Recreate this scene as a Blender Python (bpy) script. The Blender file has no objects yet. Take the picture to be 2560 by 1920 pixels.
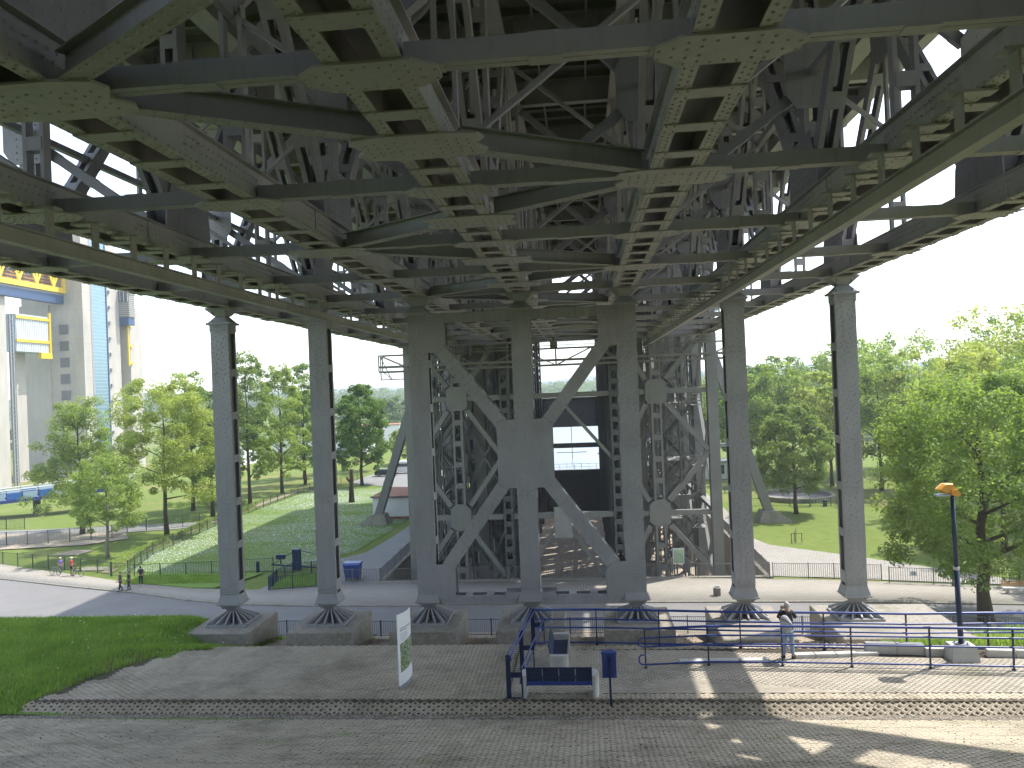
import bpy, math, random
import numpy as np
from mathutils import Vector, Matrix

S = bpy.context.scene
R = math.radians
# ------------------------------------------------------------------ camera, world, sun, exposure
cam_d = bpy.data.cameras.new('camera')
cam = bpy.data.objects.new('camera', cam_d)
S.collection.objects.link(cam)
S.camera = cam
CAM = Vector((16.04, -32.4, 17.0))
cr = Vector((0.99485777, 0.09318148, -0.03968912))
cu = Vector((0.03996368, -0.00108167, 0.99920055))
cw = cr.cross(cu)
cam.matrix_world = Matrix(((cr.x, cu.x, cw.x, CAM.x), (cr.y, cu.y, cw.y, CAM.y), (cr.z, cu.z, cw.z, CAM.z), (0, 0, 0, 1)))
cam_d.sensor_width = 36
cam_d.lens = 36 * 1869 / 2560
cam_d.clip_start = 0.1
cam_d.clip_end = 6000

SUN_EL = R(60)
SUN_V = Vector((0.42, 0.27, 0.0)).normalized()
wd = bpy.data.worlds.new('World')
S.world = wd
wd.use_nodes = True
wn = wd.node_tree
sky = wn.nodes.new('ShaderNodeTexSky')
sky.sky_type = 'NISHITA'
sky.sun_disc = False
sky.sun_elevation = SUN_EL
sky.sun_rotation = math.atan2(SUN_V.x, SUN_V.y)
sky.air_density = 1.1
sky.dust_density = 1.0
sky.ozone_density = 1.0
bg = wn.nodes['Background']
bg.inputs['Strength'].default_value = 0.135
shs = wn.nodes.new('ShaderNodeHueSaturation')      # milky, hazy daylight sky
shs.inputs['Saturation'].default_value = 0.68
wn.links.new(sky.outputs[0], shs.inputs['Color'])
wn.links.new(shs.outputs[0], bg.inputs['Color'])

sun_d = bpy.data.lights.new('sun', 'SUN')
sun = bpy.data.objects.new('sun', sun_d)
S.collection.objects.link(sun)
sun_d.energy = 2.0
sun_d.angle = R(0.53)
sun_d.color = (1.0, 0.955, 0.89)
sv = Vector((SUN_V.x * math.cos(SUN_EL), SUN_V.y * math.cos(SUN_EL), math.sin(SUN_EL)))
sun.rotation_euler = sv.to_track_quat('Z', 'Y').to_euler()
S.view_settings.view_transform = 'Standard'
S.view_settings.look = 'None'
S.view_settings.exposure = 1.85
S.view_settings.gamma = 1
S.view_settings.use_curve_mapping = False

rng = random.Random(7)
nr = np.random.default_rng(11)
# ------------------------------------------------------------------ mesh helpers
class MB:
    def __init__(s):
        s.v = []; s.f = []; s.n = 0
    def add(s, vs, fs):
        b = s.n
        s.v.extend([tuple(p) for p in vs]); s.n += len(vs)
        s.f.extend([tuple(i + b for i in q) for q in fs])
    def gbox(s, c, ax, ay, az):
        c = Vector(c); ax = Vector(ax); ay = Vector(ay); az = Vector(az)
        vs = [c - ax - ay - az, c + ax - ay - az, c + ax + ay - az, c - ax + ay - az,
              c - ax - ay + az, c + ax - ay + az, c + ax + ay + az, c - ax + ay + az]
        s.add(vs, [(0, 3, 2, 1), (4, 5, 6, 7), (0, 1, 5, 4), (1, 2, 6, 5), (2, 3, 7, 6), (3, 0, 4, 7)])
    def box(s, x0, x1, y0, y1, z0, z1):
        s.gbox(((x0 + x1) / 2, (y0 + y1) / 2, (z0 + z1) / 2), ((x1 - x0) / 2, 0, 0), (0, (y1 - y0) / 2, 0), (0, 0, (z1 - z0) / 2))
    def beam(s, p0, p1, w, h, side=None):
        """rectangular bar from p0 to p1, w across the side direction, h across the other"""
        p0 = Vector(p0); p1 = Vector(p1); a = p1 - p0
        if side is None:
            side = Vector((0, 0, 1)).cross(a)
            if side.length < 1e-6: side = Vector((1, 0, 0))
        side = Vector(side); n = a.cross(side)
        side = n.cross(a).normalized(); n.normalize()
        s.gbox((p0 + p1) / 2, a / 2, side * w / 2, n * h / 2)
    def tube(s, p0, p1, r0, r1=None, n=8, caps=True):
        r1 = r0 if r1 is None else r1
        p0 = Vector(p0); p1 = Vector(p1); a = (p1 - p0).normalized()
        u = a.orthogonal().normalized(); w = a.cross(u)
        vs = []
        for p, r in ((p0, r0), (p1, r1)):
            for i in range(n):
                t = 2 * math.pi * i / n
                vs.append(p + (u * math.cos(t) + w * math.sin(t)) * r)
        fs = [(i, (i + 1) % n, n + (i + 1) % n, n + i) for i in range(n)]
        if caps: fs += [tuple(range(n - 1, -1, -1)), tuple(range(n, 2 * n))]
        s.add(vs, fs)
    def pipe(s, pts, r, n=7):
        """smooth mitred pipe through points; r is a number or a list"""
        pts = [Vector(p) for p in pts]; m = len(pts)
        rs = r if isinstance(r, (list, tuple)) else [r] * m
        vs = []; u = None
        for k, p in enumerate(pts):
            a = (pts[min(k + 1, m - 1)] - pts[max(k - 1, 0)]).normalized()
            if u is None: u = a.orthogonal().normalized()
            u = (u - a * u.dot(a)).normalized(); w = a.cross(u)
            for i in range(n):
                t = 2 * math.pi * i / n
                vs.append(p + (u * math.cos(t) + w * math.sin(t)) * rs[k])
        fs = []
        for k in range(m - 1):
            for i in range(n):
                fs.append((k * n + i, k * n + (i + 1) % n, (k + 1) * n + (i + 1) % n, (k + 1) * n + i))
        fs += [tuple(range(n - 1, -1, -1)), tuple(range((m - 1) * n, m * n))]
        s.add(vs, fs)
    def prism(s, poly, d):
        """polygon (3d points) extruded by vector d"""
        n = len(poly); d = Vector(d); a = [Vector(p) for p in poly]
        s.add(a + [p + d for p in a], [tuple(range(n - 1, -1, -1)), tuple(range(n, 2 * n))] +
              [(i, (i + 1) % n, n + (i + 1) % n, n + i) for i in range(n)])
    def frustum(s, c0, hx0, hy0, c1, hx1, hy1):
        vs = []
        for c, hx, hy in ((c0, hx0, hy0), (c1, hx1, hy1)):
            for sx, sy in ((-1, -1), (1, -1), (1, 1), (-1, 1)):
                vs.append((c[0] + sx * hx, c[1] + sy * hy, c[2]))
        s.add(vs, [(3, 2, 1, 0), (4, 5, 6, 7), (0, 1, 5, 4), (1, 2, 6, 5), (2, 3, 7, 6), (3, 0, 4, 7)])
    def sphere(s, c, rx, ry=None, rz=None, n=10, m=6):
        ry = rx if ry is None else ry; rz = rx if rz is None else rz
        vs = [(c[0], c[1], c[2] - rz)]
        for j in range(1, m):
            t = math.pi * j / m
            for i in range(n):
                a = 2 * math.pi * i / n
                vs.append((c[0] + rx * math.sin(t) * math.cos(a), c[1] + ry * math.sin(t) * math.sin(a), c[2] - rz * math.cos(t)))
        vs.append((c[0], c[1], c[2] + rz)); L = len(vs) - 1
        fs = [(0, 1 + (i + 1) % n, 1 + i) for i in range(n)]
        for j in range(m - 2):
            for i in range(n):
                a = 1 + j * n
                fs.append((a + i, a + (i + 1) % n, a + n + (i + 1) % n, a + n + i))
        a = 1 + (m - 2) * n
        fs += [(a + i, a + (i + 1) % n, L) for i in range(n)]
        s.add(vs, fs)
    def torus(s, c, axis, R_, r, n=20, m=5):
        c = Vector(c); axis = Vector(axis).normalized(); u = axis.orthogonal().normalized(); w = axis.cross(u)
        vs = []
        for i in range(n):
            t = 2 * math.pi * i / n; d = u * math.cos(t) + w * math.sin(t)
            for j in range(m):
                q = 2 * math.pi * j / m
                vs.append(c + d * (R_ + r * math.cos(q)) + axis * r * math.sin(q))
        fs = [(i * m + j, ((i + 1) % n) * m + j, ((i + 1) % n) * m + (j + 1) % m, i * m + (j + 1) % m) for i in range(n) for j in range(m)]
        s.add(vs, fs)
    def build(s, name, mat, parent=None, smooth=False, **kw):
        me = bpy.data.meshes.new(name)
        me.from_pydata([tuple(p) for p in s.v], [], s.f)
        return place(name, me, mat, parent, smooth, **kw)

ORG = {}
def place(name, me, mat, parent=None, smooth=False, org=None, **kw):
    o = bpy.data.objects.new(name, me)
    S.collection.objects.link(o)
    if mat is not None: me.materials.append(mat)
    if smooth:
        me.polygons.foreach_set('use_smooth', [True] * len(me.polygons))
    if parent is not None:
        og = ORG.get(parent.name, Vector((0, 0, 0)))
        if og.length > 0: me.transform(Matrix.Translation(-og))
        o.parent = parent
        ORG[o.name] = og
    elif org is not None:
        org = Vector(org)
        me.transform(Matrix.Translation(-org)); o.location = org
        ORG[o.name] = org
    tag(o, **kw)
    return o
def tag(o, label=None, cat=None, group=None, kind=None):
    if label: o['label'] = label
    if cat: o['category'] = cat
    if group: o['group'] = group
    if kind: o['kind'] = kind
    return o
def thing(name, loc, label, cat, group=None, rz=0.0):
    o = bpy.data.objects.new(name, None); S.collection.objects.link(o)
    o.location = loc; o.rotation_euler = (0, 0, rz); o.empty_display_size = 0.3
    if rz == 0: ORG[o.name] = Vector(loc)
    return tag(o, label, cat, group)
def npmesh(name, V, F):
    """V (n,3), F (m,k) with constant k"""
    me = bpy.data.meshes.new(name)
    V = np.asarray(V, dtype=np.float32); F = np.asarray(F, dtype=np.int32); m, k = F.shape
    me.vertices.add(len(V)); me.vertices.foreach_set('co', V.ravel())
    me.loops.add(m * k); me.loops.foreach_set('vertex_index', F.ravel())
    me.polygons.add(m)
    me.polygons.foreach_set('loop_start', np.arange(0, m * k, k, dtype=np.int32))
    me.polygons.foreach_set('loop_total', np.full(m, k, dtype=np.int32))
    me.update(calc_edges=True)
    return me
def link_copy(me, name, loc, parent=None, rot=(0, 0, 0), scale=(1, 1, 1), **kw):
    o = bpy.data.objects.new(name, me); S.collection.objects.link(o)
    loc = Vector(loc)
    if parent is not None:
        o.parent = parent; loc = loc - ORG.get(parent.name, Vector((0, 0, 0)))
    o.location = loc; o.rotation_euler = rot; o.scale = scale
    tag(o, **kw)
    return o
def copy_tree(o, parent=None):
    c = o.copy(); S.collection.objects.link(c)
    if parent is not None: c.parent = parent
    for ch in list(o.children): copy_tree(ch, c)
    return c
# ------------------------------------------------------------------ materials
def new_mat(name):
    m = bpy.data.materials.new(name); m.use_nodes = True
    nt = m.node_tree; b = nt.nodes['Principled BSDF']
    return m, nt, b
def N(nt, t, **kw):
    n = nt.nodes.new(t)
    for k, v in kw.items():
        if k in n.inputs: n.inputs[k].default_value = v
        else: setattr(n, k, v)
    return n
def coords(nt, scale=(1, 1, 1), rot=(0, 0, 0)):
    g = nt.nodes.new('ShaderNodeNewGeometry')
    mp = nt.nodes.new('ShaderNodeMapping')
    mp.inputs['Scale'].default_value = scale; mp.inputs['Rotation'].default_value = rot
    nt.links.new(g.outputs['Position'], mp.inputs['Vector'])
    return mp.outputs[0]
def noise(nt, vec, scale, detail=4, rough=0.6):
    n = N(nt, 'ShaderNodeTexNoise'); n.inputs['Scale'].default_value = scale
    n.inputs['Detail'].default_value = detail; n.inputs['Roughness'].default_value = rough
    nt.links.new(vec, n.inputs['Vector']); return n.outputs['Fac']
def ramp(nt, fac, stops):
    r = N(nt, 'ShaderNodeValToRGB')
    e = r.color_ramp.elements
    while len(e) > len(stops): e.remove(e[-1])
    while len(e) < len(stops): e.new(0.5)
    for x, (p, c) in zip(e, stops):
        x.position = p; x.color = (c[0], c[1], c[2], 1) if len(c) == 3 else c
    nt.links.new(fac, r.inputs[0]); return r.outputs[0]
def mix(nt, a, b, fac, mode='MIX'):
    m = N(nt, 'ShaderNodeMix'); m.data_type = 'RGBA'; m.blend_type = mode
    for sock, val in ((m.inputs[6], a), (m.inputs[7], b), (m.inputs[0], fac)):
        if hasattr(val, 'node'): nt.links.new(val, sock)
        elif isinstance(val, (int, float)): sock.default_value = val
        else: sock.default_value = (val[0], val[1], val[2], 1)
    return m.outputs[2]
def bump(nt, b, h, strength=0.3, dist=0.02):
    bp = N(nt, 'ShaderNodeBump'); bp.inputs['Strength'].default_value = strength; bp.inputs['Distance'].default_value = dist
    nt.links.new(h, bp.inputs['Height']); nt.links.new(bp.outputs[0], b.inputs['Normal'])
def simple(name, col, rough=0.6, var=0.12, scale=2.0, metal=0.0, bmp=0.15, streak=False, spec=0.5):
    m, nt, b = new_mat(name)
    v = coords(nt, (1, 1, 0.25) if streak else (1, 1, 1))
    f = noise(nt, v, scale, 6, 0.65)
    f2 = noise(nt, v, scale * 9, 3)
    lo = [max(0, c * (1 - var)) for c in col]; hi = [min(1, c * (1 + var)) for c in col]
    c1 = ramp(nt, f, [(0.3, lo), (0.7, hi)])
    c2 = mix(nt, c1, (col[0] * 0.72, col[1] * 0.7, col[2] * 0.66), ramp(nt, f2, [(0.55, (0, 0, 0)), (0.8, (var * 2.2,) * 3)]))
    nt.links.new(c2, b.inputs['Base Color'])
    b.inputs['Roughness'].default_value = rough; b.inputs['Metallic'].default_value = metal
    b.inputs['Specular IOR Level'].default_value = spec
    if bmp: bump(nt, b, f2, bmp, 0.01)
    return m

M = {}
def steel_mat(name, col):
    m, nt, b = new_mat(name)
    v = coords(nt); vs = coords(nt, (1, 1, 0.15))
    f = noise(nt, v, 0.55, 5); g = noise(nt, vs, 5.0, 6, 0.7); h = noise(nt, v, 26, 3)
    c = ramp(nt, f, [(0.25, [k * 0.86 for k in col]), (0.75, [k * 1.1 for k in col])])
    c = mix(nt, c, (col[0] * 0.6, col[1] * 0.56, col[2] * 0.48), ramp(nt, g, [(0.52, (0, 0, 0)), (0.78, (0.45,) * 3)]))
    big = noise(nt, vs, 1.3, 5, 0.75)
    c = mix(nt, c, (0.13, 0.075, 0.04), ramp(nt, big, [(0.60, (0, 0, 0)), (0.72, (0.22,) * 3)]))
    nt.links.new(c, b.inputs['Base Color'])
    nt.links.new(ramp(nt, g, [(0.3, (0.42,) * 3), (0.8, (0.66,) * 3)]), b.inputs['Roughness'])
    return m
M['steel'] = steel_mat('grey_steel_paint', (0.39, 0.37, 0.385))
M['steel_b'] = steel_mat('blue_grey_steel_paint', (0.31, 0.30, 0.33))
M['steel_l'] = steel_mat('light_grey_steel_paint', (0.31, 0.305, 0.28))
M['column'] = steel_mat('column_paint', (0.30, 0.298, 0.30))
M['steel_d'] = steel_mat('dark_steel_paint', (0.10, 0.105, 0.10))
M['deck'] = steel_mat('deck_plate_paint', (0.20, 0.205, 0.18))
M['blue'] = simple('blue_enamel', (0.025, 0.055, 0.24), 0.32, 0.12, 3, bmp=0)
M['blue_dk'] = simple('dark_blue_enamel', (0.010, 0.020, 0.065), 0.4, 0.12, 3, bmp=0)
M['bluelift'] = simple('bright_blue_panel', (0.03, 0.16, 0.50), 0.4, 0.1, 2, bmp=0)
M['palepanel'] = simple('pale_blue_panel', (0.45, 0.55, 0.65), 0.4, 0.08, 2, bmp=0)
M['yellow'] = simple('yellow_enamel', (0.72, 0.50, 0.03), 0.4, 0.08, 2, bmp=0)
M['orange'] = simple('orange_lamp_enamel', (0.75, 0.36, 0.06), 0.4, 0.08, 2, bmp=0)
M['conc_l'] = simple('light_concrete', (0.42, 0.40, 0.36), 0.85, 0.12, 1.6, bmp=0.35, spec=0.2)
M['conc_w'] = simple('precast_white_concrete', (0.50, 0.49, 0.46), 0.8, 0.1, 3, bmp=0.3, spec=0.2)
M['conc_tower'] = simple('fair_faced_concrete', (0.44, 0.405, 0.355), 0.85, 0.14, 0.35, bmp=0.1, streak=True, spec=0.2)
M['white'] = simple('white_render', (0.72, 0.72, 0.70), 0.7, 0.05, 1, bmp=0.1)
M['whitegloss'] = simple('white_enamel', (0.78, 0.78, 0.77), 0.3, 0.03, 1, bmp=0)
M['dark'] = simple('dark_opening', (0.03, 0.032, 0.035), 0.6, 0.1, 2, bmp=0)
M['grey'] = simple('mid_grey_paint', (0.26, 0.27, 0.28), 0.5, 0.1, 2, bmp=0)
M['fence'] = simple('galvanised_grey_fence', (0.16, 0.155, 0.145), 0.5, 0.1, 3, bmp=0)
M['fence_g'] = simple('dark_green_fence', (0.03, 0.055, 0.04), 0.5, 0.15, 3, bmp=0)
M['fence_k'] = simple('black_blue_fence', (0.02, 0.027, 0.055), 0.45, 0.15, 3, bmp=0)
M['bark'] = simple('bark', (0.10, 0.075, 0.05), 0.9, 0.3, 4, bmp=0.8, streak=True, spec=0.1)
M['bark_w'] = simple('pale_bark', (0.26, 0.24, 0.21), 0.9, 0.4, 5, bmp=0.5, streak=True, spec=0.1)
M['wood'] = simple('orange_wood', (0.45, 0.22, 0.06), 0.6, 0.2, 8, bmp=0.2)
M['wood_g'] = simple('green_wood', (0.03, 0.07, 0.045), 0.6, 0.2, 8, bmp=0.2)
M['rubber'] = simple('rubber', (0.015, 0.015, 0.016), 0.7, 0.1, 5, bmp=0)
M['redclay'] = simple('red_moss_roof', (0.28, 0.13, 0.07), 0.9, 0.4, 1.2, bmp=0.3)
M['roof_g'] = simple('gravel_roof', (0.16, 0.13, 0.10), 0.9, 0.4, 1.2, bmp=0.3)
M['trough_floor'] = None
def concrete_dirty():
    m, nt, b = new_mat('mossy_concrete')
    v = coords(nt); f = noise(nt, v, 0.9, 6, 0.7); g = noise(nt, v, 7, 6, 0.7); h = noise(nt, v, 60, 2)
    c = ramp(nt, g, [(0.25, (0.20, 0.18, 0.145)), (0.7, (0.36, 0.33, 0.28))])
    c = mix(nt, c, (0.13, 0.135, 0.06), ramp(nt, f, [(0.5, (0, 0, 0)), (0.72, (0.65,) * 3)]))
    c = mix(nt, c, (0.10, 0.085, 0.065), ramp(nt, h, [(0.6, (0, 0, 0)), (0.75, (0.5,) * 3)]))
    nt.links.new(c, b.inputs['Base Color']); b.inputs['Roughness'].default_value = 0.9
    b.inputs['Specular IOR Level'].default_value = 0.135
    bump(nt, b, g, 0.5, 0.02); return m
M['conc_d'] = concrete_dirty()
def glass_mat(name, col, rough=0.08):
    m, nt, b = new_mat(name)
    b.inputs['Base Color'].default_value = (*col, 1); b.inputs['Roughness'].default_value = rough
    b.inputs['Metallic'].default_value = 0.35; b.inputs['Specular IOR Level'].default_value = 0.9
    return m
M['glass'] = glass_mat('window_glass', (0.05, 0.07, 0.08))
M['glass_t'] = glass_mat('teal_curtain_glass', (0.16, 0.27, 0.32), 0.2)
def ground_grass(name, cols, patch, speck=None):
    m, nt, b = new_mat(name)
    v = coords(nt); f = noise(nt, v, 0.06, 5, 0.6); g = noise(nt, v, 0.9, 6, 0.7); h = noise(nt, v, 16, 4, 0.7)
    c = ramp(nt, g, [(0.3, cols[0]), (0.7, cols[1])])
    c = mix(nt, c, patch, ramp(nt, f, [(0.5, (0, 0, 0)), (0.66, (0.75,) * 3)]))
    c = mix(nt, c, (cols[0][0] * 0.45, cols[0][1] * 0.5, cols[0][2] * 0.4), ramp(nt, h, [(0.5, (0, 0, 0)), (0.75, (0.6,) * 3)]))
    if speck is not None:
        s1 = noise(nt, coords(nt, (0.5, 1.3, 1)), 0.22, 4, 0.6); s2 = noise(nt, v, 5.5, 5, 0.75)
        k = mix(nt, ramp(nt, s1, [(0.40, (0, 0, 0)), (0.56, (1, 1, 1))]), ramp(nt, s2, [(0.46, (0, 0, 0)), (0.56, (1, 1, 1))]), 1.0, 'MULTIPLY')
        c = mix(nt, c, speck, k)
    nt.links.new(c, b.inputs['Base Color']); b.inputs['Roughness'].default_value = 0.95
    b.inputs['Specular IOR Level'].default_value = 0.1
    bump(nt, b, h, 0.8, 0.05); return m
M['lawn'] = ground_grass('park_lawn', ((0.11, 0.155, 0.032), (0.17, 0.215, 0.055)), (0.24, 0.21, 0.085))
M['lawn_f'] = ground_grass('daisy_lawn', ((0.10, 0.165, 0.035), (0.15, 0.22, 0.05)), (0.17, 0.21, 0.065), (0.24, 0.27, 0.21))
M['lawn_s'] = ground_grass('embankment_grass', ((0.13, 0.22, 0.045), (0.19, 0.29, 0.065)), (0.19, 0.23, 0.07))
def paving(name, c0, c1, joint, bw, bh, rot=0.0, mort=0.012, stain=0.25):
    m, nt, b = new_mat(name)
    v = coords(nt, (1, 1, 1), (0, 0, rot)); br = N(nt, 'ShaderNodeTexBrick')
    br.inputs['Scale'].default_value = 1.0; br.inputs['Brick Width'].default_value = bw; br.inputs['Row Height'].default_value = bh
    br.inputs['Mortar Size'].default_value = mort; br.inputs['Color1'].default_value = (*c0, 1); br.inputs['Color2'].default_value = (*c1, 1)
    br.inputs['Mortar'].default_value = (*joint, 1); nt.links.new(v, br.inputs['Vector'])
    f = noise(nt, v, 0.35, 6, 0.7); g = noise(nt, v, 9, 5, 0.7)
    c = mix(nt, br.outputs['Color'], (c0[0] * 0.6, c0[1] * 0.57, c0[2] * 0.5), ramp(nt, f, [(0.45, (0, 0, 0)), (0.75, (stain * 1.4,) * 3)]))
    c = mix(nt, c, (c0[0] * 0.5, c0[1] * 0.48, c0[2] * 0.43), ramp(nt, g, [(0.5, (0, 0, 0)), (0.8, (0.35,) * 3)]))
    nt.links.new(c, b.inputs['Base Color']); b.inputs['Roughness'].default_value = 0.9
    b.inputs['Specular IOR Level'].default_value = 0.135
    bump(nt, b, g, 0.3, 0.01); return m
M['sidewalk'] = paving('sidewalk_pavers', (0.34, 0.315, 0.275), (0.31, 0.29, 0.25), (0.20, 0.18, 0.15), 0.5, 0.25, mort=0.02)
M['path'] = paving('park_path_pavers', (0.33, 0.31, 0.28), (0.30, 0.28, 0.25), (0.20, 0.18, 0.15), 0.6, 0.6, R(20), mort=0.02)
def asphalt(name, col):
    m, nt, b = new_mat(name)
    v = coords(nt); f = noise(nt, v, 0.25, 6, 0.65); g = noise(nt, v, 30, 4, 0.8)
    c = ramp(nt, f, [(0.3, [k * 0.88 for k in col]), (0.7, [k * 1.12 for k in col])])
    c = mix(nt, c, [k * 0.55 for k in col], ramp(nt, g, [(0.5, (0, 0, 0)), (0.75, (0.5,) * 3)]))
    nt.links.new(c, b.inputs['Base Color']); b.inputs['Roughness'].default_value = 0.85
    b.inputs['Specular IOR Level'].default_value = 0.25
    bump(nt, b, g, 0.3, 0.01); return m
M['road'] = asphalt('worn_light_asphalt', (0.19, 0.183, 0.175))
M['asph2'] = asphalt('path_asphalt', (0.21, 0.205, 0.195))
def paver_mat(name, c0, c1, soil):
    m, nt, b = new_mat(name)
    v = coords(nt); oi = N(nt, 'ShaderNodeObjectInfo')
    f = noise(nt, v, 0.5, 6, 0.7); g = noise(nt, v, 14, 6, 0.75); h = noise(nt, v, 1.7, 3, 0.6)
    c = ramp(nt, h, [(0.35, c0), (0.65, c1)])
    c = mix(nt, c, soil, ramp(nt, g, [(0.50, (0, 0, 0)), (0.72, (0.7,) * 3)]))
    c = mix(nt, c, [k * 0.5 for k in c0], ramp(nt, f, [(0.48, (0, 0, 0)), (0.66, (0.6,) * 3)]))
    mo = noise(nt, v, 0.23, 5, 0.7)
    c = mix(nt, c, (0.17, 0.18, 0.09), ramp(nt, mo, [(0.56, (0, 0, 0)), (0.72, (0.5,) * 3)]))
    nt.links.new(c, b.inputs['Base Color']); b.inputs['Roughness'].default_value = 0.92
    b.inputs['Specular IOR Level'].default_value = 0.135
    bump(nt, b, g, 0.5, 0.012); return m
M['paver'] = paver_mat('grass_paver_concrete', (0.44, 0.385, 0.295), (0.52, 0.46, 0.36), (0.27, 0.22, 0.155))
M['brick'] = paver_mat('paving_brick_concrete', (0.38, 0.34, 0.275), (0.43, 0.385, 0.315), (0.27, 0.235, 0.18))
def soil_mat(name, c0, c1, grass, gr_amt):
    m, nt, b = new_mat(name)
    v = coords(nt); f = noise(nt, v, 0.5, 5, 0.65); g = noise(nt, v, 22, 6, 0.8)
    c = ramp(nt, g, [(0.3, c0), (0.7, c1)])
    c = mix(nt, c, grass, ramp(nt, f, [(0.55, (0, 0, 0)), (0.75, (gr_amt,) * 3)]))
    nt.links.new(c, b.inputs['Base Color']); b.inputs['Roughness'].default_value = 0.95
    b.inputs['Specular IOR Level'].default_value = 0.1
    bump(nt, b, g, 0.9, 0.03); return m
M['soil'] = soil_mat('paver_joint_soil', (0.085, 0.068, 0.05), (0.18, 0.15, 0.115), (0.05, 0.075, 0.02), 0.6)
M['gravel'] = soil_mat('sandy_gravel', (0.24, 0.20, 0.15), (0.44, 0.375, 0.295), (0.26, 0.22, 0.15), 0.3)
M['grit'] = soil_mat('gutter_grit', (0.10, 0.075, 0.05), (0.34, 0.29, 0.22), (0.10, 0.10, 0.04), 0.5)
M['pitfloor'] = paving('pit_floor_slabs', (0.42, 0.36, 0.29), (0.39, 0.33, 0.27), (0.24, 0.20, 0.155), 1.2, 1.2, mort=0.02)
def leaf_mat(name, c0, c1, trans=0.45):
    m, nt, b = new_mat(name)
    v = coords(nt); f = noise(nt, v, 0.7, 3, 0.6); g = noise(nt, v, 5, 2)
    oi = N(nt, 'ShaderNodeObjectInfo')
    c = ramp(nt, f, [(0.32, c0), (0.68, c1)])
    c = mix(nt, c, [k * 0.7 for k in c0], ramp(nt, g, [(0.5, (0, 0, 0)), (0.75, (0.4,) * 3)]))
    hs = N(nt, 'ShaderNodeHueSaturation')
    mr = N(nt, 'ShaderNodeMapRange'); nt.links.new(oi.outputs['Random'], mr.inputs[0])
    mr.inputs[3].default_value = 0.485; mr.inputs[4].default_value = 0.515
    nt.links.new(mr.outputs[0], hs.inputs['Hue'])
    mv = N(nt, 'ShaderNodeMapRange'); nt.links.new(oi.outputs['Random'], mv.inputs[0])
    mv.inputs[3].default_value = 1.15; mv.inputs[4].default_value = 0.85
    nt.links.new(mv.outputs[0], hs.inputs['Value']); nt.links.new(c, hs.inputs['Color'])
    nt.links.new(hs.outputs[0], b.inputs['Base Color']); b.inputs['Roughness'].default_value = 0.55
    b.inputs['Specular IOR Level'].default_value = 0.25
    tr = N(nt, 'ShaderNodeBsdfTranslucent'); nt.links.new(mix(nt, hs.outputs[0], (0.97, 1.0, 0.45), 1.0, 'MULTIPLY'), tr.inputs[0])
    ms = N(nt, 'ShaderNodeMixShader'); ms.inputs[0].default_value = trans
    out = nt.nodes['Material Output']
    nt.links.new(b.outputs[0], ms.inputs[1]); nt.links.new(tr.outputs[0], ms.inputs[2]); nt.links.new(ms.outputs[0], out.inputs[0])
    return m
M['leaf'] = leaf_mat('spring_leaves', (0.25, 0.345, 0.09), (0.36, 0.45, 0.145), 0.6)
M['leaf_y'] = leaf_mat('yellow_green_leaves', (0.30, 0.38, 0.095), (0.41, 0.48, 0.155), 0.6)
M['leaf_d'] = leaf_mat('deep_green_leaves', (0.15, 0.24, 0.065), (0.24, 0.33, 0.095), 0.55)
M['leaf_f'] = leaf_mat('distant_leaves', (0.15, 0.22, 0.085), (0.21, 0.28, 0.11), 0.45)
M['blade'] = leaf_mat('grass_blades', (0.22, 0.34, 0.07), (0.36, 0.48, 0.13), 0.55)
def water_mat():
    m, nt, b = new_mat('canal_water')
    v = coords(nt, (1, 0.35, 1)); f = noise(nt, v, 1.2, 4, 0.6)
    b.inputs['Base Color'].default_value = (0.10, 0.12, 0.13, 1); b.inputs['Roughness'].default_value = 0.22
    b.inputs['Specular IOR Level'].default_value = 0.9
    bump(nt, b, f, 0.5, 0.25); return m
M['water'] = water_mat()
# ------------------------------------------------------------------ terrain
def sm(a, b, x):
    t = min(1, max(0, (x - a) / (b - a))); return t * t * (3 - 2 * t)
def gz(x, y):
    """height of the ground"""
    left = sm(0.2, -2.2, x)
    # embankment under the columns
    if y >= 17.5: z = 0.0
    else:
        a = np.interp(y, [-48, -36, -31, -17.7, -10.42, -10.18, -9.95, -5.15, -2.2, 1.4, 6.0, 16.8, 17.5], [19.0, 15.4, 15.4, 8.74, 7.28, 7.33, 7.56, 7.56, 6.4, 5.7, 3.4, 0.06, 0.0])
        b_ = np.interp(y, [-48, -36, -31, -17.7, -10.3, -9.0, -4.0, 0.0, 3.0, 16.8, 17.5], [19.0, 15.4, 15.4, 8.74, 7.33, 7.52, 7.45, 7.15, 5.9, 0.06, 0.0])
        z = a * (1 - left) + b_ * left
        r = sm(32, 37, x) * sm(-5.6, -4.4, y)          # green bank right of the last column
        z = z + r * 0.5 * (1 - sm(4, 12, y))
    return float(z)
def grid_sheet(name, xs, ys, zf, mat, skip=None, **kw):
    nx, ny = len(xs), len(ys)
    V = [(x, y, zf(x, y)) for y in ys for x in xs]
    F = []
    for j in range(ny - 1):
        for i in range(nx - 1):
            cx, cy = (xs[i] + xs[i + 1]) / 2, (ys[j] + ys[j + 1]) / 2
            if skip and skip(cx, cy): continue
            a = j * nx + i; F.append((a, a + 1, a + nx + 1, a + nx))
    me = npmesh(name, V, F)
    return place(name, me, mat, None, True, **kw)
PIT = (-2.4, 31.0, 33.2, 93.0)
xs = sorted(set([-1500, -700, -300, -160, -100, -70, -50] + [float(k) for k in range(-40, -14, 2)] + [k * 0.5 for k in range(-28, 91)] + [PIT[0], PIT[1]] + [50, 60, 80, 110, 160, 300, 700, 1500]))
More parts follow.
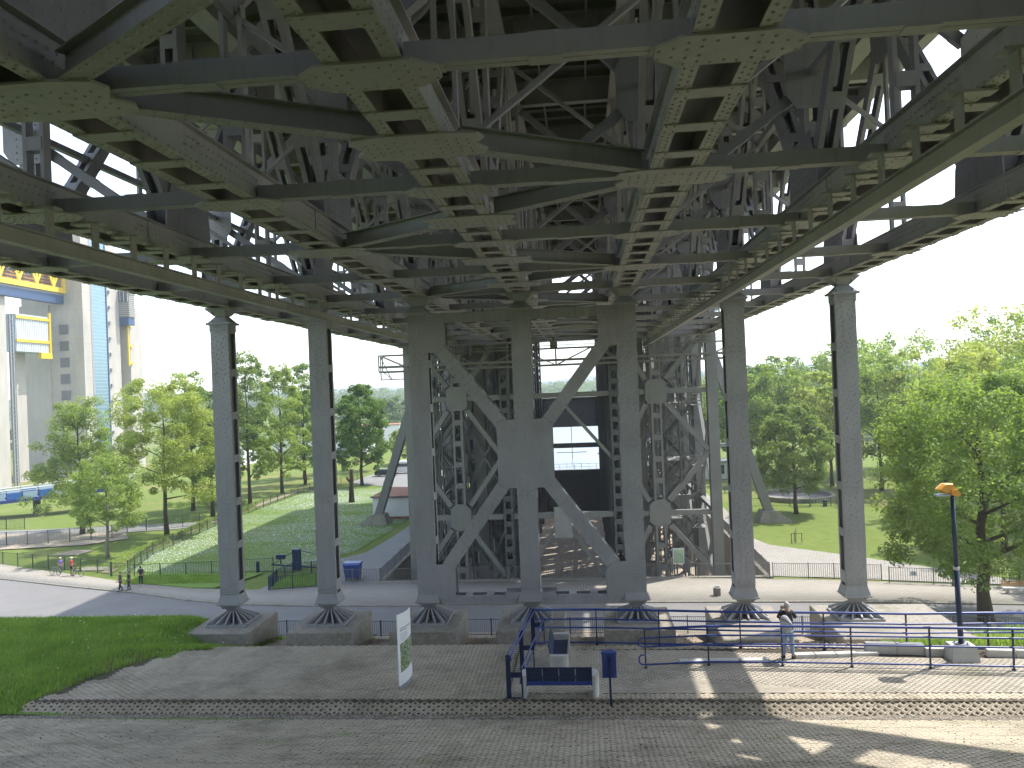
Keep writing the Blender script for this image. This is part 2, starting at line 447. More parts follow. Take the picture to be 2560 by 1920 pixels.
ys = sorted(set([-90, -60, -48, -42, -36, -31, -24, -17.7] + [-17 + k * 0.5 for k in range(0, 14)] + [-10.42, -10.18, -9.95, -9.5] + [-9 + k * 0.6 for k in range(0, 19)] + [float(k) for k in range(3, 17)] + [16.8, 17.5, 20, 26, PIT[2], 45, 60, 80, PIT[3], 120, 160, 220, 300, 450, 800, 1600, 3000]))
grid_sheet('ground', xs, ys, lambda x, y: gz(x, y) - 0.02, M['lawn'], lambda x, y: (PIT[0] < x < PIT[1] and PIT[2] < y < PIT[3]) or (-60 < x < 1 and -17.7 < y < 17.4) or (1 < x < 32 and -10.42 < y < 17.4) or (-50 < x < 60 and -17.7 < y < -10.42), kind='structure')
# embankment grass of its own, left
grid_sheet('grass_embankment', [x for x in xs if -70 <= x <= 1.0], [y for y in ys if y <= 17.5], gz, M['lawn_s'], lambda x, y: (y < -10.45 and x > -9) or y < -17.75, kind='structure')
grid_sheet('gravel_slope', [x for x in xs if 1.0 <= x <= 32], [y for y in ys if -5.4 <= y <= 17.5], gz, M['gravel'], kind='structure')

def sheet(name, poly, z, mat, thick=0.0, **kw):
    me = bpy.data.meshes.new(name)
    if thick:
        mb = MB(); mb.prism([(x, y, z - thick) for x, y in poly], (0, 0, thick)); return mb.build(name, mat, kind='structure', **kw)
    me.from_pydata([(x, y, z) for x, y in poly], [], [tuple(range(len(poly)))])
    return place(name, me, mat, None, kind='structure', **kw)
def strip(name, A, B, z, mat, thick=0.0):
    """quad strip between two polylines of equal length"""
    V = [(x, y, z) for x, y in A] + [(x, y, z) for x, y in B]; n = len(A)
    F = [(n + i, n + i + 1, i + 1, i) for i in range(n - 1)]
    if thick:
        V += [(x, y, z - thick) for x, y in A] + [(x, y, z - thick) for x, y in B]
        F += [(i, i + 1, 2 * n + i + 1, 2 * n + i) for i in range(n - 1)]
        F += [(n + i + 1, n + i, 3 * n + i, 3 * n + i + 1) for i in range(n - 1)]
    return place(name, npmesh(name, V, F), mat, None, kind='structure')
KERB = [(-95, 56), (-60, 44.0), (-42.1, 36.7), (-32, 33.2), (-23.9, 30.6), (-18, 28.2), (-13.4, 26.8), (-6, 26.0), (2.4, 25.7), (12, 25.9), (20.5, 25.9), (34, 25.4), (46.8, 24.2), (70, 21), (120, 12)]
NEAR = [(-95, 34), (-60, 30.0), (-42.1, 25.5), (-32, 22.0), (-23.9, 20.0), (-18, 19.0), (-13.4, 18.6), (-6, 18.6), (2.4, 19.3), (12, 19.6), (20.5, 19.5), (34, 18.9), (46.8, 18.0), (70, 15), (120, 6)]
FAR = [(-95, 64), (-60, 49.0), (-42.1, 40.6), (-33, 36.9), (-26.6, 34.0), (-19.7, 31.8), (-13.4, 31.0), (-6, 33.0), (2.4, 33.0), (12, 33.1), (20.5, 33.1), (34, 31.8), (46.8, 29.0), (70, 25.5), (120, 17)]
strip('road', NEAR, KERB, 0.02, M['road'])
strip('pavement', KERB, FAR, 0.13, M['sidewalk'], 0.13)
ks = []
mb = MB()
for (a, b_) in zip(KERB[:-1], KERB[1:]):
    L = math.dist(a, b_); n = max(1, int(L / 1.0))
    for i in range(n):
        t0, t1 = (i + 0.008 / 1) / n, (i + 1 - 0.012) / n
        p = (a[0] + (b_[0] - a[0]) * t0, a[1] + (b_[1] - a[1]) * t0, 0.075); q = (a[0] + (b_[0] - a[0]) * t1, a[1] + (b_[1] - a[1]) * t1, 0.075)
        mb.beam(p, q, 0.16, 0.13)
mb.build('kerb', M['conc_d'], kind='structure')  # shadowed road face of the kerb put into the colour by this darker concrete
# rain gutter line and manhole in the road
strip('gutter', [(x, y - 0.42) for x, y in KERB], [(x, y - 0.09) for x, y in KERB], 0.027, M['asph2'])
# park surfaces
sheet('asphalt_path', [(-13.2, 31.2), (-12.6, 33.5), (-9.4, 37.2), (-9.38, 42.99), (-7.56, 45.6), (-6.81, 53.5), (-6.4, 61.2), (-6.6, 75), (-12, 96), (-20, 100), (-28.8, 106.2), (-28.6, 117), (-28, 124), (-12, 124), (-3, 90), (-2.7, 60), (-2.55, 45.4), (-2.55, 33.0), (-6, 32.9)], 0.05, M['asph2'])
sheet('daisy_lawn', [(-12.2, 37.9), (-30.8, 38.6), (-33.2, 46), (-34.5, 66), (-33.5, 98.2), (-14.4, 99.9), (-8.2, 75), (-7.8, 62), (-8.3, 54), (-9, 46.5), (-10.6, 43)], 0.03, M['lawn_f'])
sheet('grass_wedge', [(-28.5, 35.5), (-26.6, 34.3), (-19.7, 31.9), (-17.5, 31.9), (-16.2, 34), (-15.2, 37.0), (-27, 38.0)], 0.16, M['lawn_s'], 0.1)
sheet('park_path', [(31.2, 33.4), (44, 30.6), (52, 28.8), (44.84, 35.87), (39.58, 40.94), (34.27, 45.51), (32.6, 52), (33.5, 60), (34.0, 66.33), (33.85, 90), (33, 120), (31.2, 120)], 0.05, M['path'])
sheet('dry_bank', [(-75, 48), (-56, 50.5), (-44.5, 52.5), (-41, 56), (-44, 60), (-58, 61), (-75, 60)], 0.10, M['gravel'])
sheet('access_road', [(-100, 52), (-75, 56), (-52, 56.8), (-44, 60.5), (-38, 62), (-34.9, 66), (-35, 67), (-44, 66), (-60, 64), (-100, 62)], 0.06, M['asph2'])
sheet('gravel_patch_lawn', [(-45, 47.2), (-41.5, 47.3), (-41.2, 49.8), (-43.9, 50.0)], 0.035, M['gravel'])
sheet('utility_cover_slab', [(-36.5, 39.6), (-32.4, 39.7), (-32.3, 41.1), (-36.2, 41.2)], 0.06, M['conc_d'], 0.05)
strip('hedge_soil', [(-31.6, 38.5), (-33.8, 46), (-35.3, 66), (-34.6, 98)], [(-32.9, 38.7), (-35.1, 46), (-36.6, 66), (-35.8, 98)], 0.04, M['gravel'])
# canal far behind and its banks
sheet('canal_water', [(-1, 94.3), (29, 94.3), (33, 133), (60, 240), (90, 420), (-60, 420), (-20, 240), (-5, 133)], 0.12, M['water'])
# pit around the lift
mb = MB()
mb.box(PIT[0], PIT[1], PIT[2], 136, -4.3, -4.0)
mb.build('pit_floor', M['pitfloor'], kind='structure')
mb = MB()
mb.box(PIT[0] - 0.5, PIT[0], PIT[2], 93, -4, 0.12); mb.box(PIT[1], PIT[1] + 0.5, PIT[2], 93, -4, 0.12)
mb.box(PIT[0] - 0.5, PIT[1] + 0.5, PIT[2] - 0.5, PIT[2], -4, 0.16)
tag(mb.build('pit_retaining_wall', M['conc_d']), 'mossy concrete retaining wall lining the sunken pit of the boat lift', 'retaining wall')
# ------------------------------------------------------------------ grass pavers
HX, HY = 0.145, 0.10
def paver_block(nu=2, nv=4, inner=True, gap=0.006):
    """lattice block with zigzag edges: rhombic cells, each with a diamond hole"""
    V = []; F = []
    for j in range(nv):
        for i in range(nu):
            cx = (i * 2 + (j % 2)) * HX; cy = j * HY
            b = len(V); k = 0.50 + 0.04 * math.sin(i * 3 + j * 5)
            for (s_, z) in ((1 - gap / HX, 0), (k, 0)) + (((k * 0.9, -0.07),) if inner else ()):
                for dx, dy in ((1, 0), (0, 1), (-1, 0), (0, -1)):
                    V.append((cx + dx * HX * s_, cy + dy * HY * s_, z))
            for q in range(2 if inner else 1):
                for e in range(4):
                    a0 = b + q * 4 + e; a1 = b + q * 4 + (e + 1) % 4
                    F.append((a0, a1, a1 + 4, a0 + 4))
    return np.array(V), np.array(F)
# each cell reaches its neighbours' edges: the gap is the thin joint line; wide solid webs come from the small hole
PV, PF = paver_block()
PV_far, PF_far = paver_block(inner=False)
def lay_pavers(parent, x0, x1, rows, zf, tilt, n_single, mat, keep=lambda x, y: True, jit=0.003):
    """rows: y values of block rows, nearest first; the nearest n_single become objects, the rest one stuff mesh"""
    me = npmesh('paver', PV, PF); me.materials.append(mat)
    spots = []
    for r, y in enumerate(rows):
        x = x0
        while x < x1:
            if keep(x + HX, y + HY): spots.append((x, y))
            x += 4 * HX
    d = [(abs(x - 15.5) * 0.45 + (y + 32), x, y) for x, y in spots]; d.sort()
    d = [(k, x, y, zf(x, y) + nr.uniform(-jit, jit), nr.uniform(-0.004, 0.004), nr.uniform(-0.004, 0.004)) for k, x, y in d]
    for k, x, y, z, a, b_ in d[:n_single]:
        link_copy(me, 'paver', (x, y, z), parent, (tilt(x, y) + a, b_, 0))
    VS = []; FS = []; n = 0
    for k, x, y, z, a, b_ in d[n_single:]:
        src, fs = (PV, PF)
        t = tilt(x, y) + a; c_, s_ = math.cos(t), math.sin(t)
        v = src.copy(); v2 = v.copy()
        v2[:, 1] = v[:, 1] * c_ - v[:, 2] * s_; v2[:, 2] = v[:, 1] * s_ + v[:, 2] * c_ - v[:, 0] * b_
        v2 += (x, y, z); VS.append(v2); FS.append(fs + n); n += len(v)
    if VS:
        o = place('paver', npmesh('paver_field', np.vstack(VS), np.vstack(FS)), mat, parent, kind='stuff')
F_Y0, F_Y1 = -17.6, -10.62
def fz(x, y): return 7.30 + (-10.55 - y) * 0.204
fp = grid_sheet('foreground_slope_paving', [-9 + k for k in range(0, 46)], [-17.75, F_Y0 + 0.2, F_Y1 + 0.08], lambda x, y: fz(x, y) - 0.04, M['soil'], kind='structure')
M['sand'] = soil_mat('joint_sand', (0.31, 0.28, 0.23), (0.37, 0.335, 0.28), (0.20, 0.18, 0.12), 0.2)
rows = []; y = F_Y1 - 4 * HY
while y > F_Y0: rows.append(y); y -= 4 * HY
lay_pavers(fp, -8.4, 31, rows[::-1], fz, lambda x, y: -math.atan(0.204), 300, M['paver'],
           lambda x, y: 14.8 - 0.87 * (y + 32.4) < x < 17.2 + 0.6 * (y + 32.4) and y < F_Y1 - 0.06)
def terr_poly(x, y):
    if x > 13.2: return False
    xl = np.interp(y, [-10.0, -9.3, -8.1, -6.0, -5.4], [-1.9, -1.2, -0.9, 0.5, 1.4])
    return x > xl + 0.1 * math.sin(y * 9)
tp = grid_sheet('terrace_paving', [-1.9, 0, 2, 13.4, 30, 46], [-9.95, -5.2], lambda x, y: 7.558, M['soil'], kind='structure')
rows = [-9.87 + k * 4 * HY for k in range(0, 12)]
lay_pavers(tp, -2.2, 13.1, rows, lambda x, y: 7.60, lambda x, y: 0.0, 230, M['paver'], terr_poly)
lay_pavers(tp, 13.2, 34, [-9.87], lambda x, y: 7.60, lambda x, y: 0.0, 40, M['paver'])
lay_pavers(tp, 13.9, 25.5, [-5.62], lambda x, y: 7.585, lambda x, y: 0.0, 20, M['paver'])
bp = grid_sheet('terrace_bank', [-2.0, 20, 40], [-10.46, -10.24, -10.02, -9.93], lambda x, y: float(np.interp(y, [-10.46, -10.24, -10.02, -9.93], [7.15, 7.35, 7.545, 7.585])), M['soil'], kind='structure')
lay_pavers(bp, -2.0, 34, [-10.28], lambda x, y: 7.335, lambda x, y: math.atan2(0.235, 0.27), 62, M['paver'], jit=0.012)
# grit strip with loose stones between the bank and the slope
grid_sheet('gutter_strip', [-3.2 + k * 0.5 for k in range(0, 76)], [-10.66, -10.56, -10.44, -10.3], lambda x, y: 7.285 + 0.03 * math.sin(x * 7.3 + y * 31) * math.cos(x * 2.9) + 0.02, M['grit'], kind='structure')
def scatter_stones(name, n, xf, zf, size, mat, label, cat):
    base = np.array([(1, 0, 0), (0, 1, 0), (-1, 0, 0), (0, -1, 0), (0, 0, 0.8), (0, 0, -0.5)], float)
    f0 = np.array([(0, 1, 4), (1, 2, 4), (2, 3, 4), (3, 0, 4), (1, 0, 5), (2, 1, 5), (3, 2, 5), (0, 3, 5)])
    P = np.array([xf() for _ in range(n)]); s_ = nr.uniform(size[0], size[1], n); a = nr.uniform(0, 6.28, n)
    V = np.repeat(base[None], n, 0) * nr.uniform(0.6, 1.3, (n, 6, 1)) * s_[:, None, None]
    c_, t_ = np.cos(a)[:, None], np.sin(a)[:, None]
    x = V[:, :, 0] * c_ - V[:, :, 1] * t_; y = V[:, :, 0] * t_ + V[:, :, 1] * c_
    V[:, :, 0] = x + P[:, 0:1]; V[:, :, 1] = y + P[:, 1:2]
    V[:, :, 2] += np.array([zf(p[0], p[1]) for p in P])[:, None]
    F = (f0[None] + (np.arange(n) * 6)[:, None, None]).reshape(-1, 3)
    return place(name, npmesh(name, V.reshape(-1, 3), F), mat, None, label=label, cat=cat, kind='stuff')
scatter_stones('loose_stones', 5200, lambda: (nr.uniform(-2.5, 33), -10.49 + nr.normal(0, 0.09)), lambda x, y: 7.305, (0.012, 0.034), M['conc_l'], 'loose grit and pebbles washed into the gutter below the terrace', 'gravel')
scatter_stones('slope_pebbles', 2600, lambda: (nr.uniform(-8, 31), nr.uniform(-17, -10.7)), lambda x, y: fz(x, y) + 0.004, (0.008, 0.024), M['soil'], 'small stones and crumbs of earth lying on the sloping pavers', 'gravel')
scatter_stones('bank_gravel', 4000, lambda: (nr.uniform(1.5, 31), nr.uniform(-5.0, 6)), lambda x, y: gz(x, y) + 0.01, (0.02, 0.055), M['gravel'], 'coarse gravel on the bank between the concrete foundations', 'gravel')
# concrete abutment behind the camera, carrying the land end of the bridge
mb = MB(); mb.box(-3.5, 31, -46, -43.5, 14, 30.2)
for x in np.arange(-3, 30, 6.0): mb.box(x, x + 0.8, -43.5, -42.9, 14, 29.6)
tag(mb.build('abutment', M['conc_d'], org=(13, -45, 14)), 'tall weathered concrete abutment under the land end of the canal bridge', 'abutment')
# ------------------------------------------------------------------ brick paving of the seating terrace
mb = MB(); mb.box(-0.0992, 0.0992, -0.0491, 0.0491, -0.05, 0)
bme = bpy.data.meshes.new('brick'); bme.from_pydata(mb.v, [], mb.f[1:]); bme.materials.append(M['brick'])
spots = []
def brick_ok(x, y):
    back = np.interp(x, [13.5, 15, 19, 23.5, 26, 31], [-5.75, -5.75, -5.85, -6.3, -6.7, -7.0])
    return y < back
yy = -9.42; r = 0
while yy < -5.6:
    x = 13.55 + (0.1 if r % 2 else 0)
    while x < 32.0:
        if brick_ok(x, yy): spots.append((x, yy))
        x += 0.2
    yy += 0.1; r += 1
spots.sort(key=lambda p: (p[1] + 32.4) + 0.25 * abs(p[0] - 19))
bv = np.array(mb.v); bf = np.array(mb.f[1:])
VS = []
for i, (x, y) in enumerate(spots):
    z = 7.602 + nr.uniform(-0.002, 0.002)
    if i < 290: link_copy(bme, 'brick', (x, y, z), tp)
    else: VS.append(bv + (x, y, z))
n = len(VS)
F = (bf[None] + (np.arange(n) * 8)[:, None, None]).reshape(-1, 4)
place('brick', npmesh('brick_field', np.vstack(VS), F), M['brick'], tp, kind='stuff')
sheet('joint_sand', [(13.45, -9.47), (32.1, -9.47), (32.1, -6.9), (26, -6.65), (23.5, -6.25), (19, -5.8), (13.45, -5.7)], 7.5975, M['sand'])
sheet('terrace_lip', [(-1.7, -10.03), (34, -10.03), (34, -9.80), (-1.7, -9.80)], 7.585, M['soil'])
strip('road_verge', [(1, 17.3), (12, 17.3), (20.5, 17.3), (32, 17.3), (38, 17.3)], [(1, 19.2), (12, 19.6), (20.5, 19.5), (32, 19.0), (38, 18.6)], 0.012, M['gravel'])
# ------------------------------------------------------------------ riveted steel
class Rivets:
    def __init__(s): s.P = []; s.N = []
    def add(s, p, n): s.P.append(p); s.N.append(n)
    def line(s, p0, p1, n_, step):
        p0 = np.array(p0, float); p1 = np.array(p1, float); L = np.linalg.norm(p1 - p0); k = max(1, int(L / step))
        for i in range(k + 1): s.add(p0 + (p1 - p0) * i / k, n_)
    def build(s, parent, mat, r=0.026, h=0.018):
        P = np.array(s.P, float); Nn = np.array(s.N, float)
        Nn /= np.linalg.norm(Nn, axis=1)[:, None]
        a = np.where(np.abs(Nn[:, 2:3]) < 0.9, np.array([[0, 0, 1.0]]), np.array([[1.0, 0, 0]]))
        u = np.cross(Nn, a); u /= np.linalg.norm(u, axis=1)[:, None]; w = np.cross(Nn, u)
        k = 6; ring = []
        for i in range(k):
            t = 2 * math.pi * i / k; ring.append(P + (u * math.cos(t) + w * math.sin(t)) * r)
        for i in range(k):
            t = 2 * math.pi * i / k; ring.append(P + (u * math.cos(t) + w * math.sin(t)) * r * 0.55 + Nn * h)
        V = np.stack(ring, 1)                       # n, 12, 3
        m = len(P)
        f = [(i, (i + 1) % k, k + (i + 1) % k, k + i) for i in range(k)] + [(k, k + 1, k + 2, k + 3), (k, k + 3, k + 4, k + 5)]
        F = (np.array(f)[None] + (np.arange(m) * 2 * k)[:, None, None]).reshape(-1, 4)
        return place('rivet', npmesh('rivet', V.reshape(-1, 3), F), mat, parent, kind='stuff')
def lattice(mb, p0, p1, w, d, side, pitch=1.25, t=0.028, fl=0.11, bw=0.42, ends=0.5, faces=(1, -1)):
    """two channel webs joined by batten plates; webs w apart along side, d deep"""
    p0 = Vector(p0); p1 = Vector(p1); L = (p1 - p0).length; a = (p1 - p0) / L
    s_ = Vector(side); n = a.cross(s_).normalized(); s_ = n.cross(a).normalized()
    c = (p0 + p1) / 2
    for k in (-1, 1):
        mb.gbox(c + s_ * k * (w / 2 - t / 2), a * L / 2, s_ * t / 2, n * d / 2)
        for q in (-1, 1):
            mb.gbox(c + s_ * k * (w / 2 - t - fl / 2) + n * q * (d / 2 - t / 2), a * L / 2, s_ * (fl / 2), n * t / 2)
    m = max(1, round((L - 2 * ends) / pitch)); st = (L - 2 * ends) / m
    for i in range(m + 1):
        ln = bw if 0 < i < m else ends
        pc = p0 + a * ((ends + i * st) if 0 < i < m else (ends / 2 if i == 0 else L - ends / 2))
        for q in faces:
            mb.gbox(pc + n * q * (d / 2 + 0.009), a * ln / 2, s_ * (w / 2 - 0.004), n * 0.008)
def lat_obj(name, mat, parent, *a, **k):
    mb = MB(); lattice(mb, *a, **k); return mb.build(name, mat, parent)

PAN = 5.75
XL = [4.5 * j for j in range(7)]
ZB, ZT = 21.10, 29.2
K0, K1 = -6, 6
Y0, Y1 = K0 * PAN - 4, K1 * PAN + 0.8
bridge = thing('canal_bridge', (13.5, 0, ZB), 'huge grey riveted steel canal bridge overhead seen from below with seven trussed girders', 'canal bridge')
riv = Rivets()
DN = (0, 0, -1)
bat_me = {}
def batten_mesh(w, l):
    key = (round(w, 2), round(l, 2))
    if key not in bat_me:
        mb = MB(); mb.box(-w / 2, w / 2, -l / 2, l / 2, -0.012, 0.012)
        me = bpy.data.meshes.new('batten_plate'); me.from_pydata(mb.v, [], mb.f); me.materials.append(M['steel']); bat_me[key] = me
    return bat_me[key]
for j, X in enumerate(XL):
    mb = MB()
    for s_ in (-1, 1):
        mb.box(X + s_ * 0.40 - 0.014, X + s_ * 0.40 + 0.014, Y0, Y1, ZB + 0.03, ZB + 0.66)
        mb.box(X + s_ * 0.385 - 0.115, X + s_ * 0.385 + 0.115, Y0, Y1, ZB, ZB + 0.028)
        mb.box(X + s_ * (0.40 + 0.014) - (0 if s_ > 0 else 0.12), X + s_ * (0.40 + 0.014) + (0.12 if s_ > 0 else 0), Y0, Y1, ZB + 0.63, ZB + 0.655)
        mb.box(X + s_ * (0.40 + 0.014) - (0 if s_ > 0 else 0.018), X + s_ * (0.40 + 0.014) + (0.018 if s_ > 0 else 0), Y0, Y1, ZB + 0.035, ZB + 0.15)
        y = Y0 + 2.2
        while y < Y1:
            mb.box(X + s_ * 0.432 - 0.012, X + s_ * 0.432 + 0.012, y - 0.55, y + 0.55, ZB + 0.155, ZB + 0.62); y += 11.5
    mb.box(X - 0.384, X + 0.384, Y0, Y1, ZB + 0.60, ZB + 0.625)
    ch = mb.build('bottom_chord', M['steel'], bridge)
    far = MB()
    for i in range(int((Y1 - Y0) / (PAN / 4)) + 1):
        y = math.ceil(Y0 / (PAN / 4)) * PAN / 4 + i * PAN / 4
        if y > Y1: break
        q = y / PAN
        if abs(q - round(q)) < 0.01: continue
        near = -27 < y < 4
        if near: link_copy(batten_mesh(0.99, 0.36), 'batten_plate', (X, y, ZB - 0.013), ch)
        else: far.box(X - 0.495, X + 0.495, y - 0.18, y + 0.18, ZB - 0.025, ZB - 0.001)
        if near:
            for s_ in (-1, 1):
                for yy in (-0.12, 0.12): riv.line((X + s_ * 0.31, y + yy, ZB - 0.025), (X + s_ * 0.45, y + yy, ZB - 0.025), DN, 0.14)
    far.build('batten_plate', M['steel'], ch, kind='stuff')
    for s_ in (-1, 1):
        y = -27.0
        while y < 5:
            riv.add((X + s_ * 0.345, y, ZB), DN); riv.add((X + s_ * 0.455, y + 0.09, ZB), DN)
            if abs(X - 16) > 5 or y < -8:
                riv.add((X + s_ * 0.434, y, ZB + 0.09), (s_, 0, 0))
                if (int(y / 2.9) % 2 == 0): riv.add((X + s_ * 0.446, y, ZB + 0.3), (s_, 0, 0)); riv.add((X + s_ * 0.446, y + .09, ZB + 0.45), (s_, 0, 0))
            y += 0.18
# bottom gusset plates, cross members, lateral bracing
def gusset_at(X, Y, kind, ext=(1, 1)):
    mb = MB(); z = ZB - 0.04
    lx, rx = (0.9 if ext[0] else 0.5), (0.9 if ext[1] else 0.5)
    if kind == 'small': poly = [(X - lx, Y - 0.17), (X - 0.6, Y - 0.42), (X + 0.6, Y - 0.42), (X + rx, Y - 0.17), (X + rx, Y + 0.17), (X + 0.6, Y + 0.42), (X - 0.6, Y + 0.42), (X - lx, Y + 0.17)]
    else: poly = [(X - 1.15 * lx, Y - 0.52), (X - 0.5, Y - 0.62), (X + 0.5, Y - 0.62), (X + 1.15 * rx, Y - 0.52), (X + 1.25 * rx, Y - 0.28), (X + 1.05 * rx, Y), (X + 1.25 * rx, Y + 0.28), (X + 1.15 * rx, Y + 0.52), (X + 0.5, Y + 0.62), (X - 0.5, Y + 0.62), (X - 1.15 * lx, Y + 0.52), (X - 1.25 * lx, Y + 0.28), (X - 1.05 * lx, Y), (X - 1.25 * lx, Y - 0.28)]
    mb.prism([(x, y, z) for x, y in poly], (0, 0, 0.036))
    mb.build('gusset_plate', M['steel'], bridge)
    if -27 < Y < 6:
        pz = z
        for gx in np.arange(-0.85, 0.86, 0.17):
            for gy in (-0.3, -0.12, 0.12, 0.3):
                if kind == 'small' and (abs(gx) > 0.62 and abs(gy) > 0.2): continue
                if abs(gx) < 0.25 and abs(gy) < 0.2: continue
                riv.add((X + gx, Y + gy + (0.05 if int(round(gx / 0.17)) % 2 else 0), pz), DN)
for k in range(K0, K1 + 1):
    Y = k * PAN
    for j, X in enumerate(XL):
        big = (j == 2 and k % 2 == 0) or (j == 4 and k % 2 != 0)
        gusset_at(X, Y, 'big' if big else 'small', (j > 0, j < 6))
        if j < 6:
            lat_obj('cross_member', M['steel_b'] if j < 3 else M['steel'], bridge, (X + 0.46, Y, ZB + 0.16), (XL[j + 1] - 0.46, Y, ZB + 0.16), 0.26, 0.29, (0, 1, 0), pitch=1.6, t=0.022, fl=0.10, bw=0.42, faces=(1, -1))
    if k < K1:
        gusset_at(XL[3], Y + PAN / 2, 'big')
        ev = (k % 2 == 0)
        a = (XL[2], Y) if ev else (XL[4], Y); c = (XL[4], Y + PAN) if ev else (XL[2], Y + PAN); m_ = (XL[3], Y + PAN / 2)
        for p, q in ((a, m_), (m_, c)):
            P_ = Vector((p[0], p[1], ZB + 0.02)); Q_ = Vector((q[0], q[1], ZB + 0.02)); d = (Q_ - P_).normalized()
            P_ = P_ + d * 0.75; Q_ = Q_ - d * 0.75
            mb = MB(); mb.beam(P_ + Vector((0, 0, -0.012)), Q_ + Vector((0, 0, -0.012)), 0.30, 0.024)
            mb.beam(P_ + Vector((0, 0, 0.185)), Q_ + Vector((0, 0, 0.185)), 0.02, 0.35)
            mb.beam(P_ + Vector((0, 0, 0.37)), Q_ + Vector((0, 0, 0.37)), 0.26, 0.02)
            mb.build('lateral_brace', M['steel_b'], bridge)
            n_ = d.cross(Vector((0, 0, 1)))
            if P_.y > -28 and P_.y < 4:
                for off in (-0.09, 0.09):
                    riv.line(P_ + n_ * off - Vector((0, 0, 0.024)), Q_ + n_ * off - Vector((0, 0, 0.024)), DN, 0.2)
# main truss webs above each chord
def yz_plate(X, th, poly, mat, parent, name='gusset_plate'):
    mb = MB()
    for s_ in (-1, 1):
        x = X + s_ * 0.29 - th / 2
        mb.prism([(x, y, z) for y, z in poly], (th, 0, 0))
    return mb.build(name, mat, parent)
for j, X in enumerate(XL):
    for k in range(K0, K1 + 1):
        Y = k * PAN
        if k % 2 == 0:
            lat_obj('truss_post', M['steel_b'] if j in (0, 1, 5, 6) else M['steel'], bridge, (X, Y, ZB + 0.7), (X, Y, ZT), 0.52, 0.5, (1, 0, 0), pitch=1.35)
            yz_plate(X, 0.025, [(Y - 1.25, ZB + 0.66), (Y + 1.25, ZB + 0.66), (Y + 1.15, ZB + 1.5), (Y + 0.75, ZB + 2.3), (Y - 0.75, ZB + 2.3), (Y - 1.15, ZB + 1.5)], M['steel_b'], bridge)
            if -24 < Y < 12:
                for yy in np.arange(-1.05, 1.06, 0.21):
                    for zz in np.arange(0.8, 2.1, 0.2):
                        if abs(yy) < 1.3 - zz * 0.25:
                            s_ = 1 if X < 16 else -1
                            riv.add((X + s_ * 0.305, Y + yy + (0.06 if int(zz * 5) % 2 else 0), ZB + zz), (s_, 0, 0))
            for dk in (-1, 1):
                if K0 <= k + dk <= K1:
                    lat_obj('truss_diagonal', M['steel_b'] if j in (0, 1, 5, 6) else M['steel'], bridge, (X, Y + dk * 0.55, ZB + 1.1), (X, Y + dk * PAN, ZT), 0.5, 0.42, (1, 0, 0), pitch=1.45)
        else:
            mb = MB()
            for s_ in (-1, 1):
                mb.box(X + s_ * 0.2 - 0.045, X + s_ * 0.2 + 0.045, Y - 0.11, Y + 0.11, ZB + 0.66, ZT)
            z = ZB + 1.4
            while z < ZT - 0.5:
                mb.box(X - 0.2, X + 0.2, Y - 0.124, Y + 0.124, z, z + 0.3); z += 1.3
            mb.build('truss_hanger', M['steel'], bridge)
            yz_plate(X, 0.025, [(Y - 1.0, ZT), (Y + 1.0, ZT), (Y + 0.9, ZT - 0.9), (Y + 0.4, ZT - 1.5), (Y - 0.4, ZT - 1.5), (Y - 0.9, ZT - 0.9)], M['steel_b'], bridge)
    mb = MB()
    mb.box(X - 0.3, X - 0.27, Y0, Y1, ZT - 0.05, ZT + 0.55); mb.box(X + 0.27, X + 0.3, Y0, Y1, ZT - 0.05, ZT + 0.55)
    mb.box(X - 0.38, X + 0.38, Y0, Y1, ZT - 0.075, ZT - 0.05)
    mb.build('top_chord', M['steel'], bridge)
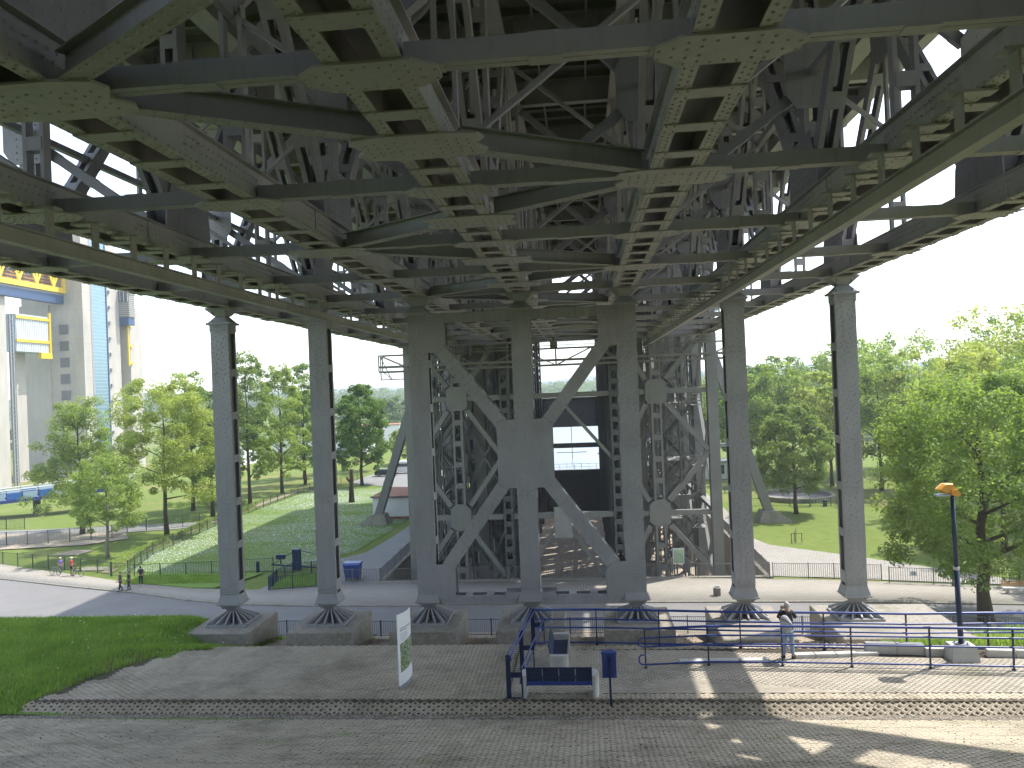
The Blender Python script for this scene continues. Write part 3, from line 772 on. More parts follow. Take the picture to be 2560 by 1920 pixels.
# sway frames between the trusses: mid plates on the posts with bracing to the neighbour
def sway(Xm, Xn, Y, zm, pl=True):
    s_ = 1 if Xn > Xm else -1
    lat_obj('sway_brace', M['steel_b'], bridge, (Xm + s_ * 0.5, Y, zm - 0.55), (Xn - s_ * 0.35, Y, ZB + 0.8), 0.2, 0.26, (0, 1, 0), pitch=1.3, t=0.02, fl=0.07, bw=0.3, ends=0.4)
    lat_obj('sway_brace', M['steel_b'], bridge, (Xm + s_ * 0.5, Y, zm + 0.55), (Xn - s_ * 0.35, Y, ZT - 0.2), 0.2, 0.26, (0, 1, 0), pitch=1.3, t=0.02, fl=0.07, bw=0.3, ends=0.4)
for k in range(K0, K1 + 1):
    Y = k * PAN; zm = 25.1
    pairs = [(0, 1), (1, 2), (2, 3), (4, 3), (5, 4), (6, 5)]
    for a, b_ in pairs:
        if k % 2 == 0:
            sway(XL[a], XL[b_], Y, zm)
            mb = MB(); X = XL[a]
            mb.prism([(X - 0.72, Y - 0.29, zm - 0.55), (X - 0.45, Y - 0.29, zm - 0.95), (X + 0.45, Y - 0.29, zm - 0.95), (X + 0.72, Y - 0.29, zm - 0.55), (X + 0.72, Y - 0.29, zm + 0.55), (X + 0.45, Y - 0.29, zm + 0.95), (X - 0.45, Y - 0.29, zm + 0.95), (X - 0.72, Y - 0.29, zm + 0.55)], (0, 0.022, 0))
            mb.build('sway_plate', M['steel_b'], bridge)
            if -24 < Y < 12:
                for zz in np.arange(-0.8, 0.81, 0.2):
                    for xx in (-0.3, 0, 0.3): riv.add((X + xx, Y - 0.295, zm + zz), (0, -1, 0))
        else:
            mb = MB(); mb.beam((XL[a], Y, zm), (XL[b_], Y, ZT - 0.3), 0.14, 0.12); mb.beam((XL[a], Y, zm), (XL[b_], Y, ZB + 0.7), 0.14, 0.12)
            mb.build('sway_brace', M['steel'], bridge)
    # deep cross girder carrying the trough
    mb = MB(); mb.box(-2.5, 29.5, Y - 0.02, Y + 0.02, ZT + 0.02, ZT + 1.0); mb.box(-2.5, 29.5, Y - 0.17, Y + 0.17, ZT - 0.01, ZT + 0.02)
    x = -2.4
    while x < 29.5:
        mb.box(x, x + 0.03, Y - 0.15, Y - 0.02, ZT + 0.03, ZT + 1.0); x += 1.5
    mb.build('cross_girder', M['steel'], bridge)
# longitudinal mid-height walers
for j in (0, 1, 2, 4, 5, 6):
    mb = MB(); mb.box(XL[j] - 0.09, XL[j] + 0.09, Y0, Y1, 25.0, 25.2); mb.build('waler', M['steel_b'], bridge)
# trough floor with ribs and stringers
mb = MB(); mb.box(-2.6, 29.6, Y0, Y1, ZT + 1.26, ZT + 1.30); mb.build('trough_floor', M['deck'], bridge)
y = Y0 + 0.3; i = 0
me = None
while y < Y1:
    if me is None:
        mb = MB(); mb.box(-2.6, 29.6, -0.01, 0.01, ZT + 0.98, ZT + 1.26); mb.box(-2.6, 29.6, -0.07, 0.07, ZT + 0.96, ZT + 0.98)
        o = mb.build('floor_rib', M['deck'], bridge); me = o.data; o.location.y = y
    else:
        o = o.copy(); S.collection.objects.link(o); o.location.y = y
    y += PAN / 5
for j in range(6):
    for dx in (1.3, 3.2):
        mb = MB(); mb.box(XL[j] + dx - 0.04, XL[j] + dx + 0.04, Y0, Y1, ZT + 0.86, ZT + 0.955); mb.build('stringer', M['steel_l'], bridge)
for x in (-2.6, 29.6):
    mb = MB(); mb.box(x - 0.02, x + 0.02, Y0, Y1, ZT + 0.4, ZT + 4.2); mb.box(x - 0.25, x + 0.25, Y0, Y1, ZT + 0.36, ZT + 0.4)
    for k in range(K0, K1 + 1):
        mb.box(x - 0.25, x + 0.25, k * PAN - 0.02, k * PAN + 0.02, ZT + 0.4, ZT + 4.2)
    mb.build('trough_wall', M['steel'], bridge)
# unseen bridge widening, shaped after the shadow on the slope; bays open for lit patches
mb = MB(); e0, e1 = Vector((31.2, -2.6, 30.3)), Vector((50, -18.0, 30.3)); ed = (e1 - e0).normalized(); en = Vector((ed.y, -ed.x, 0))
if en.y > 0: en = -en
mb.beam(e0 + en * 0.7, e1 + en * 0.7, 1.4, 0.9)
mb.beam(e0 + en * 3.6, e1 + en * 3.6, 0.7, 0.7)
for k in range(0, 9): mb.beam(e0 + ed * (1.0 + 2.9 * k), e0 + ed * (1.0 + 2.9 * k) + en * 3.4, 0.8, 0.6)
mb.prism([tuple(e0 + en * 5.6), tuple(e1 + en * 5.6), (50, -44, 30.3), (29.7, -44, 30.3), (29.7, -7.6, 30.3)], (0, 0, 0.3))
mb.build('unseen_wing_deck', M['steel'], bridge)
# running beams of the maintenance trolley with their hangers
for s_, X in ((-1, 5.28), (1, 21.72)):
    mb = MB(); mb.box(X - 0.11, X + 0.11, Y0, Y1, 20.14, 20.17); mb.box(X - 0.11, X + 0.11, Y0, Y1, 20.45, 20.48); mb.box(X - 0.012, X + 0.012, Y0, Y1, 20.17, 20.45)
    rb = mb.build('runway_beam', M['steel'], bridge)
    y = -26 * PAN / 4 + PAN / 8
    while y < Y1:
        if abs(y) > 0.9:
            mb = MB(); mb.box(X - 0.02, X + 0.02, y - 0.11, y + 0.11, 20.48, 21.08); mb.box(X - 0.2 - 0.3 * (s_ < 0), X + 0.2 + 0.3 * (s_ > 0), y - 0.13, y + 0.13, 21.03, 21.07)
            mb.build('hanger', M['steel'], rb)
        y += PAN / 4
# closing frame at the lift end
mb = MB(); mb.box(-2.6, 29.6, Y1, Y1 + 0.06, 27.5, 33.5); mb.build('end_plate', M['steel_d'], bridge)
mb = MB(); mb.box(-0.6, 27.6, Y1 - 0.4, Y1 - 0.1, ZB - 0.1, ZB + 0.9); mb.build('end_girder', M['steel'], bridge)
riv.build(bridge, M['steel'], 0.03, 0.02)

# ------------------------------------------------------------------ support columns
def bearing_top(X, parent):
    mb = MB()
    mb.frustum((X, 0, 20.72), 0.26, 0.26, (X, 0, 21.02), 0.58, 0.42)
    mb.box(X - 0.60, X + 0.60, -0.44, 0.44, 21.02, 21.055)
    for s_ in (-1, 1):
        mb.box(X + s_ * 0.3 - 0.02, X + s_ * 0.3 + 0.02, -0.40, 0.40, 20.80, 21.02)
    mb.build('bearing_shoe', M['column'], parent)
    mb = MB()
    mb.frustum((X, 0, 20.42), 0.50, 0.42, (X, 0, 20.72), 0.22, 0.22)
    for s_ in (-1, 1): mb.tube((X + s_ * 0.32, -0.36, 20.42), (X + s_ * 0.32, -0.36, 20.53), 0.045)
    mb.build('bearing_rocker', M['column'], parent)
def column(X, parent, mat, framed=False):
    rv = Rivets()
    mb = MB(); zb, zt = 7.93, 20.32
    for s_ in (-1, 1):
        mb.box(X - 0.415, X + 0.415, s_ * 0.345 - 0.014, s_ * 0.345 + 0.014, zb, zt)
        for q in (-1, 1):
            mb.box(X + q * 0.405 - 0.012, X + q * 0.405 + 0.012, min(s_ * 0.33, s_ * 0.22), max(s_ * 0.33, s_ * 0.22), zb, zt)
    mb.box(X - 0.24, X + 0.24, -0.33, 0.33, zb, zt)
    for z in (9.9, 12.9, 16.6):      # splice plates
        for s_ in (-1, 1): mb.box(X - 0.418, X + 0.418, s_ * 0.362 - 0.004, s_ * 0.362 + 0.004, z, z + 0.9)
    mb.frustum((X, 0, 7.87), 0.52, 0.44, (X, 0, 8.22), 0.42, 0.366)
    mb.box(X - 0.44, X + 0.44, -0.385, 0.385, 20.02, 20.32)
    sh = mb.build('column_shaft', mat, parent)
    for i in range(7):
        z = 8.35 + i * 1.93
        for q in (-1, 1):
            b_ = MB(); b_.box(X + q * 0.421 - 0.006, X + q * 0.421 + 0.006, -0.335, 0.335, z, z + (0.34 if i else 0.5)); b_.build('batten_plate', M['column'], sh)
    mb = MB(); mb.box(X - 0.56, X + 0.56, -0.48, 0.48, 20.325, 20.42); mb.build('cap_plate', M['column'], parent)
    bearing_top(X, parent)
    mb = MB(); mb.box(X - 0.55, X + 0.55, -0.48, 0.48, 7.80, 7.87)
    mb.frustum((X, 0, 7.50), 0.17, 0.17, (X, 0, 7.80), 0.47, 0.42)
    for s_ in (-1, 1): mb.tube((X + s_ * 0.3, -0.40, 7.66), (X + s_ * 0.3, -0.30, 7.72), 0.05)
    mb.build('lower_rocker', M['column'], parent)
    mb = MB(); mb.box(X - 0.88, X + 0.88, -0.88, 0.88, 6.95, 7.04); mb.frustum((X, 0, 7.03), 0.30, 0.30, (X, 0, 7.50), 0.16, 0.16)
    bs = mb.build('base_plate', M['column'], parent)
    for q in range(4):
        a = q * math.pi / 2; c_, s_ = math.cos(a), math.sin(a)
        for off in (-0.80, -0.4, 0, 0.4, 0.80):
            m2 = MB(); o1 = off * 0.22
            def P(u, v, z): return (X + u * c_ - v * s_, u * s_ + v * c_, z)
            if off == -0.80: continue
            th = 0.028
            m2.add([P(0.17, o1 - th, 7.03), P(0.84, off - th, 7.03), P(0.84, off - th, 7.12), P(0.19, o1 - th, 7.52),
                    P(0.17, o1 + th, 7.03), P(0.84, off + th, 7.03), P(0.84, off + th, 7.12), P(0.19, o1 + th, 7.52)],
                   [(0, 1, 2, 3), (7, 6, 5, 4), (0, 4, 5, 1), (1, 5, 6, 2), (2, 6, 7, 3), (3, 7, 4, 0)])
            m2.build('base_rib', M['column'], bs)
    # rivets, zigzag rows on the face towards the road and the camera
    z = 8.3; i = 0
    while z < 20.2:
        for r, x in enumerate((-0.34, -0.14, 0.12, 0.32)):
            rv.add((X + x + (0.045 if (i + r) % 2 else -0.03), -0.360, z + (0.09 if r % 2 else 0)), (0, -1, 0))
        if abs((z - 8.35) % 1.93) < 0.3:
            for x in (-0.24, 0.0, 0.22): rv.add((X + x, -0.360, z + 0.03), (0, -1, 0))
        z += 0.2; i += 1
    for zz in (20.1, 20.22):
        for x in np.arange(-0.36, 0.37, 0.12): rv.add((X + x, -0.386, zz), (0, -1, 0))
    for zz in (8.3, 8.42):
        for x in np.arange(-0.36, 0.37, 0.12): rv.add((X + x, -0.362, zz), (0, -1, 0))
    return rv
desc = {0: ('free-standing riveted column at the left end of the row, beside the grass bank', None),
        1: ('free-standing riveted column second from the left, standing next to the braced frame', None),
        5: ('free-standing riveted column right of the braced frame, just behind the man with the backpack', None),
        6: ('free-standing riveted column at the right end of the row, in full sunlight', None)}
for j in (0, 1, 5, 6):
    t = thing('support_column', (XL[j], 0, 6.95), 'grey ' + desc[j][0], 'column', 'riveted columns carrying the canal bridge')
    column(XL[j], t, M['column']).build(t, M['column'], 0.034, 0.028)
fr = thing('braced_support_frame', (13.5, 0, 6.95), 'grey riveted support frame of three columns joined by crossed braces and a square central plate', 'support frame')
allr = Rivets()
for j in (2, 3, 4):
    r_ = column(XL[j], fr, M['column'], True); allr.P += r_.P; allr.N += r_.N
fy = 0.372
def fr_plate(poly, name='gusset_plate'):
    mb = MB()
    for y in (-fy - 0.012, fy - 0.012): mb.prism([(x, y, z) for x, z in poly], (0, 0.024, 0))
    mb.build(name, M['column'], fr)
def rivet_area(x0, x1, z0, z1, st, cond=lambda x, z: True):
    i = 0; z = z0
    while z <= z1:
        x = x0 + (st / 2 if i % 2 else 0)
        while x <= x1:
            if cond(x, z): allr.add((x, -fy - 0.012, z), (0, -1, 0))
            x += st
        z += st * 0.8; i += 1
fr_plate([(8.58, 18.65), (9.42, 18.65), (9.9, 18.65), (10.2, 19.0), (10.2, 20.34), (8.58, 20.34)])
fr_plate([(18.42, 18.65), (17.58, 18.65), (17.1, 18.65), (16.8, 19.0), (16.8, 20.34), (18.42, 20.34)])
fr_plate([(12.30, 12.95), (12.60, 12.68), (14.40, 12.68), (14.70, 12.95), (14.70, 15.40), (14.45, 15.62), (12.55, 15.62), (12.30, 15.40)])
fr_plate([(8.58, 7.95), (10.25, 7.95), (10.25, 9.1), (9.9, 9.45), (8.58, 9.45)])
fr_plate([(18.42, 7.95), (16.75, 7.95), (16.75, 9.1), (17.1, 9.45), (18.42, 9.45)])
fr_plate([(12.4, 7.95), (14.6, 7.95), (14.6, 8.2), (12.4, 8.2)])
rivet_area(8.7, 10.1, 18.8, 20.2, 0.19, lambda x, z: x + z > 28.2 or x < 9.3)
rivet_area(16.9, 18.3, 18.8, 20.2, 0.19, lambda x, z: z - x > 1.2 or x > 17.7)
rivet_area(12.4, 14.6, 12.8, 15.5, 0.16, lambda x, z: abs(x - 13.5) + abs(z - 14.15) > 0.8 and (abs(abs(x - 13.5) - abs(z - 14.15) * 0.85) < 0.55))
rivet_area(8.7, 10.15, 8.05, 9.35, 0.19, lambda x, z: x + z < 19.0 and not (9.0 < x < 9.2))
rivet_area(16.85, 18.3, 8.05, 9.35, 0.19, lambda x, z: z - x < -7.9)
def fr_bar(p0, p1, w, name, d=0.70):
    """two face plates with edge angles and an inner lattice"""
    mb = MB(); p0 = Vector(p0); p1 = Vector(p1); a = (p1 - p0).normalized(); n = Vector((0, 1, 0)); q = a.cross(n)
    for y in (-1, 1):
        mb.gbox((p0 + p1) / 2 + n * y * (fy - 0.03), (p1 - p0) / 2, n * 0.014, q * w / 2)
        for e in (-1, 1): mb.gbox((p0 + p1) / 2 + n * y * (fy - 0.09) + q * e * (w / 2 - 0.012), (p1 - p0) / 2, n * 0.05, q * 0.012)
    L = (p1 - p0).length; m = max(1, round(L / 0.85))
    for i in range(m):
        c = p0 + a * L * (i + 0.5) / m
        for e in (-1, 1): mb.gbox(c + q * e * (w / 2 - 0.006), a * 0.16, n * (fy - 0.04), q * 0.006)
    o = mb.build(name, M['column'], fr)
    k = int(L / 0.3)
    for i in range(k):
        c = p0 + a * L * (i + 0.5) / k
        for e in (-0.33, 0.0, 0.33):
            pp = c + q * e * w * (1 if i % 2 else 0.9); allr.add((pp.x, -fy + 0.015, pp.z), (0, -1, 0))
    return o
fr_bar((9.42, 0, 20.13), (13.08, 0, 20.13), 0.44, 'top_beam'); fr_bar((13.92, 0, 20.13), (17.58, 0, 20.13), 0.44, 'top_beam')
fr_bar((9.42, 0, 7.88), (13.08, 0, 7.88), 0.36, 'bottom_beam'); fr_bar((13.92, 0, 7.88), (17.58, 0, 7.88), 0.36, 'bottom_beam')
for (a, b_) in (((9.7, 19.1), (12.9, 14.95)), ((17.3, 19.1), (14.1, 14.95)), ((9.7, 9.0), (12.9, 13.35)), ((17.3, 9.0), (14.1, 13.35))):
    fr_bar((a[0], 0, a[1]), (b_[0], 0, b_[1]), 0.56, 'diagonal_brace')
allr.build(fr, M['column'], 0.032, 0.026)
# concrete foundations
pl = {0: 'weathered mossy concrete foundation under the leftmost column, half overgrown by grass', 1: 'mossy concrete foundation under the second column from the left',
      2: 'concrete foundation under the left leg of the braced frame, behind the white info panel', 3: 'concrete foundation under the middle leg of the braced frame, behind the blue benches',
      4: 'concrete foundation under the right leg of the braced frame', 5: 'sunlit sandy concrete foundation behind the man with the backpack', 6: 'large sunlit concrete foundation under the rightmost column beside the planted bank'}
for j, X in enumerate(XL):
    mb = MB(); y0 = -1.62 if j < 5 else -2.9; x1 = 1.42 if j < 6 else 3.4
    bz = 5.0
    def blk(x0, x1_, ya, yb, zt):
        b = 0.035
        mb.add([(x0, ya, bz), (x1_, ya, bz), (x1_, yb, bz), (x0, yb, bz), (x0, ya, zt - b), (x1_, ya, zt - b), (x1_, yb, zt - b), (x0, yb, zt - b),
                (x0 + b, ya + b, zt), (x1_ - b, ya + b, zt), (x1_ - b, yb - b, zt), (x0 + b, yb - b, zt)],
               [(0, 1, 5, 4), (1, 2, 6, 5), (2, 3, 7, 6), (3, 0, 4, 7), (4, 5, 9, 8), (5, 6, 10, 9), (6, 7, 11, 10), (7, 4, 8, 11), (8, 9, 10, 11)])
    blk(X - 1.42, X + x1, y0, 1.5, 6.95)
    o = mb.build('foundation_block', M['conc_d'], org=(X, 0, 5.9))
    tag(o, pl[j], 'foundation', 'concrete foundations under the columns')
# ------------------------------------------------------------------ the old boat lift behind the bridge
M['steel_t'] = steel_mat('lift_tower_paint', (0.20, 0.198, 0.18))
lift = thing('boat_lift', (13.8, 36, -4), 'tall grey steel lattice frame of the old boat lift behind the columns', 'boat lift')
LEG = [0.1, 27.6]; INN = [8.9, 18.9]; POST = [4.5, 22.6]
FY = [36.0, 45.0, 54.5, 64.0, 73.0, 82.0, 91.5]
ZTOP = 50.0
def tl(name, p0, p1, w=0.6, d=0.5, side=(1, 0, 0), mat='steel_t', **k):
    k.setdefault('pitch', 1.9); k.setdefault('t', 0.03); k.setdefault('fl', 0.16); k.setdefault('bw', 0.5)
    return lat_obj(name, M[mat], lift, p0, p1, w, d, side, **k)
def solid(name, p0, p1, w, d, side=(0, 1, 0), mat='steel_t'):
    mb = MB(); mb.beam(p0, p1, d, w, side); return mb.build(name, M[mat], lift)
for fi, Y in enumerate(FY):
    full = fi in (0, 6)
    for X in LEG:
        mb = MB(); mb.box(X - 0.38, X + 0.38, Y - 0.40, Y + 0.40, -4, ZTOP)
        for s_ in (-1, 1): mb.box(X - 0.46, X + 0.46, Y + s_ * 0.42 - 0.02, Y + s_ * 0.42 + 0.02, -4, ZTOP)
        mb.build('leg', M['steel_t'], lift)
    for X in POST:
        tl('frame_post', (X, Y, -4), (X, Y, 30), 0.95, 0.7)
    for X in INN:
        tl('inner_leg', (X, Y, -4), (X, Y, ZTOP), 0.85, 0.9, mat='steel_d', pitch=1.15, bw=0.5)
    s0 = [LEG[0], POST[0], INN[0], INN[1], POST[1], LEG[1]]
    for z, h in ((5.2, 0.5), (16.15, 0.55), (27.4, 0.7)):
        for a, b_ in zip(s0[:-1], s0[1:]):
            if fi > 0 and (a, b_) == (INN[0], INN[1]) and z < 26: continue
            solid('cross_girt', (a + 0.4, Y, z), (b_ - 0.4, Y, z), 0.45, h)
    for X in (2.3, 6.7, 20.9, 25.1):
        tl('lattice_strut', (X, Y + 2.6, -4), (X, Y + 2.6, 30), 0.42, 0.4, mat='steel_t', pitch=1.5, fl=0.1, bw=0.35)
    if fi < 6:
        for X in (1.3, 3.5, 7.7, 20.0, 23.8, 26.4):
            tl('lattice_strut', (X, Y + 5.6, -4), (X, Y + 5.6, 30), 0.34, 0.36, mat='steel_d' if X in (3.5, 7.7, 20.0, 26.4) else 'steel_t', pitch=1.3, fl=0.1, bw=0.35)
        for X in (2.3, 25.1):
            mb = MB()
            for z in np.arange(-2.5, 28, 3.1): mb.beam((X - 1.9, Y + 4, z), (X + 1.9, Y + 4, z + 3.0), 0.12, 0.14); mb.beam((X + 1.9, Y + 4, z), (X - 1.9, Y + 4, z + 3.0), 0.12, 0.14)
            mb.build('cross_lattice', M['steel_t'], lift)
    # octagonal gusset plates and their braces
    for X, l, r in ((POST[0], LEG[0], INN[0]), (POST[1], INN[1], LEG[1])):
        for z in ((5.2, 16.15, 27.4)):
            mb = MB(); hx, hz, c_ = 0.95, 1.1, 0.36
            for s_ in (-1, 1):
                mb.prism([(X - hx, Y + s_ * 0.37, z - hz + c_), (X - hx + c_, Y + s_ * 0.37, z - hz), (X + hx - c_, Y + s_ * 0.37, z - hz), (X + hx, Y + s_ * 0.37, z - hz + c_),
                          (X + hx, Y + s_ * 0.37, z + hz - c_), (X + hx - c_, Y + s_ * 0.37, z + hz), (X - hx + c_, Y + s_ * 0.37, z + hz), (X - hx, Y + s_ * 0.37, z + hz - c_)], (0, 0.025, 0))
            mb.build('octagon_plate', M['steel_t'], lift)
            for zz in (z - 5.4, z + 5.4):
                if zz < -3 or zz > 29: continue
                for q in (l, r):
                    s_ = 1 if q > X else -1; d = 1 if zz > z else -1
                    solid('diagonal_brace', (X + s_ * 0.9, Y, z + d * 1.1), (q - s_ * 0.45, Y, zz), 0.42, 0.58)
    # central portal bracing
    if full:
        if fi == 0:
            solid('portal_brace', (13.9, Y, 15.8), (INN[1] - 0.3, Y, 10.2), 0.3, 0.42)
            solid('portal_brace', (13.9, Y, 15.8), (INN[0] + 0.3, Y, 10.2), 0.3, 0.42)
            solid('portal_brace', (14.3, Y, 4.4), (INN[1] - 0.3, Y, -2.2), 0.3, 0.5)
            solid('portal_brace', (13.3, Y, 4.4), (INN[0] + 0.3, Y, -2.2), 0.3, 0.5)
            mb = MB(); mb.box(13.05, 14.65, Y - 0.42, Y - 0.30, 3.2, 6.0); mb.build('portal_plate', M['steel_l'], lift)
    # knee braces between inner leg and trestle
    for X0, X1 in ((INN[0], POST[0]), (INN[1], POST[1])):
        mb = MB(); m_ = (X0 + X1) / 2
        for z in (0.2, 10.6, 21.8):
            mb.beam((m_, Y + 1.2, z), (X0, Y + 1.2, z - 4.2), 0.16, 0.16); mb.beam((m_, Y + 1.2, z), (X1, Y + 1.2, z - 4.2), 0.16, 0.16)
            mb.beam((m_, Y + 1.2, z), (X0, Y + 1.2, z + 4.6), 0.16, 0.16); mb.beam((m_, Y + 1.2, z), (X1, Y + 1.2, z + 4.6), 0.16, 0.16)
        mb.build('knee_brace', M['steel_t'], lift)
# longitudinal girts and wind bracing between the frames
for a, b_ in zip(FY[:-1], FY[1:]):
    for X in LEG + POST + INN:
        mat = 'steel_d' if X in INN else 'steel_t'
        for z in (5.2, 16.15, 27.4, 38):
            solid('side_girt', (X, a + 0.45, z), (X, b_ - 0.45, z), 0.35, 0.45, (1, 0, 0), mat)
        if X in LEG or X in POST:
            for z in (5.2, 16.15):
                solid('wind_brace', (X, a + 0.4, z + 0.3), (X, b_ - 0.4, z + 10.6), 0.25, 0.3, (1, 0, 0), mat)
                solid('wind_brace', (X, b_ - 0.4, z + 0.3), (X, a + 0.4, z + 10.6), 0.25, 0.3, (1, 0, 0), mat)
            solid('wind_brace', (X, a + 0.4, -3.8), (X, b_ - 0.4, 4.8), 0.25, 0.3, (1, 0, 0), mat)
            solid('wind_brace', (X, b_ - 0.4, -3.8), (X, a + 0.4, 4.8), 0.25, 0.3, (1, 0, 0), mat)
# guide racks, counterweight shafts
for X, s_ in ((INN[0], 1), (INN[1], -1)):
    for Y in (40, 43.5, 47, 54, 61, 68, 75, 82, 88):
        tl('guide_rack', (X + s_ * 0.35, Y, -4), (X + s_ * 0.35, Y, 44), 0.5, 0.7, mat='steel_d', pitch=0.95, bw=0.45)
        mb = MB()
        for q in range(5): mb.tube((X - s_ * (0.55 + 0.16 * q), Y + 0.4, 3 + q), (X - s_ * (0.55 + 0.16 * q), Y + 0.4, 45), 0.035, n=5)
        mb.build('hoist_rope', M['steel_d'], lift)
for X in (21.25, 6.2):
    for Y in (38.5, 52, 66):
        mb = MB(); mb.box(X - 0.5, X + 0.5, Y - 0.5, Y + 0.5, -4, 44); mb.build('guide_column', M['steel_t'], lift)
# top machine hall: shades the ground as the real one does
mb = MB(); mb.box(-3, 31, 34.5, 94, 44, 46.0); mb.box(-1, 29, 36, 92, 46, 54); mb.build('machine_hall', M['steel_d'], lift)
for z in (33.0, 38.5):
    mb = MB()
    for X in np.arange(-0.5, 28.2, 1.9):
        mb.beam((X, 37.2, z), (X + 1.6, 37.2, z + 4), 0.25, 0.3); mb.beam((X + 1.9, 37.2, z), (X + 0.3, 37.2, z + 4), 0.25, 0.3)
    mb.build('upper_lattice', M['steel_t'], lift)
# inclined struts to the sides
for s_, X0, X1, Y in ((-1, 0.0, -10.9, 62.5), (1, 27.7, 37.5, 58.5)):
    p1 = (X0, Y, 33.0); p0 = (X1, Y, 0.9)
    tl('inclined_strut', p0, p1, 1.15, 0.95, (0, 1, 0), mat='steel_t', pitch=2.1, t=0.04, fl=0.22)
    mb = MB(); a = (Vector(p1) - Vector(p0)).normalized(); q = a.cross(Vector((0, 1, 0)))
    mb.gbox((Vector(p0) + Vector(p1)) / 2 + Vector((0, -0.45, 0)), (Vector(p1) - Vector(p0)) / 2, (0, 0.02, 0), q * 0.36)
    mb.build('strut_web', M['steel_l'], lift)
    mb = MB(); mb.frustum((X1 + s_ * 0.5, Y, 0), 2.0, 1.25, (X1 - s_ * 0.15, Y, 1.35), 0.85, 0.95)
    tag(mb.build('strut_footing', M['conc_d'], org=(X1, Y, 0)), ('sloping concrete footing of the inclined strut on the lawn left of the lift' if s_ < 0 else 'sloping concrete footing of the inclined strut on the lawn right of the lift'), 'footing')
    solid('strut_tie', (X0, Y, 9.2), (X0 + s_ * 6.4, Y, 9.2), 0.4, 0.55, mat='steel_l')
# zigzag stairs in the side trestles
def stairs(x0, x1, y, zs, name='staircase'):
    for i, (za, zb) in enumerate(zip(zs[:-1], zs[1:])):
        a, b_ = (x0, x1) if i % 2 == 0 else (x1, x0)
        yy = y + (i % 2) * 1.1
        mb = MB()
        for s_ in (-0.42, 0.42):
            mb.beam((a, yy + s_, za), (b_, yy + s_, zb), 0.05, 0.26, (0, 1, 0))
        n = max(5, int((zb - za) / 0.21))
        for q in range(n):
            t = (q + 0.5) / n; x = a + (b_ - a) * t; z = za + (zb - za) * t
            mb.box(x - 0.13, x + 0.13, yy - 0.42, yy + 0.42, z - 0.02, z + 0.02)
        st = mb.build(name, M['steel_d'], lift)
        mb = MB()
        for s_ in (-0.42, 0.42):
            for h in (0.35, 0.7, 1.05): mb.tube((a, yy + s_, za + h), (b_, yy + s_, zb + h), 0.025, n=5)
            for q in range(6):
                t = q / 5; x = a + (b_ - a) * t; z = za + (zb - za) * t; mb.tube((x, yy + s_, z), (x, yy + s_, z + 1.05), 0.022, n=5)
        mb.build('handrail', M['steel_l'], st)
        mb = MB(); ex = 1.0 if b_ > a else -1.0
        mb.box(min(b_, b_ + ex), max(b_, b_ + ex), y - 0.5, y + 1.6, zb - 0.05, zb)
        for h in (0.35, 0.7, 1.05):
            mb.tube((b_, y - 0.5, zb + h), (b_ + ex, y - 0.5, zb + h), 0.025, n=5); mb.tube((b_ + ex, y - 0.5, zb + h), (b_ + ex, y + 1.6, zb + h), 0.025, n=5)
        for q in (0, 0.5, 1): mb.tube((b_ + ex * q, y - 0.5, zb), (b_ + ex * q, y - 0.5, zb + 1.05), 0.022, n=5)
        mb.build('landing', M['steel_l'], lift)
stairs(23.6, 26.2, 40.0, [0.2, 3.1, 6.0, 8.9, 11.8, 14.7, 17.6, 20.5])
stairs(1.4, 3.6, 40.0, [0.2, 3.1, 6.0, 8.9, 11.8, 14.7, 17.6, 20.5])
stairs(5.6, 8.0, 44.0, [-4, -0.6, 2.8, 6.2, 9.6])
for z in (3.1, 9.0, 14.8):
    for x0, x1 in ((23.4, 27.0), (0.6, 4.0), (5.0, 8.4)):
        mb = MB(); mb.box(x0, x1, 44, 48.5, z - 0.12, z)
        for h in (0.5, 1.0):
            mb.tube((x0, 44, z + h), (x1, 44, z + h), 0.025, n=5)
        for q in range(5): mb.tube((x0 + (x1 - x0) * q / 4, 44, z), (x0 + (x1 - x0) * q / 4, 44, z + 1), 0.022, n=5)
        mb.build('platform', M['steel_t'], lift)
# lower chord of the bridge end: crossbeam and dark underside of the raised parts
mb = MB(); mb.box(0.5, 27.2, 36.8, 38.2, 22.2, 24.2); mb.build('head_girder', M['steel_b'], lift)
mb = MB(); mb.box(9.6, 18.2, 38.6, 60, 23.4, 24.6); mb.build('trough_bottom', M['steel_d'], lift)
# far portal: gate, dark end wall
mb = MB(); mb.box(8.0, 20.4, 92, 93.4, 10.1, 14.6)
for x in np.arange(8.4, 20.3, 1.2): mb.box(x, x + 0.08, 91.9, 92, 10.1, 14.6)
mb.build('lift_gate', M['steel_b'], lift)
mb = MB(); mb.box(7.6, 20.8, 91.6, 93.6, 14.6, 15.0); mb.box(8.4, 20.0, 92.2, 92.8, 6.6, 7.4); mb.build('gate_beam', M['steel_t'], lift)
mb = MB(); mb.box(PIT[0] + 0.01, PIT[1] - 0.01, 93.05, 94.2, -4, 2.85)
for z in (-2.2, -0.4, 1.3): mb.box(PIT[0] + 0.02, PIT[1] - 0.02, 92.85, 93.04, z, z + 0.18)
for x in np.arange(PIT[0] + 1, PIT[1], 2.2): mb.box(x, x + 0.16, 92.9, 93.045, -4, 2.8)
tag(mb.build('lower_port_wall', M['steel_d'], org=(14, 93.5, -4)), 'dark steel end wall closing the far side of the lift pit below the canal water', 'port wall')
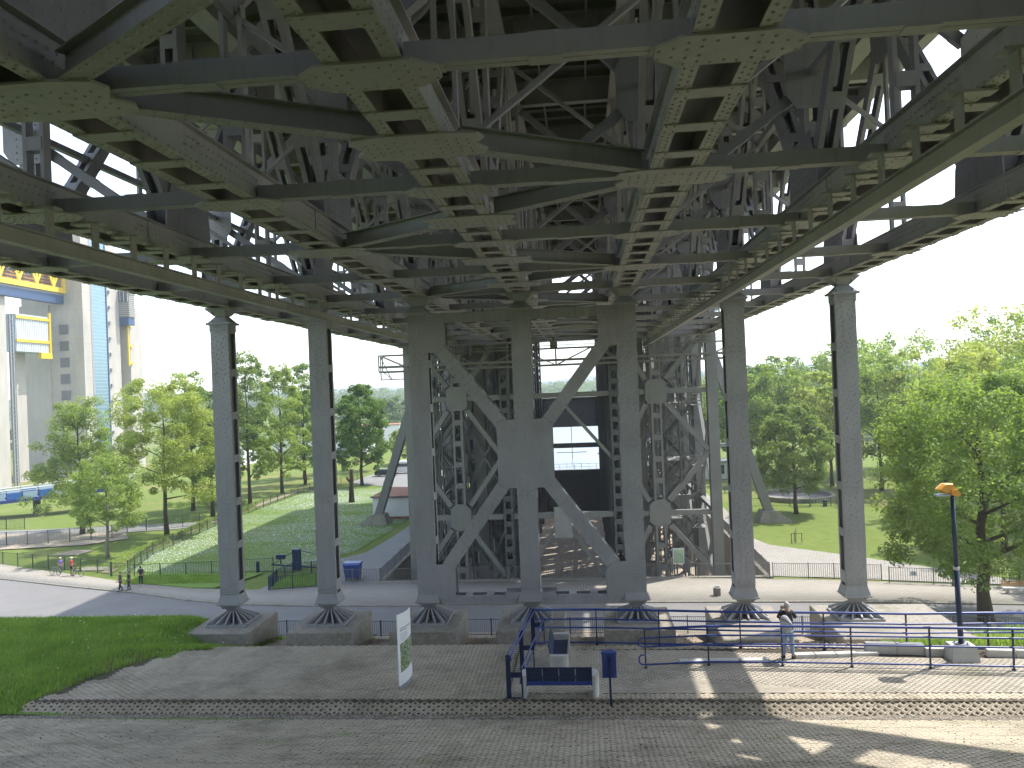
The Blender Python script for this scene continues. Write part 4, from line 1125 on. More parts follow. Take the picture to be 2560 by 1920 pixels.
def light_rail(name, pts, h, label, cat, mat='steel_l', post=2.0, rails=(0.5, 1.0), r=0.03, parent=None):
    t = thing(name, pts[0], label, cat)
    for i, (a, b_) in enumerate(zip(pts[:-1], pts[1:])):
        a = Vector(a); b_ = Vector(b_); n = max(1, round((b_ - a).length / post))
        for q in range(n + (1 if i == len(pts) - 2 else 0)):
            p = a.lerp(b_, q / n); mb = MB(); mb.tube(p, p + Vector((0, 0, h)), r, n=6); mb.build('post', M[mat], t)
        for k in rails:
            mb = MB(); mb.tube(a + Vector((0, 0, h * k)), b_ + Vector((0, 0, h * k)), r, n=6); mb.build('rail', M[mat], t)
    return t
light_rail('port_wall_railing', [(8, 93.2, 2.85), (20.4, 93.2, 2.85)], 1.0, 'thin grey railing on top of the dark port wall in front of the water', 'railing', 'steel_l', 1.3)
# signal mast with lamps beside the water
t = thing('signal_mast', (19.6, 96, 2.8), 'dark signal mast with lamps standing beside the canal water behind the portal', 'signal mast')
mb = MB(); mb.tube((19.6, 96, 0.1), (19.6, 96, 9.9), 0.14, n=6); mb.beam((18.2, 96, 5.2), (19.6, 96, 5.2), 0.15, 0.15); mb.build('mast', M['dark'], t)
for z in (5.9, 6.6, 7.6): 
    mb = MB(); mb.box(19.0, 19.45, 95.8, 96.1, z, z + 0.45); mb.build('signal_lamp', M['dark'], t)
t = thing('channel_marker', (13.2, 140, 0.1), 'thin white marker mast standing in the canal', 'marker mast')
mb = MB(); mb.tube((13.2, 140, 0.1), (13.2, 140, 11.5), 0.09, n=6); mb.build('mast', M['grey'], t)
mb = MB(); mb.beam((10.8, 140, 8.6), (13.4, 140, 8.6), 0.1, 0.1); mb.beam((9.6, 140, 1.6), (16.6, 140, 1.6), 0.18, 0.18); mb.build('arm', M['grey'], t)
# ------------------------------------------------------------------ inspection gantry hanging across the front
g = thing('inspection_gantry', (13.4, 30.5, 18.6), 'slender light grey inspection gantry with handrails spanning in front of the lift', 'gantry')
x0, x1 = -1.1, 29.0
for y, zb, zt in ((29.9, 18.75, 20.15), (31.1, 18.75, 20.15)):
    mb = MB(); mb.beam((x0, y, zb), (x1, y, zb), 0.12, 0.14); mb.beam((x0, y, zt), (x1, y, zt), 0.08, 0.09); mb.beam((x0, y, zb + 0.42), (x1, y, zb + 0.42), 0.1, 0.16)
    mb.build('chord', M['steel_t'], g)
    mb = MB(); n = 10
    for i in range(n + 1):
        x = x0 + (x1 - x0) * i / n; mb.beam((x, y, zb), (x, y, zt), 0.09, 0.09, (1, 0, 0))
        if i < n:
            xm = x + (x1 - x0) / n
            if i % 2 == 0: mb.beam((x, y, zt), (xm, y, zb), 0.07, 0.07, (0, 1, 0))
            else: mb.beam((x, y, zb), (xm, y, zt), 0.07, 0.07, (0, 1, 0))
    mb.build('lattice_bar', M['steel_t'], g)
mb = MB(); mb.box(x0, x1, 29.95, 31.05, 19.10, 19.14); mb.build('walkway', M['steel_b'], g)
mb = MB()
for y in (29.9, 31.1):
    for z in (20.42, 20.7): mb.tube((x0 + 2, y, z), (x1, y, z), 0.022, n=5)
mb.build('handrail', M['steel_l'], g)
mb = MB()
for x in (1.5, 13.8, 26):
    mb.beam((x, 30.5, 20.1), (x, 30.5, 22.0), 0.16, 0.16, (1, 0, 0)); mb.box(x - 0.3, x + 0.3, 30.2, 30.8, 20.2, 20.75)
mb.build('suspension', M['steel_t'], g)
mb = MB()
for s_, xx in ((1, x0),):
    for z in (18.1, 18.75): mb.beam((xx, 30.5, z), (xx + 3.4, 30.5, z), 0.08, 0.08)
    mb.beam((xx, 30.5, 18.1), (xx, 30.5, 20.2), 0.08, 0.08, (1, 0, 0)); mb.beam((xx, 30.5, 20.1), (xx + 0.9, 30.5, 18.1), 0.06, 0.06); mb.beam((xx + 1, 30.5, 18.1), (xx + 0.2, 30.5, 18.75), 0.06, 0.06)
mb.build('end_frame', M['steel_t'], g)
# ------------------------------------------------------------------ the new boat lift, far left
M['bluegrey'] = simple('muted_blue_paint', (0.035, 0.075, 0.16), 0.5, 0.1, 2, bmp=0)
nl = thing('new_boat_lift', (-108, 140, 0), 'pale concrete tower of the new boat lift with yellow steelwork, far left', 'boat lift')
T = M['conc_tower']
def nb(name, b, mat, parent=None):
    mb = MB(); mb.box(*b); return mb.build(name, mat, parent or nl)
nb('tower_wall', (-116.5, -101, 134.5, 137.4, -0.5, 62), T); nb('tower_wall', (-116.5, -101.6, 137.4, 143.6, -0.5, 62), T); nb('tower_wall', (-116.5, -101, 143.6, 148.6, -0.5, 62), T)
nb('rear_tower', (-103.6, -100.2, 151.5, 156.5, -0.5, 41.5), T)
# board joints of the shuttering as thin grey strips on the wall faces
for z in np.arange(3.2, 61, 4.05):
    nb('shutter_joint', (-116.52, -100.985, 134.485, 137.3, z, z + 0.05), M['grey'])
    nb('shutter_joint', (-101.2, -100.985, 143.7, 148.61, z + 1.4, z + 1.45), M['grey'])
for x in (-112.2, -103.4): nb('shutter_joint', (x, x + 0.05, 134.48, 134.5, 0, 62), M['grey'])
gl = nb('curtain_wall', (-101.5, -101.1, 137.5, 143.5, 3.5, 62), M['glass_t'])
for z in np.arange(4.3, 61.5, 0.85): nb('glazing_bar', (-101.1, -101.06, 137.5, 143.5, z, z + 0.05), M['palepanel'], gl)
nb('glazing_post', (-101.1, -100.95, 143.42, 143.75, 3, 62), M['bluegrey'], gl); nb('glazing_post', (-101.1, -100.95, 137.35, 138.1, 3, 62), M['grey'], gl)
for z in np.arange(5.5, 50, 3.9): nb('wall_bracket', (-101, -100.6, 144.1, 144.6, z, z + 0.8), M['grey'])
for i in range(9):
    z = 33.75 - 3.92 * i + 0.08
    v = nb('vent_louvre', (-107.05, -104.72, 134.40, 134.47, z, z + 2.35), M['grey'])
    for q in range(9): nb('louvre_slat', (-107.0, -104.77, 134.32, 134.42, z + 0.12 + q * 0.25, z + 0.25 + q * 0.25), M['fence'], v)
nb('recess_wall', (-117, -109.5, 134.3, 135.0, -0.5, 41), T)
# front pillar
nb('pillar', (-111.2, -106.6, 113.5, 117.4, -0.5, 41.7), T); nb('pillar', (-112, -110.4, 124.5, 127.5, -0.5, 37), T)
mb = MB()
for y in (118.2, 119.0): mb.box(-106.7, -106.4, y, y + 0.25, 0, 37)
for z in np.arange(1, 37, 0.9): mb.box(-106.75, -106.4, 118.2, 119.25, z, z + 0.1)
mb.build('rack_ladder', M['grey'], nl)
# corrugated counterweight cladding with yellow bands
cw = nb('cladding_box', (-110.5, -107, 120.6, 130.5, 29.3, 37.6), M['palepanel'])
for y in np.arange(120.8, 130.4, 0.55): nb('cladding_rib', (-107.0, -106.86, y, y + 0.22, 29.3, 37.6), M['white'], cw)
for z in (31.4, 36.6):
    nb('yellow_band', (-106.85, -106.6, 120.4, 130.9, z, z + 0.62), M['yellow'])
nb('yellow_corner', (-107.4, -106.4, 127.5, 131.1, 27.9, 29.2), M['yellow']); nb('yellow_post', (-106.95, -106.5, 130.6, 131.1, 28, 38.6), M['yellow'])
cw2 = nb('cladding_box', (-110.5, -107, 104, 112.5, 29.3, 37.6), M['palepanel'])
for z in (31.4, 36.6): nb('yellow_band', (-106.85, -106.6, 103, 113.1, z, z + 0.62), M['yellow'])
nb('yellow_post', (-106.95, -106.5, 112.6, 113.1, 27.5, 38.6), M['yellow'])
for z in (36.6, 31.4, 27.0): nb('yellow_band', (-100.1, -99.8, 150.4, 152.2, z, z + 0.6), M['yellow'])
nb('yellow_post', (-100.15, -99.75, 150.2, 150.6, 26.5, 41), M['yellow'])
# blue beam and yellow truss walkway
nb('blue_beam', (-107.2, -105.6, 100, 134.3, 41.0, 43.0), M['bluegrey']); nb('soffit', (-110, -105.6, 100, 134.2, 43.0, 43.45), M['grey'])
tr = MB(); tr.box(-105.5, -105.05, 98, 134.4, 43.5, 44.7); tr.box(-105.5, -105.05, 98, 136.5, 53.0, 54)
ty = tr.build('yellow_truss_chord', M['yellow'], nl)
y = 98.0
while y < 136:
    mb = MB(); mb.box(-105.45, -105.1, y, y + 0.5, 44.7, 53); mb.build('truss_post', M['yellow'], ty)
    mb = MB(); mb.beam((-105.28, y + 0.3, 44.7), (-105.28, y + 2.9, 50), 0.3, 0.5, (1, 0, 0)); mb.beam((-105.28, y + 0.3, 44.7), (-105.28, y - 2.3, 50), 0.3, 0.5, (1, 0, 0)); mb.build('truss_diagonal', M['yellow'], ty)
    y += 5.4
nb('truss_end_post', (-105.6, -104.95, 133.6, 134.45, 43.45, 55), M['yellow'])
hw = nb('hall_wall', (-110, -107.6, 98, 134.2, 44.4, 56), M['fence'])
for z in np.arange(45.2, 56, 0.7): nb('wall_slat', (-107.6, -107.45, 98, 134.2, z, z + 0.32), M['wood'], hw)
for y in (103, 115.5, 125): nb('window', (-107.44, -107.38, y, y + 4.2, 46.8, 50), M['glass'], hw)
# window cabin on the back corner
cb = nb('cabin', (-104, -98.4, 148.7, 151.3, 38.9, 47.5), M['fence'])
for z in np.arange(39.2, 47.3, 0.5): nb('wall_slat', (-98.4, -98.32, 148.7, 151.3, z, z + 0.24), M['conc_l'], cb); 
for z in np.arange(39.2, 47.3, 0.5): nb('wall_slat', (-104, -98.4, 148.62, 148.7, z, z + 0.24), M['conc_l'], cb)
wn_ = nb('window', (-101.6, -98.5, 148.5, 148.62, 42.8, 45.4), M['glass'], cb)
for x in np.arange(-101.6, -98.4, 1.0): nb('window_frame', (x, x + 0.1, 148.44, 148.5, 42.8, 45.4), M['white'], wn_)
nb('cabin_beam', (-104, -98.6, 148.7, 151.3, 36.9, 38.9), M['bluegrey'])
# ------------------------------------------------------------------ fences
def fence(name, pts, h, label, mat, cat='fence', post=2.5, bar=0.13, pr=0.035, br=0.009, base=0.08, group=None, post_h=0.06, sq=True, zf=None):
    zf = zf or (lambda x, y: 0.0)
    P = [Vector((p[0], p[1], (p[2] if len(p) > 2 else zf(p[0], p[1])))) for p in pts]
    t = thing(name, P[0], label, cat, group)
    bars = MB(); pm = None
    for i, (a, b_) in enumerate(zip(P[:-1], P[1:])):
        L = (b_ - a).length; n = max(1, round(L / post)); d = (b_ - a).normalized()
        for q in range(n + (1 if i == len(P) - 2 else 0)):
            p = a.lerp(b_, q / n)
            if pm is None:
                mb = MB(); mb.box(-pr, pr, -pr, pr, -0.05, h + post_h); pm = bpy.data.meshes.new('post'); pm.from_pydata(mb.v, [], mb.f); pm.materials.append(M[mat])
            link_copy(pm, 'post', p, t)
        for z in (base + 0.02, h - 0.02):
            mb = MB(); mb.beam(a + Vector((0, 0, z)), b_ + Vector((0, 0, z)), 0.035, 0.035); mb.build('rail', M[mat], t)
        if bar:
            m = int(L / bar)
            for q in range(1, m):
                p = a.lerp(b_, q / m); bars.gbox(p + Vector((0, 0, (h + base) / 2)), (br, 0, 0), (0, br, 0), (0, 0, (h - base) / 2 - 0.02))
    if bar: bars.build('bar', M[mat], t, kind='stuff')
    return t
fence('road_fence', [(-60, 28.6, 0), (-42.1, 24.9, 0), (-32, 21.4, 0), (-28.5, 20.4, 0), (-22, 19.1, 0), (-12.5, 18.0, 0), (-5.5, 19.0, 0), (3.7, 18.6, 0)], 1.1, 'dark blue low bar fence along the near side of the road, behind the grass bank', 'fence_k', post=2.6)
fence('road_fence', [(3.75, 18.6, 0.0), (20, 18.9, 0), (34.8, 18.3, 0.0), (37.0, 18.3, 0.0)], 1.15, 'dark blue bar fence between the road and the column foundations', 'fence_k', post=2.6)
fence('road_fence', [(37.05, 18.2, 0), (43.4, 17.7, 0), (60, 15.8, 0), (75, 13.5, 0)], 1.2, 'black bar fence beside the road behind the blue lamp post at the right', 'fence', post=2.0, bar=0.17, pr=0.045)
# park side
fence('park_fence', [(-75, 53.5, 0), (-60, 48.0, 0), (-47.2, 43.2, 0), (-33.1, 38.5, 0), (-30.9, 37.3, 0)], 1.35, 'dark green bar fence behind the two cyclists on the pavement', 'fence_g', post=2.6, bar=0.16)
fence('park_fence', [(-30.8, 37.3, 0), (-27.8, 36.3, 0), (-20.3, 36.9, 0), (-14.6, 38.0, 0)], 1.35, 'dark green bar fence in front of the white flowering lawn', 'fence_g', post=2.9, bar=0.16)
fence('hedge_fence', [(-29.5, 37.9, 0), (-32.0, 46.4, 0), (-33.8, 66, 0), (-33.6, 84.3, 0), (-33.2, 100.5, 0)], 1.35, 'brown wire fence running back along the hedge and the flowering lawn', 'fence_g', post=2.5, bar=0.14, br=0.007)
fence('parking_fence', [(-33, 100.6, 0), (-29.4, 108, 0), (-28.6, 114, 0)], 1.2, 'low brown fence beside the far parking area', 'fence_g', post=2.2, bar=0.14, br=0.007)
fence('access_fence', [(-75, 53.9, 0.12), (-60, 52.6, 0.12), (-50, 53.8, 0.12), (-43.5, 56.5, 0.1), (-44, 60.5, 0.1), (-40, 62.5, 0), (-36.2, 64.5, 0)], 1.6, 'dark bar fence beside the access road left of the trees', 'fence_g', post=2.8, bar=0.15)
fence('access_fence', [(-100, 63.6, 0.06), (-75, 64.2, 0.06), (-62, 65, 0.06)], 1.5, 'far dark bar fence under the blue footbridge', 'fence_k', post=2.8, bar=0.18)
# pit railings
fence('pit_railing', [(-7.6, 33.1, 0.13), (-2.6, 33.0, 0.16), (8.9, 33.0, 0.16)], 1.15, 'grey bar railing left of the braced frame, behind the pavement', 'fence', post=2.6, bar=0.15, br=0.013)
fence('pit_railing', [(9.0, 33.0, 0.16), (22.7, 33.0, 0.16)], 1.15, 'grey bar railing in front of the sunlit pit floor, seen between the frame legs', 'fence', post=2.6, bar=0.15, br=0.013)
fence('pit_railing', [(22.75, 33.0, 0.16), (23.2, 33.2, 0.16), (23.3, 36.5, 0.16)], 1.15, 'grey bar railing curving back at the left side of the pit stair entrance', 'fence', post=2.6, bar=0.15, br=0.013)
fence('pit_railing', [(24.6, 36.5, 0.16), (24.7, 33.4, 0.16), (25.3, 32.9, 0.16), (31.2, 32.6, 0.16)], 1.15, 'grey bar railing right of the pit stair entrance, behind the round litter bin', 'fence', post=2.6, bar=0.15, br=0.013)
fence('pit_railing', [(-2.65, 33.3, 0.12), (-2.65, 46, 0.12), (-2.65, 60, 0.12)], 1.15, 'grey railing running back along the left pit wall beside the asphalt path', 'fence', post=2.6, bar=0.15, br=0.013)
fence('pit_railing', [(31.25, 33.0, 0.12), (31.25, 48, 0.12), (31.25, 62, 0.12)], 1.15, 'grey railing running back along the right pit wall beside the park path', 'fence', post=2.6, bar=0.15, br=0.013)
fence('park_gate', [(31.4, 32.3, 0.13), (34.2, 32.0, 0.13), (36.2, 31.8, 0.13), (38.3, 31.5, 0.13), (39.7, 31.1, 0.13)], 1.25, 'long grey bar gate across the park path between the two right columns', 'fence', 'gate', post=1.9, bar=0.16, br=0.013)
t = fence('park_gate', [(40.0, 30.3, 0.13), (43.1, 29.6, 0.13), (46.2, 29.0, 0.13)], 1.25, 'grey double bar gate with a round prohibition sign, left of the lamp post', 'fence', 'gate', post=3.2, bar=0.16, br=0.013)
mb = MB(); mb.box(43.75, 44.2, 29.40, 29.43, 0.65, 1.3); sp = mb.build('sign_plate', M['white'], t)
mb = MB(); mb.torus((43.97, 29.385, 1.08), (0, 1, 0), 0.14, 0.035, 14, 4); mb.box(43.87, 44.07, 29.37, 29.395, 1.06, 1.10)
M['red'] = simple('sign_red', (0.5, 0.03, 0.03), 0.4, 0.05, 2, bmp=0); mb.build('sign_ring', M['red'], sp)
mb = MB(); mb.box(44.4, 45.1, 29.26, 29.29, 0.95, 1.28); mb.build('sign_plate', M['white'], t)
mb = MB(); mb.box(41.5, 41.95, 29.93, 29.96, 0.75, 1.1); mb.build('sign_plate', M['palepanel'], t)
fence('park_fence', [(46.3, 28.9, 0.13), (54, 27.4, 0.13), (66, 25.6, 0.13)], 1.3, 'black bar fence behind the orange bench at the right edge', 'fence_g', post=2.4, bar=0.16)
fence('planter_fence', [(35.5, 69.5, 0), (40, 68.8, 0), (50, 67.6, 0), (62, 66.5, 0)], 1.1, 'thin dark fence behind the park benches in front of the round stone ring', 'fence_g', post=2.6, bar=0.2)
# blue enclosure with barrier left of the second column
fence('blue_enclosure', [(-8.0, 31.7, 0.13), (-11.9, 30.7, 0.13), (-12.3, 33.4, 0.13), (-12.0, 36.4, 0.05), (-8.4, 36.6, 0.05)], 1.2, 'blue bar enclosure around a small patch of grass, left of the second column', 'blue_dk', post=1.8, bar=0.14, br=0.012)
t = thing('swing_barrier', (-12.3, 38.6, 0), 'dark blue swing barrier with its counterweight box beside the flowering lawn', 'barrier')
mb = MB(); mb.beam((-15, 38.6, 0.55), (-8.2, 37.4, 0.35), 0.10, 0.14); mb.beam((-15, 38.6, 0.55), (-12.4, 38.4, 2.0), 0.05, 0.06); mb.beam((-12.4, 38.4, 2.0), (-8.2, 37.4, 1.35), 0.05, 0.06); mb.build('boom', M['blue_dk'], t)
mb = MB(); mb.box(-12.75, -12.05, 38.2, 38.8, 0, 2.05); mb.build('barrier_post', M['blue_dk'], t)
mb = MB(); mb.box(-9.9, -9.5, 37.5, 37.53, 0.9, 1.4); mb.box(-9.0, -8.6, 37.3, 37.33, 0.85, 1.25); mb.build('sign_plate', M['white'], t)
for p, l in (((-15.9, 37.4), 'short blue bollard post in front of the fence on the lawn edge'),):
    mb = MB(); mb.box(p[0] - 0.12, p[0] + 0.12, p[1] - 0.12, p[1] + 0.12, 0, 1.15); mb.box(p[0] - 0.07, p[0] + 0.07, p[1] - 0.135, p[1] - 0.12, 0.85, 1.0)
    tag(mb.build('bollard', M['blue_dk'], org=(p[0], p[1], 0)), l, 'bollard')
t = thing('letter_box', (-15.2, 41.2, 0), 'small dark box on a stand behind the bar fence', 'box')
mb = MB(); mb.box(-15.6, -14.7, 41.0, 41.3, 0.5, 0.95); mb.build('box_body', M['blue_dk'], t); mb = MB(); mb.box(-15.2, -15.1, 41.1, 41.2, 0, 0.5); mb.build('stand', M['blue_dk'], t)
# blue wheeled refuse container
t = thing('refuse_container', (-5.5, 34.4, 0.1), 'blue wheeled refuse container with closed lid behind the grey railing', 'refuse container')
mb = MB(); mb.frustum((-5.5, 34.4, 0.25), 0.62, 0.42, (-5.5, 34.4, 1.45), 0.75, 0.52)
for x in (-5.9, -5.5, -5.1): mb.box(x - 0.03, x + 0.03, 33.86, 33.9, 0.3, 1.3)
mb.build('container_body', M['blue'], t); mb = MB(); mb.prism([(-6.3, 33.8, 1.46), (-6.3, 35.0, 1.46), (-6.3, 34.9, 1.62), (-6.3, 34.0, 1.62)], (1.6, 0, 0)); mb.build('lid', M['blue'], t)
for x in (-6.05, -4.95):
    for y in (34.0, 34.8):
        mb = MB(); mb.tube((x - 0.03, y, 0.15), (x + 0.03, y, 0.15), 0.1, n=10); mb.build('wheel', M['rubber'], t)
# ------------------------------------------------------------------ blue handrails on the terrace
def blue_rail(name, posts, h, fr_, label, loops=(), zf=None, pr=0.02, rr=0.034, mat='blue'):
    t = thing(name, posts[0], label, 'handrail')
    for p in posts:
        p = Vector(p); mb = MB(); mb.box(p.x - pr, p.x + pr, p.y - 0.03, p.y + 0.03, p.z - 0.05, p.z + h * max(fr_) + 0.02); mb.tube((p.x, p.y, p.z - 0.03), (p.x, p.y, p.z + 0.03), 0.06, n=8)
        mb.build('post', M['blue_dk'], t)
    for i, f in enumerate(fr_):
        mb = MB(); mb.pipe([Vector(p) + Vector((0, -0.05, h * f)) for p in posts], rr * (1.25 if i in (0,) else 0.9), 7); mb.build('rail', M[mat], t, True)
    for q in loops:
        mb = MB(); mb.pipe(q, rr * 0.8, 7); mb.build('end_loop', M[mat], t, True)
    return t
TZ = 7.6
front = [(17.76, -7.47, TZ), (19.83, -7.25, TZ), (22.18, -7.32, TZ), (24.31, -7.45, TZ), (26.66, -7.6, TZ), (29.06, -7.78, TZ), (31.5, -8.0, TZ)]
lp = lambda z0, z1: [(17.78, -7.52, TZ + z1), (17.62, -7.52, TZ + z1 - 0.01), (17.55, -7.52, TZ + z1 - 0.08), (17.55, -7.52, TZ + z0 + 0.08), (17.62, -7.52, TZ + z0 + 0.01), (17.78, -7.52, TZ + z0)]
blue_rail('terrace_handrail', front, 1.3, (1.0, 0.77, 0.55, 0.10), 'blue tubular handrail nearest the camera on the brick terrace, in front of the man', (lp(0.13, 0.45), lp(0.72, 1.0)))
back = [(13.95, -5.05, TZ), (16.21, -5.1, TZ), (18.43, -5.3, TZ), (21.2, -5.6, TZ), (23.98, -5.78, TZ), (26.61, -6.0, TZ), (29.22, -6.0, TZ), (32, -6.1, TZ)]
blue_rail('terrace_handrail', back, 1.25, (1.0, 0.72, 0.48, 0.05), 'blue tubular handrail along the rear terrace edge, behind the man', ())
# left run with flat plate posts
t = thing('bench_handrail', (13.5, -9.8, TZ), 'blue handrail with flat plate posts running away from the camera left of the benches', 'handrail')
for p in ((13.47, -9.84), (13.68, -7.5), (13.9, -5.1)):
    mb = MB(); mb.box(p[0] - 0.07, p[0] + 0.07, p[1] - 0.012, p[1] + 0.012, TZ, TZ + 1.3); mb.box(p[0] + 0.07, p[0] + 0.42, p[1] - 0.01, p[1] + 0.01, TZ + 0.62, TZ + 0.78); mb.box(p[0] - 0.1, p[0] + 0.4, p[1] - 0.04, p[1] + 0.04, TZ, TZ + 0.02)
    mb.build('post_plate', M['blue_dk'], t)
    mb = MB(); mb.tube((p[0] + 0.40, p[1], TZ), (p[0] + 0.40, p[1], TZ + 0.9), 0.022, n=7); mb.build('post', M['blue_dk'], t)
for dx, z in ((0, 1.3), (0.09, 1.25), (0.40, 0.9), (0.36, 0.55)):
    mb = MB(); mb.pipe([(13.47 + dx, -9.86, TZ + z - 0.12), (13.47 + dx, -9.82, TZ + z), (13.68 + dx, -7.5, TZ + z), (13.9 + dx, -5.1, TZ + z)], 0.024, 7); mb.build('rail', M['blue'], t, True)
# ------------------------------------------------------------------ two benches of concrete ends and blue perforated steel
def perf_mat():
    m, nt, b = new_mat('perforated_blue_sheet'); v = coords(nt); vo = N(nt, 'ShaderNodeTexVoronoi'); vo.inputs['Scale'].default_value = 34
    vo.inputs['Randomness'].default_value = 0.0
    nt.links.new(v, vo.inputs['Vector']); c = ramp(nt, vo.outputs['Distance'], [(0.30, (0.008, 0.014, 0.04)), (0.36, (0.022, 0.036, 0.085))])
    nt.links.new(c, b.inputs['Base Color']); b.inputs['Roughness'].default_value = 0.45; return m
M['perf'] = perf_mat()
def bench(loc, rz, label, L=2.0):
    t = thing('bench', loc, label, 'bench', 'concrete and blue steel benches on the terrace', rz); ORG.pop(t.name, None)
    for s_ in (-1, 1):
        mb = MB(); pts = []
        for i in range(9):
            a = -math.pi / 2 + math.pi * i / 8
            pts.append((s_ * (L / 2 + 0.0 + 0.19 * math.cos(a)), 0.33 * math.sin(a), 0))
        pts = [(s_ * L / 2, 0.30, 0), (s_ * L / 2, -0.30, 0)] + pts[1:-1] if s_ > 0 else [(s_ * L / 2, -0.30, 0)] + pts[1:-1] + [(s_ * L / 2, 0.30, 0)]
        mb.prism(pts if s_ > 0 else pts[::-1], (0, 0, 0.66)); mb.build('concrete_end', M['conc_w'], t)
    x0, x1 = -L / 2 + 0.01, L / 2 - 0.01
    def bx(n, b, m, p=t):
        mb = MB(); mb.box(*b); return mb.build(n, M[m], p)
    for i in range(4):
        a = x0 + (x1 - x0) * i / 4 + 0.01; c = x0 + (x1 - x0) * (i + 1) / 4 - 0.01
        bx('seat_panel', (a, c, -0.24, 0.18, 0.44, 0.455), 'perf')
        mb = MB(); mb.prism([(a, -0.245, 0.50), (a, -0.265, 0.50), (a, -0.345, 0.90), (a, -0.325, 0.90)], (c - a, 0, 0)); mb.build('back_panel', M['perf'], t)
    bx('seat_edge', (x0, x1, 0.18, 0.24, 0.40, 0.47), 'blue_dk'); bx('seat_edge', (x0, x1, -0.29, -0.24, 0.38, 0.50), 'blue'); bx('back_top_rail', (x0, x1, -0.36, -0.31, 0.90, 0.94), 'blue_dk')
    for x in (x0 + 0.02, x1 - 0.02):
        mb = MB(); mb.beam((x, -0.26, 0.42), (x, -0.335, 0.92), 0.035, 0.03, (1, 0, 0)); mb.box(x - 0.02, x + 0.02, -0.28, 0.23, 0.36, 0.40); mb.build('bracket', M['blue_dk'], t)
    return t
bench((15.0, -9.55, TZ), 0, 'blue steel bench with rounded concrete ends, its back to the camera')
bench((14.95, -7.0, TZ), R(-90), 'blue steel bench standing sideways along the left blue handrail', 2.0)
# litter bin on a post
t = thing('litter_bin', (16.51, -10.05, 7.58), 'blue rounded litter bin on a thin post right of the front bench', 'litter bin')
mb = MB(); mb.tube((16.52, -10.08, 7.4), (16.52, -10.08, 8.9), 0.035, n=8); mb.build('post', M['blue_dk'], t)
mb = MB(); pl_ = []
for a in [math.pi * i / 8 for i in range(9)]: pl_.append((16.51 + 0.21 * math.cos(a), -9.98 + 0.19 * math.sin(a), 8.28))
mb.prism([(16.30, -10.04, 8.28), (16.72, -10.04, 8.28)] + pl_[0:9], (0, 0, 0.70)); mb.build('bin_body', M['blue'], t)
mb = MB(); mb.prism([(16.28, -10.06, 8.985), (16.74, -10.06, 8.985)] + [(16.51 + 0.23 * math.cos(a), -9.98 + 0.20 * math.sin(a), 8.985) for a in [math.pi * i / 8 for i in range(9)]], (0, 0, 0.05)); mb.build('bin_lid', M['blue'], t)
mb = MB(); mb.box(16.50, 16.54, -10.13, -10.05, 8.3, 8.92); mb.build('strap', M['blue_dk'], t)
# info panel: a curved white board standing edge-on
t = thing('info_panel', (10.05, -8.85, TZ), 'white curved information panel standing edge-on on the lattice pavers', 'information panel')
def curve(u): # plan position along the panel, u 0..1
    return Vector((9.94 + 0.22 * u + 0.07 * math.sin(math.pi * u), -9.25 + 0.85 * u, 0))
n = 10; th = 0.012
def cpanel(u0, u1, z0f, z1f, off, name, mat, parent, th=0.006):
    mb = MB(); V = []; F = []; n = 10
    for i in range(n + 1):
        u = u0 + (u1 - u0) * i / n; p = curve(u); q = (curve(min(1, u + 0.02)) - curve(max(0, u - 0.02))).normalized(); nn = Vector((q.y, -q.x, 0))
        za, zb = z0f(i / n), z1f(i / n)
        for o_ in (off, off - th):
            for z in (za, zb): V.append(p + nn * o_ + Vector((0, 0, TZ + z)))
    for i in range(n):
        a = i * 4; b_ = a + 4
        F += [(a, b_, b_ + 1, a + 1), (a + 2, a + 3, b_ + 3, b_ + 2), (a + 1, b_ + 1, b_ + 3, a + 3), (a, a + 2, b_ + 2, b_)]
    F += [(0, 1, 3, 2), (n * 4, n * 4 + 2, n * 4 + 3, n * 4 + 1)]
    mb.add(V, F); return mb.build(name, mat, parent)
bd = cpanel(0, 1, lambda u: 0.12 + 0.10 * u, lambda u: 2.36, 0.0, 'board', M['whitegloss'], t, 0.03)
def photo_mat():
    m, nt, b = new_mat('printed_aerial_picture'); v = coords(nt, (3, 3, 5)); f = noise(nt, v, 3, 5, 0.7); g = noise(nt, coords(nt, (2, 8, 9), (0.6, 0.3, 0.2)), 2.0, 3)
    c = ramp(nt, f, [(0.30, (0.05, 0.10, 0.16)), (0.42, (0.08, 0.13, 0.04)), (0.55, (0.22, 0.28, 0.12)), (0.68, (0.55, 0.55, 0.5))])
    c = mix(nt, c, (0.5, 0.5, 0.48), ramp(nt, g, [(0.56, (0, 0, 0)), (0.6, (0.8,) * 3)]))
    nt.links.new(c, b.inputs['Base Color']); b.inputs['Roughness'].default_value = 0.3; return m
M['print'] = photo_mat()
cpanel(0.10, 0.96, lambda u: 0.52 + 0.12 * u, lambda u: 1.42 + 0.12 * u, 0.004, 'picture', M['print'], bd)
M['ink'] = simple('grey_ink', (0.30, 0.31, 0.33), 0.5, 0.05, 1, bmp=0)
for i, (a, b_) in enumerate(((0.12, 0.8), (0.12, 0.55))):
    cpanel(a, b_, lambda u, i=i: 1.88 - i * 0.07, lambda u, i=i: 1.915 - i * 0.07, 0.003, 'text_line', M['ink'], bd)
for i in range(9):
    cpanel(0.14, 0.62 - 0.05 * (i % 3), lambda u, i=i: 1.74 - i * 0.03, lambda u, i=i: 1.747 - i * 0.03, 0.003, 'text_line', M['ink'], bd)
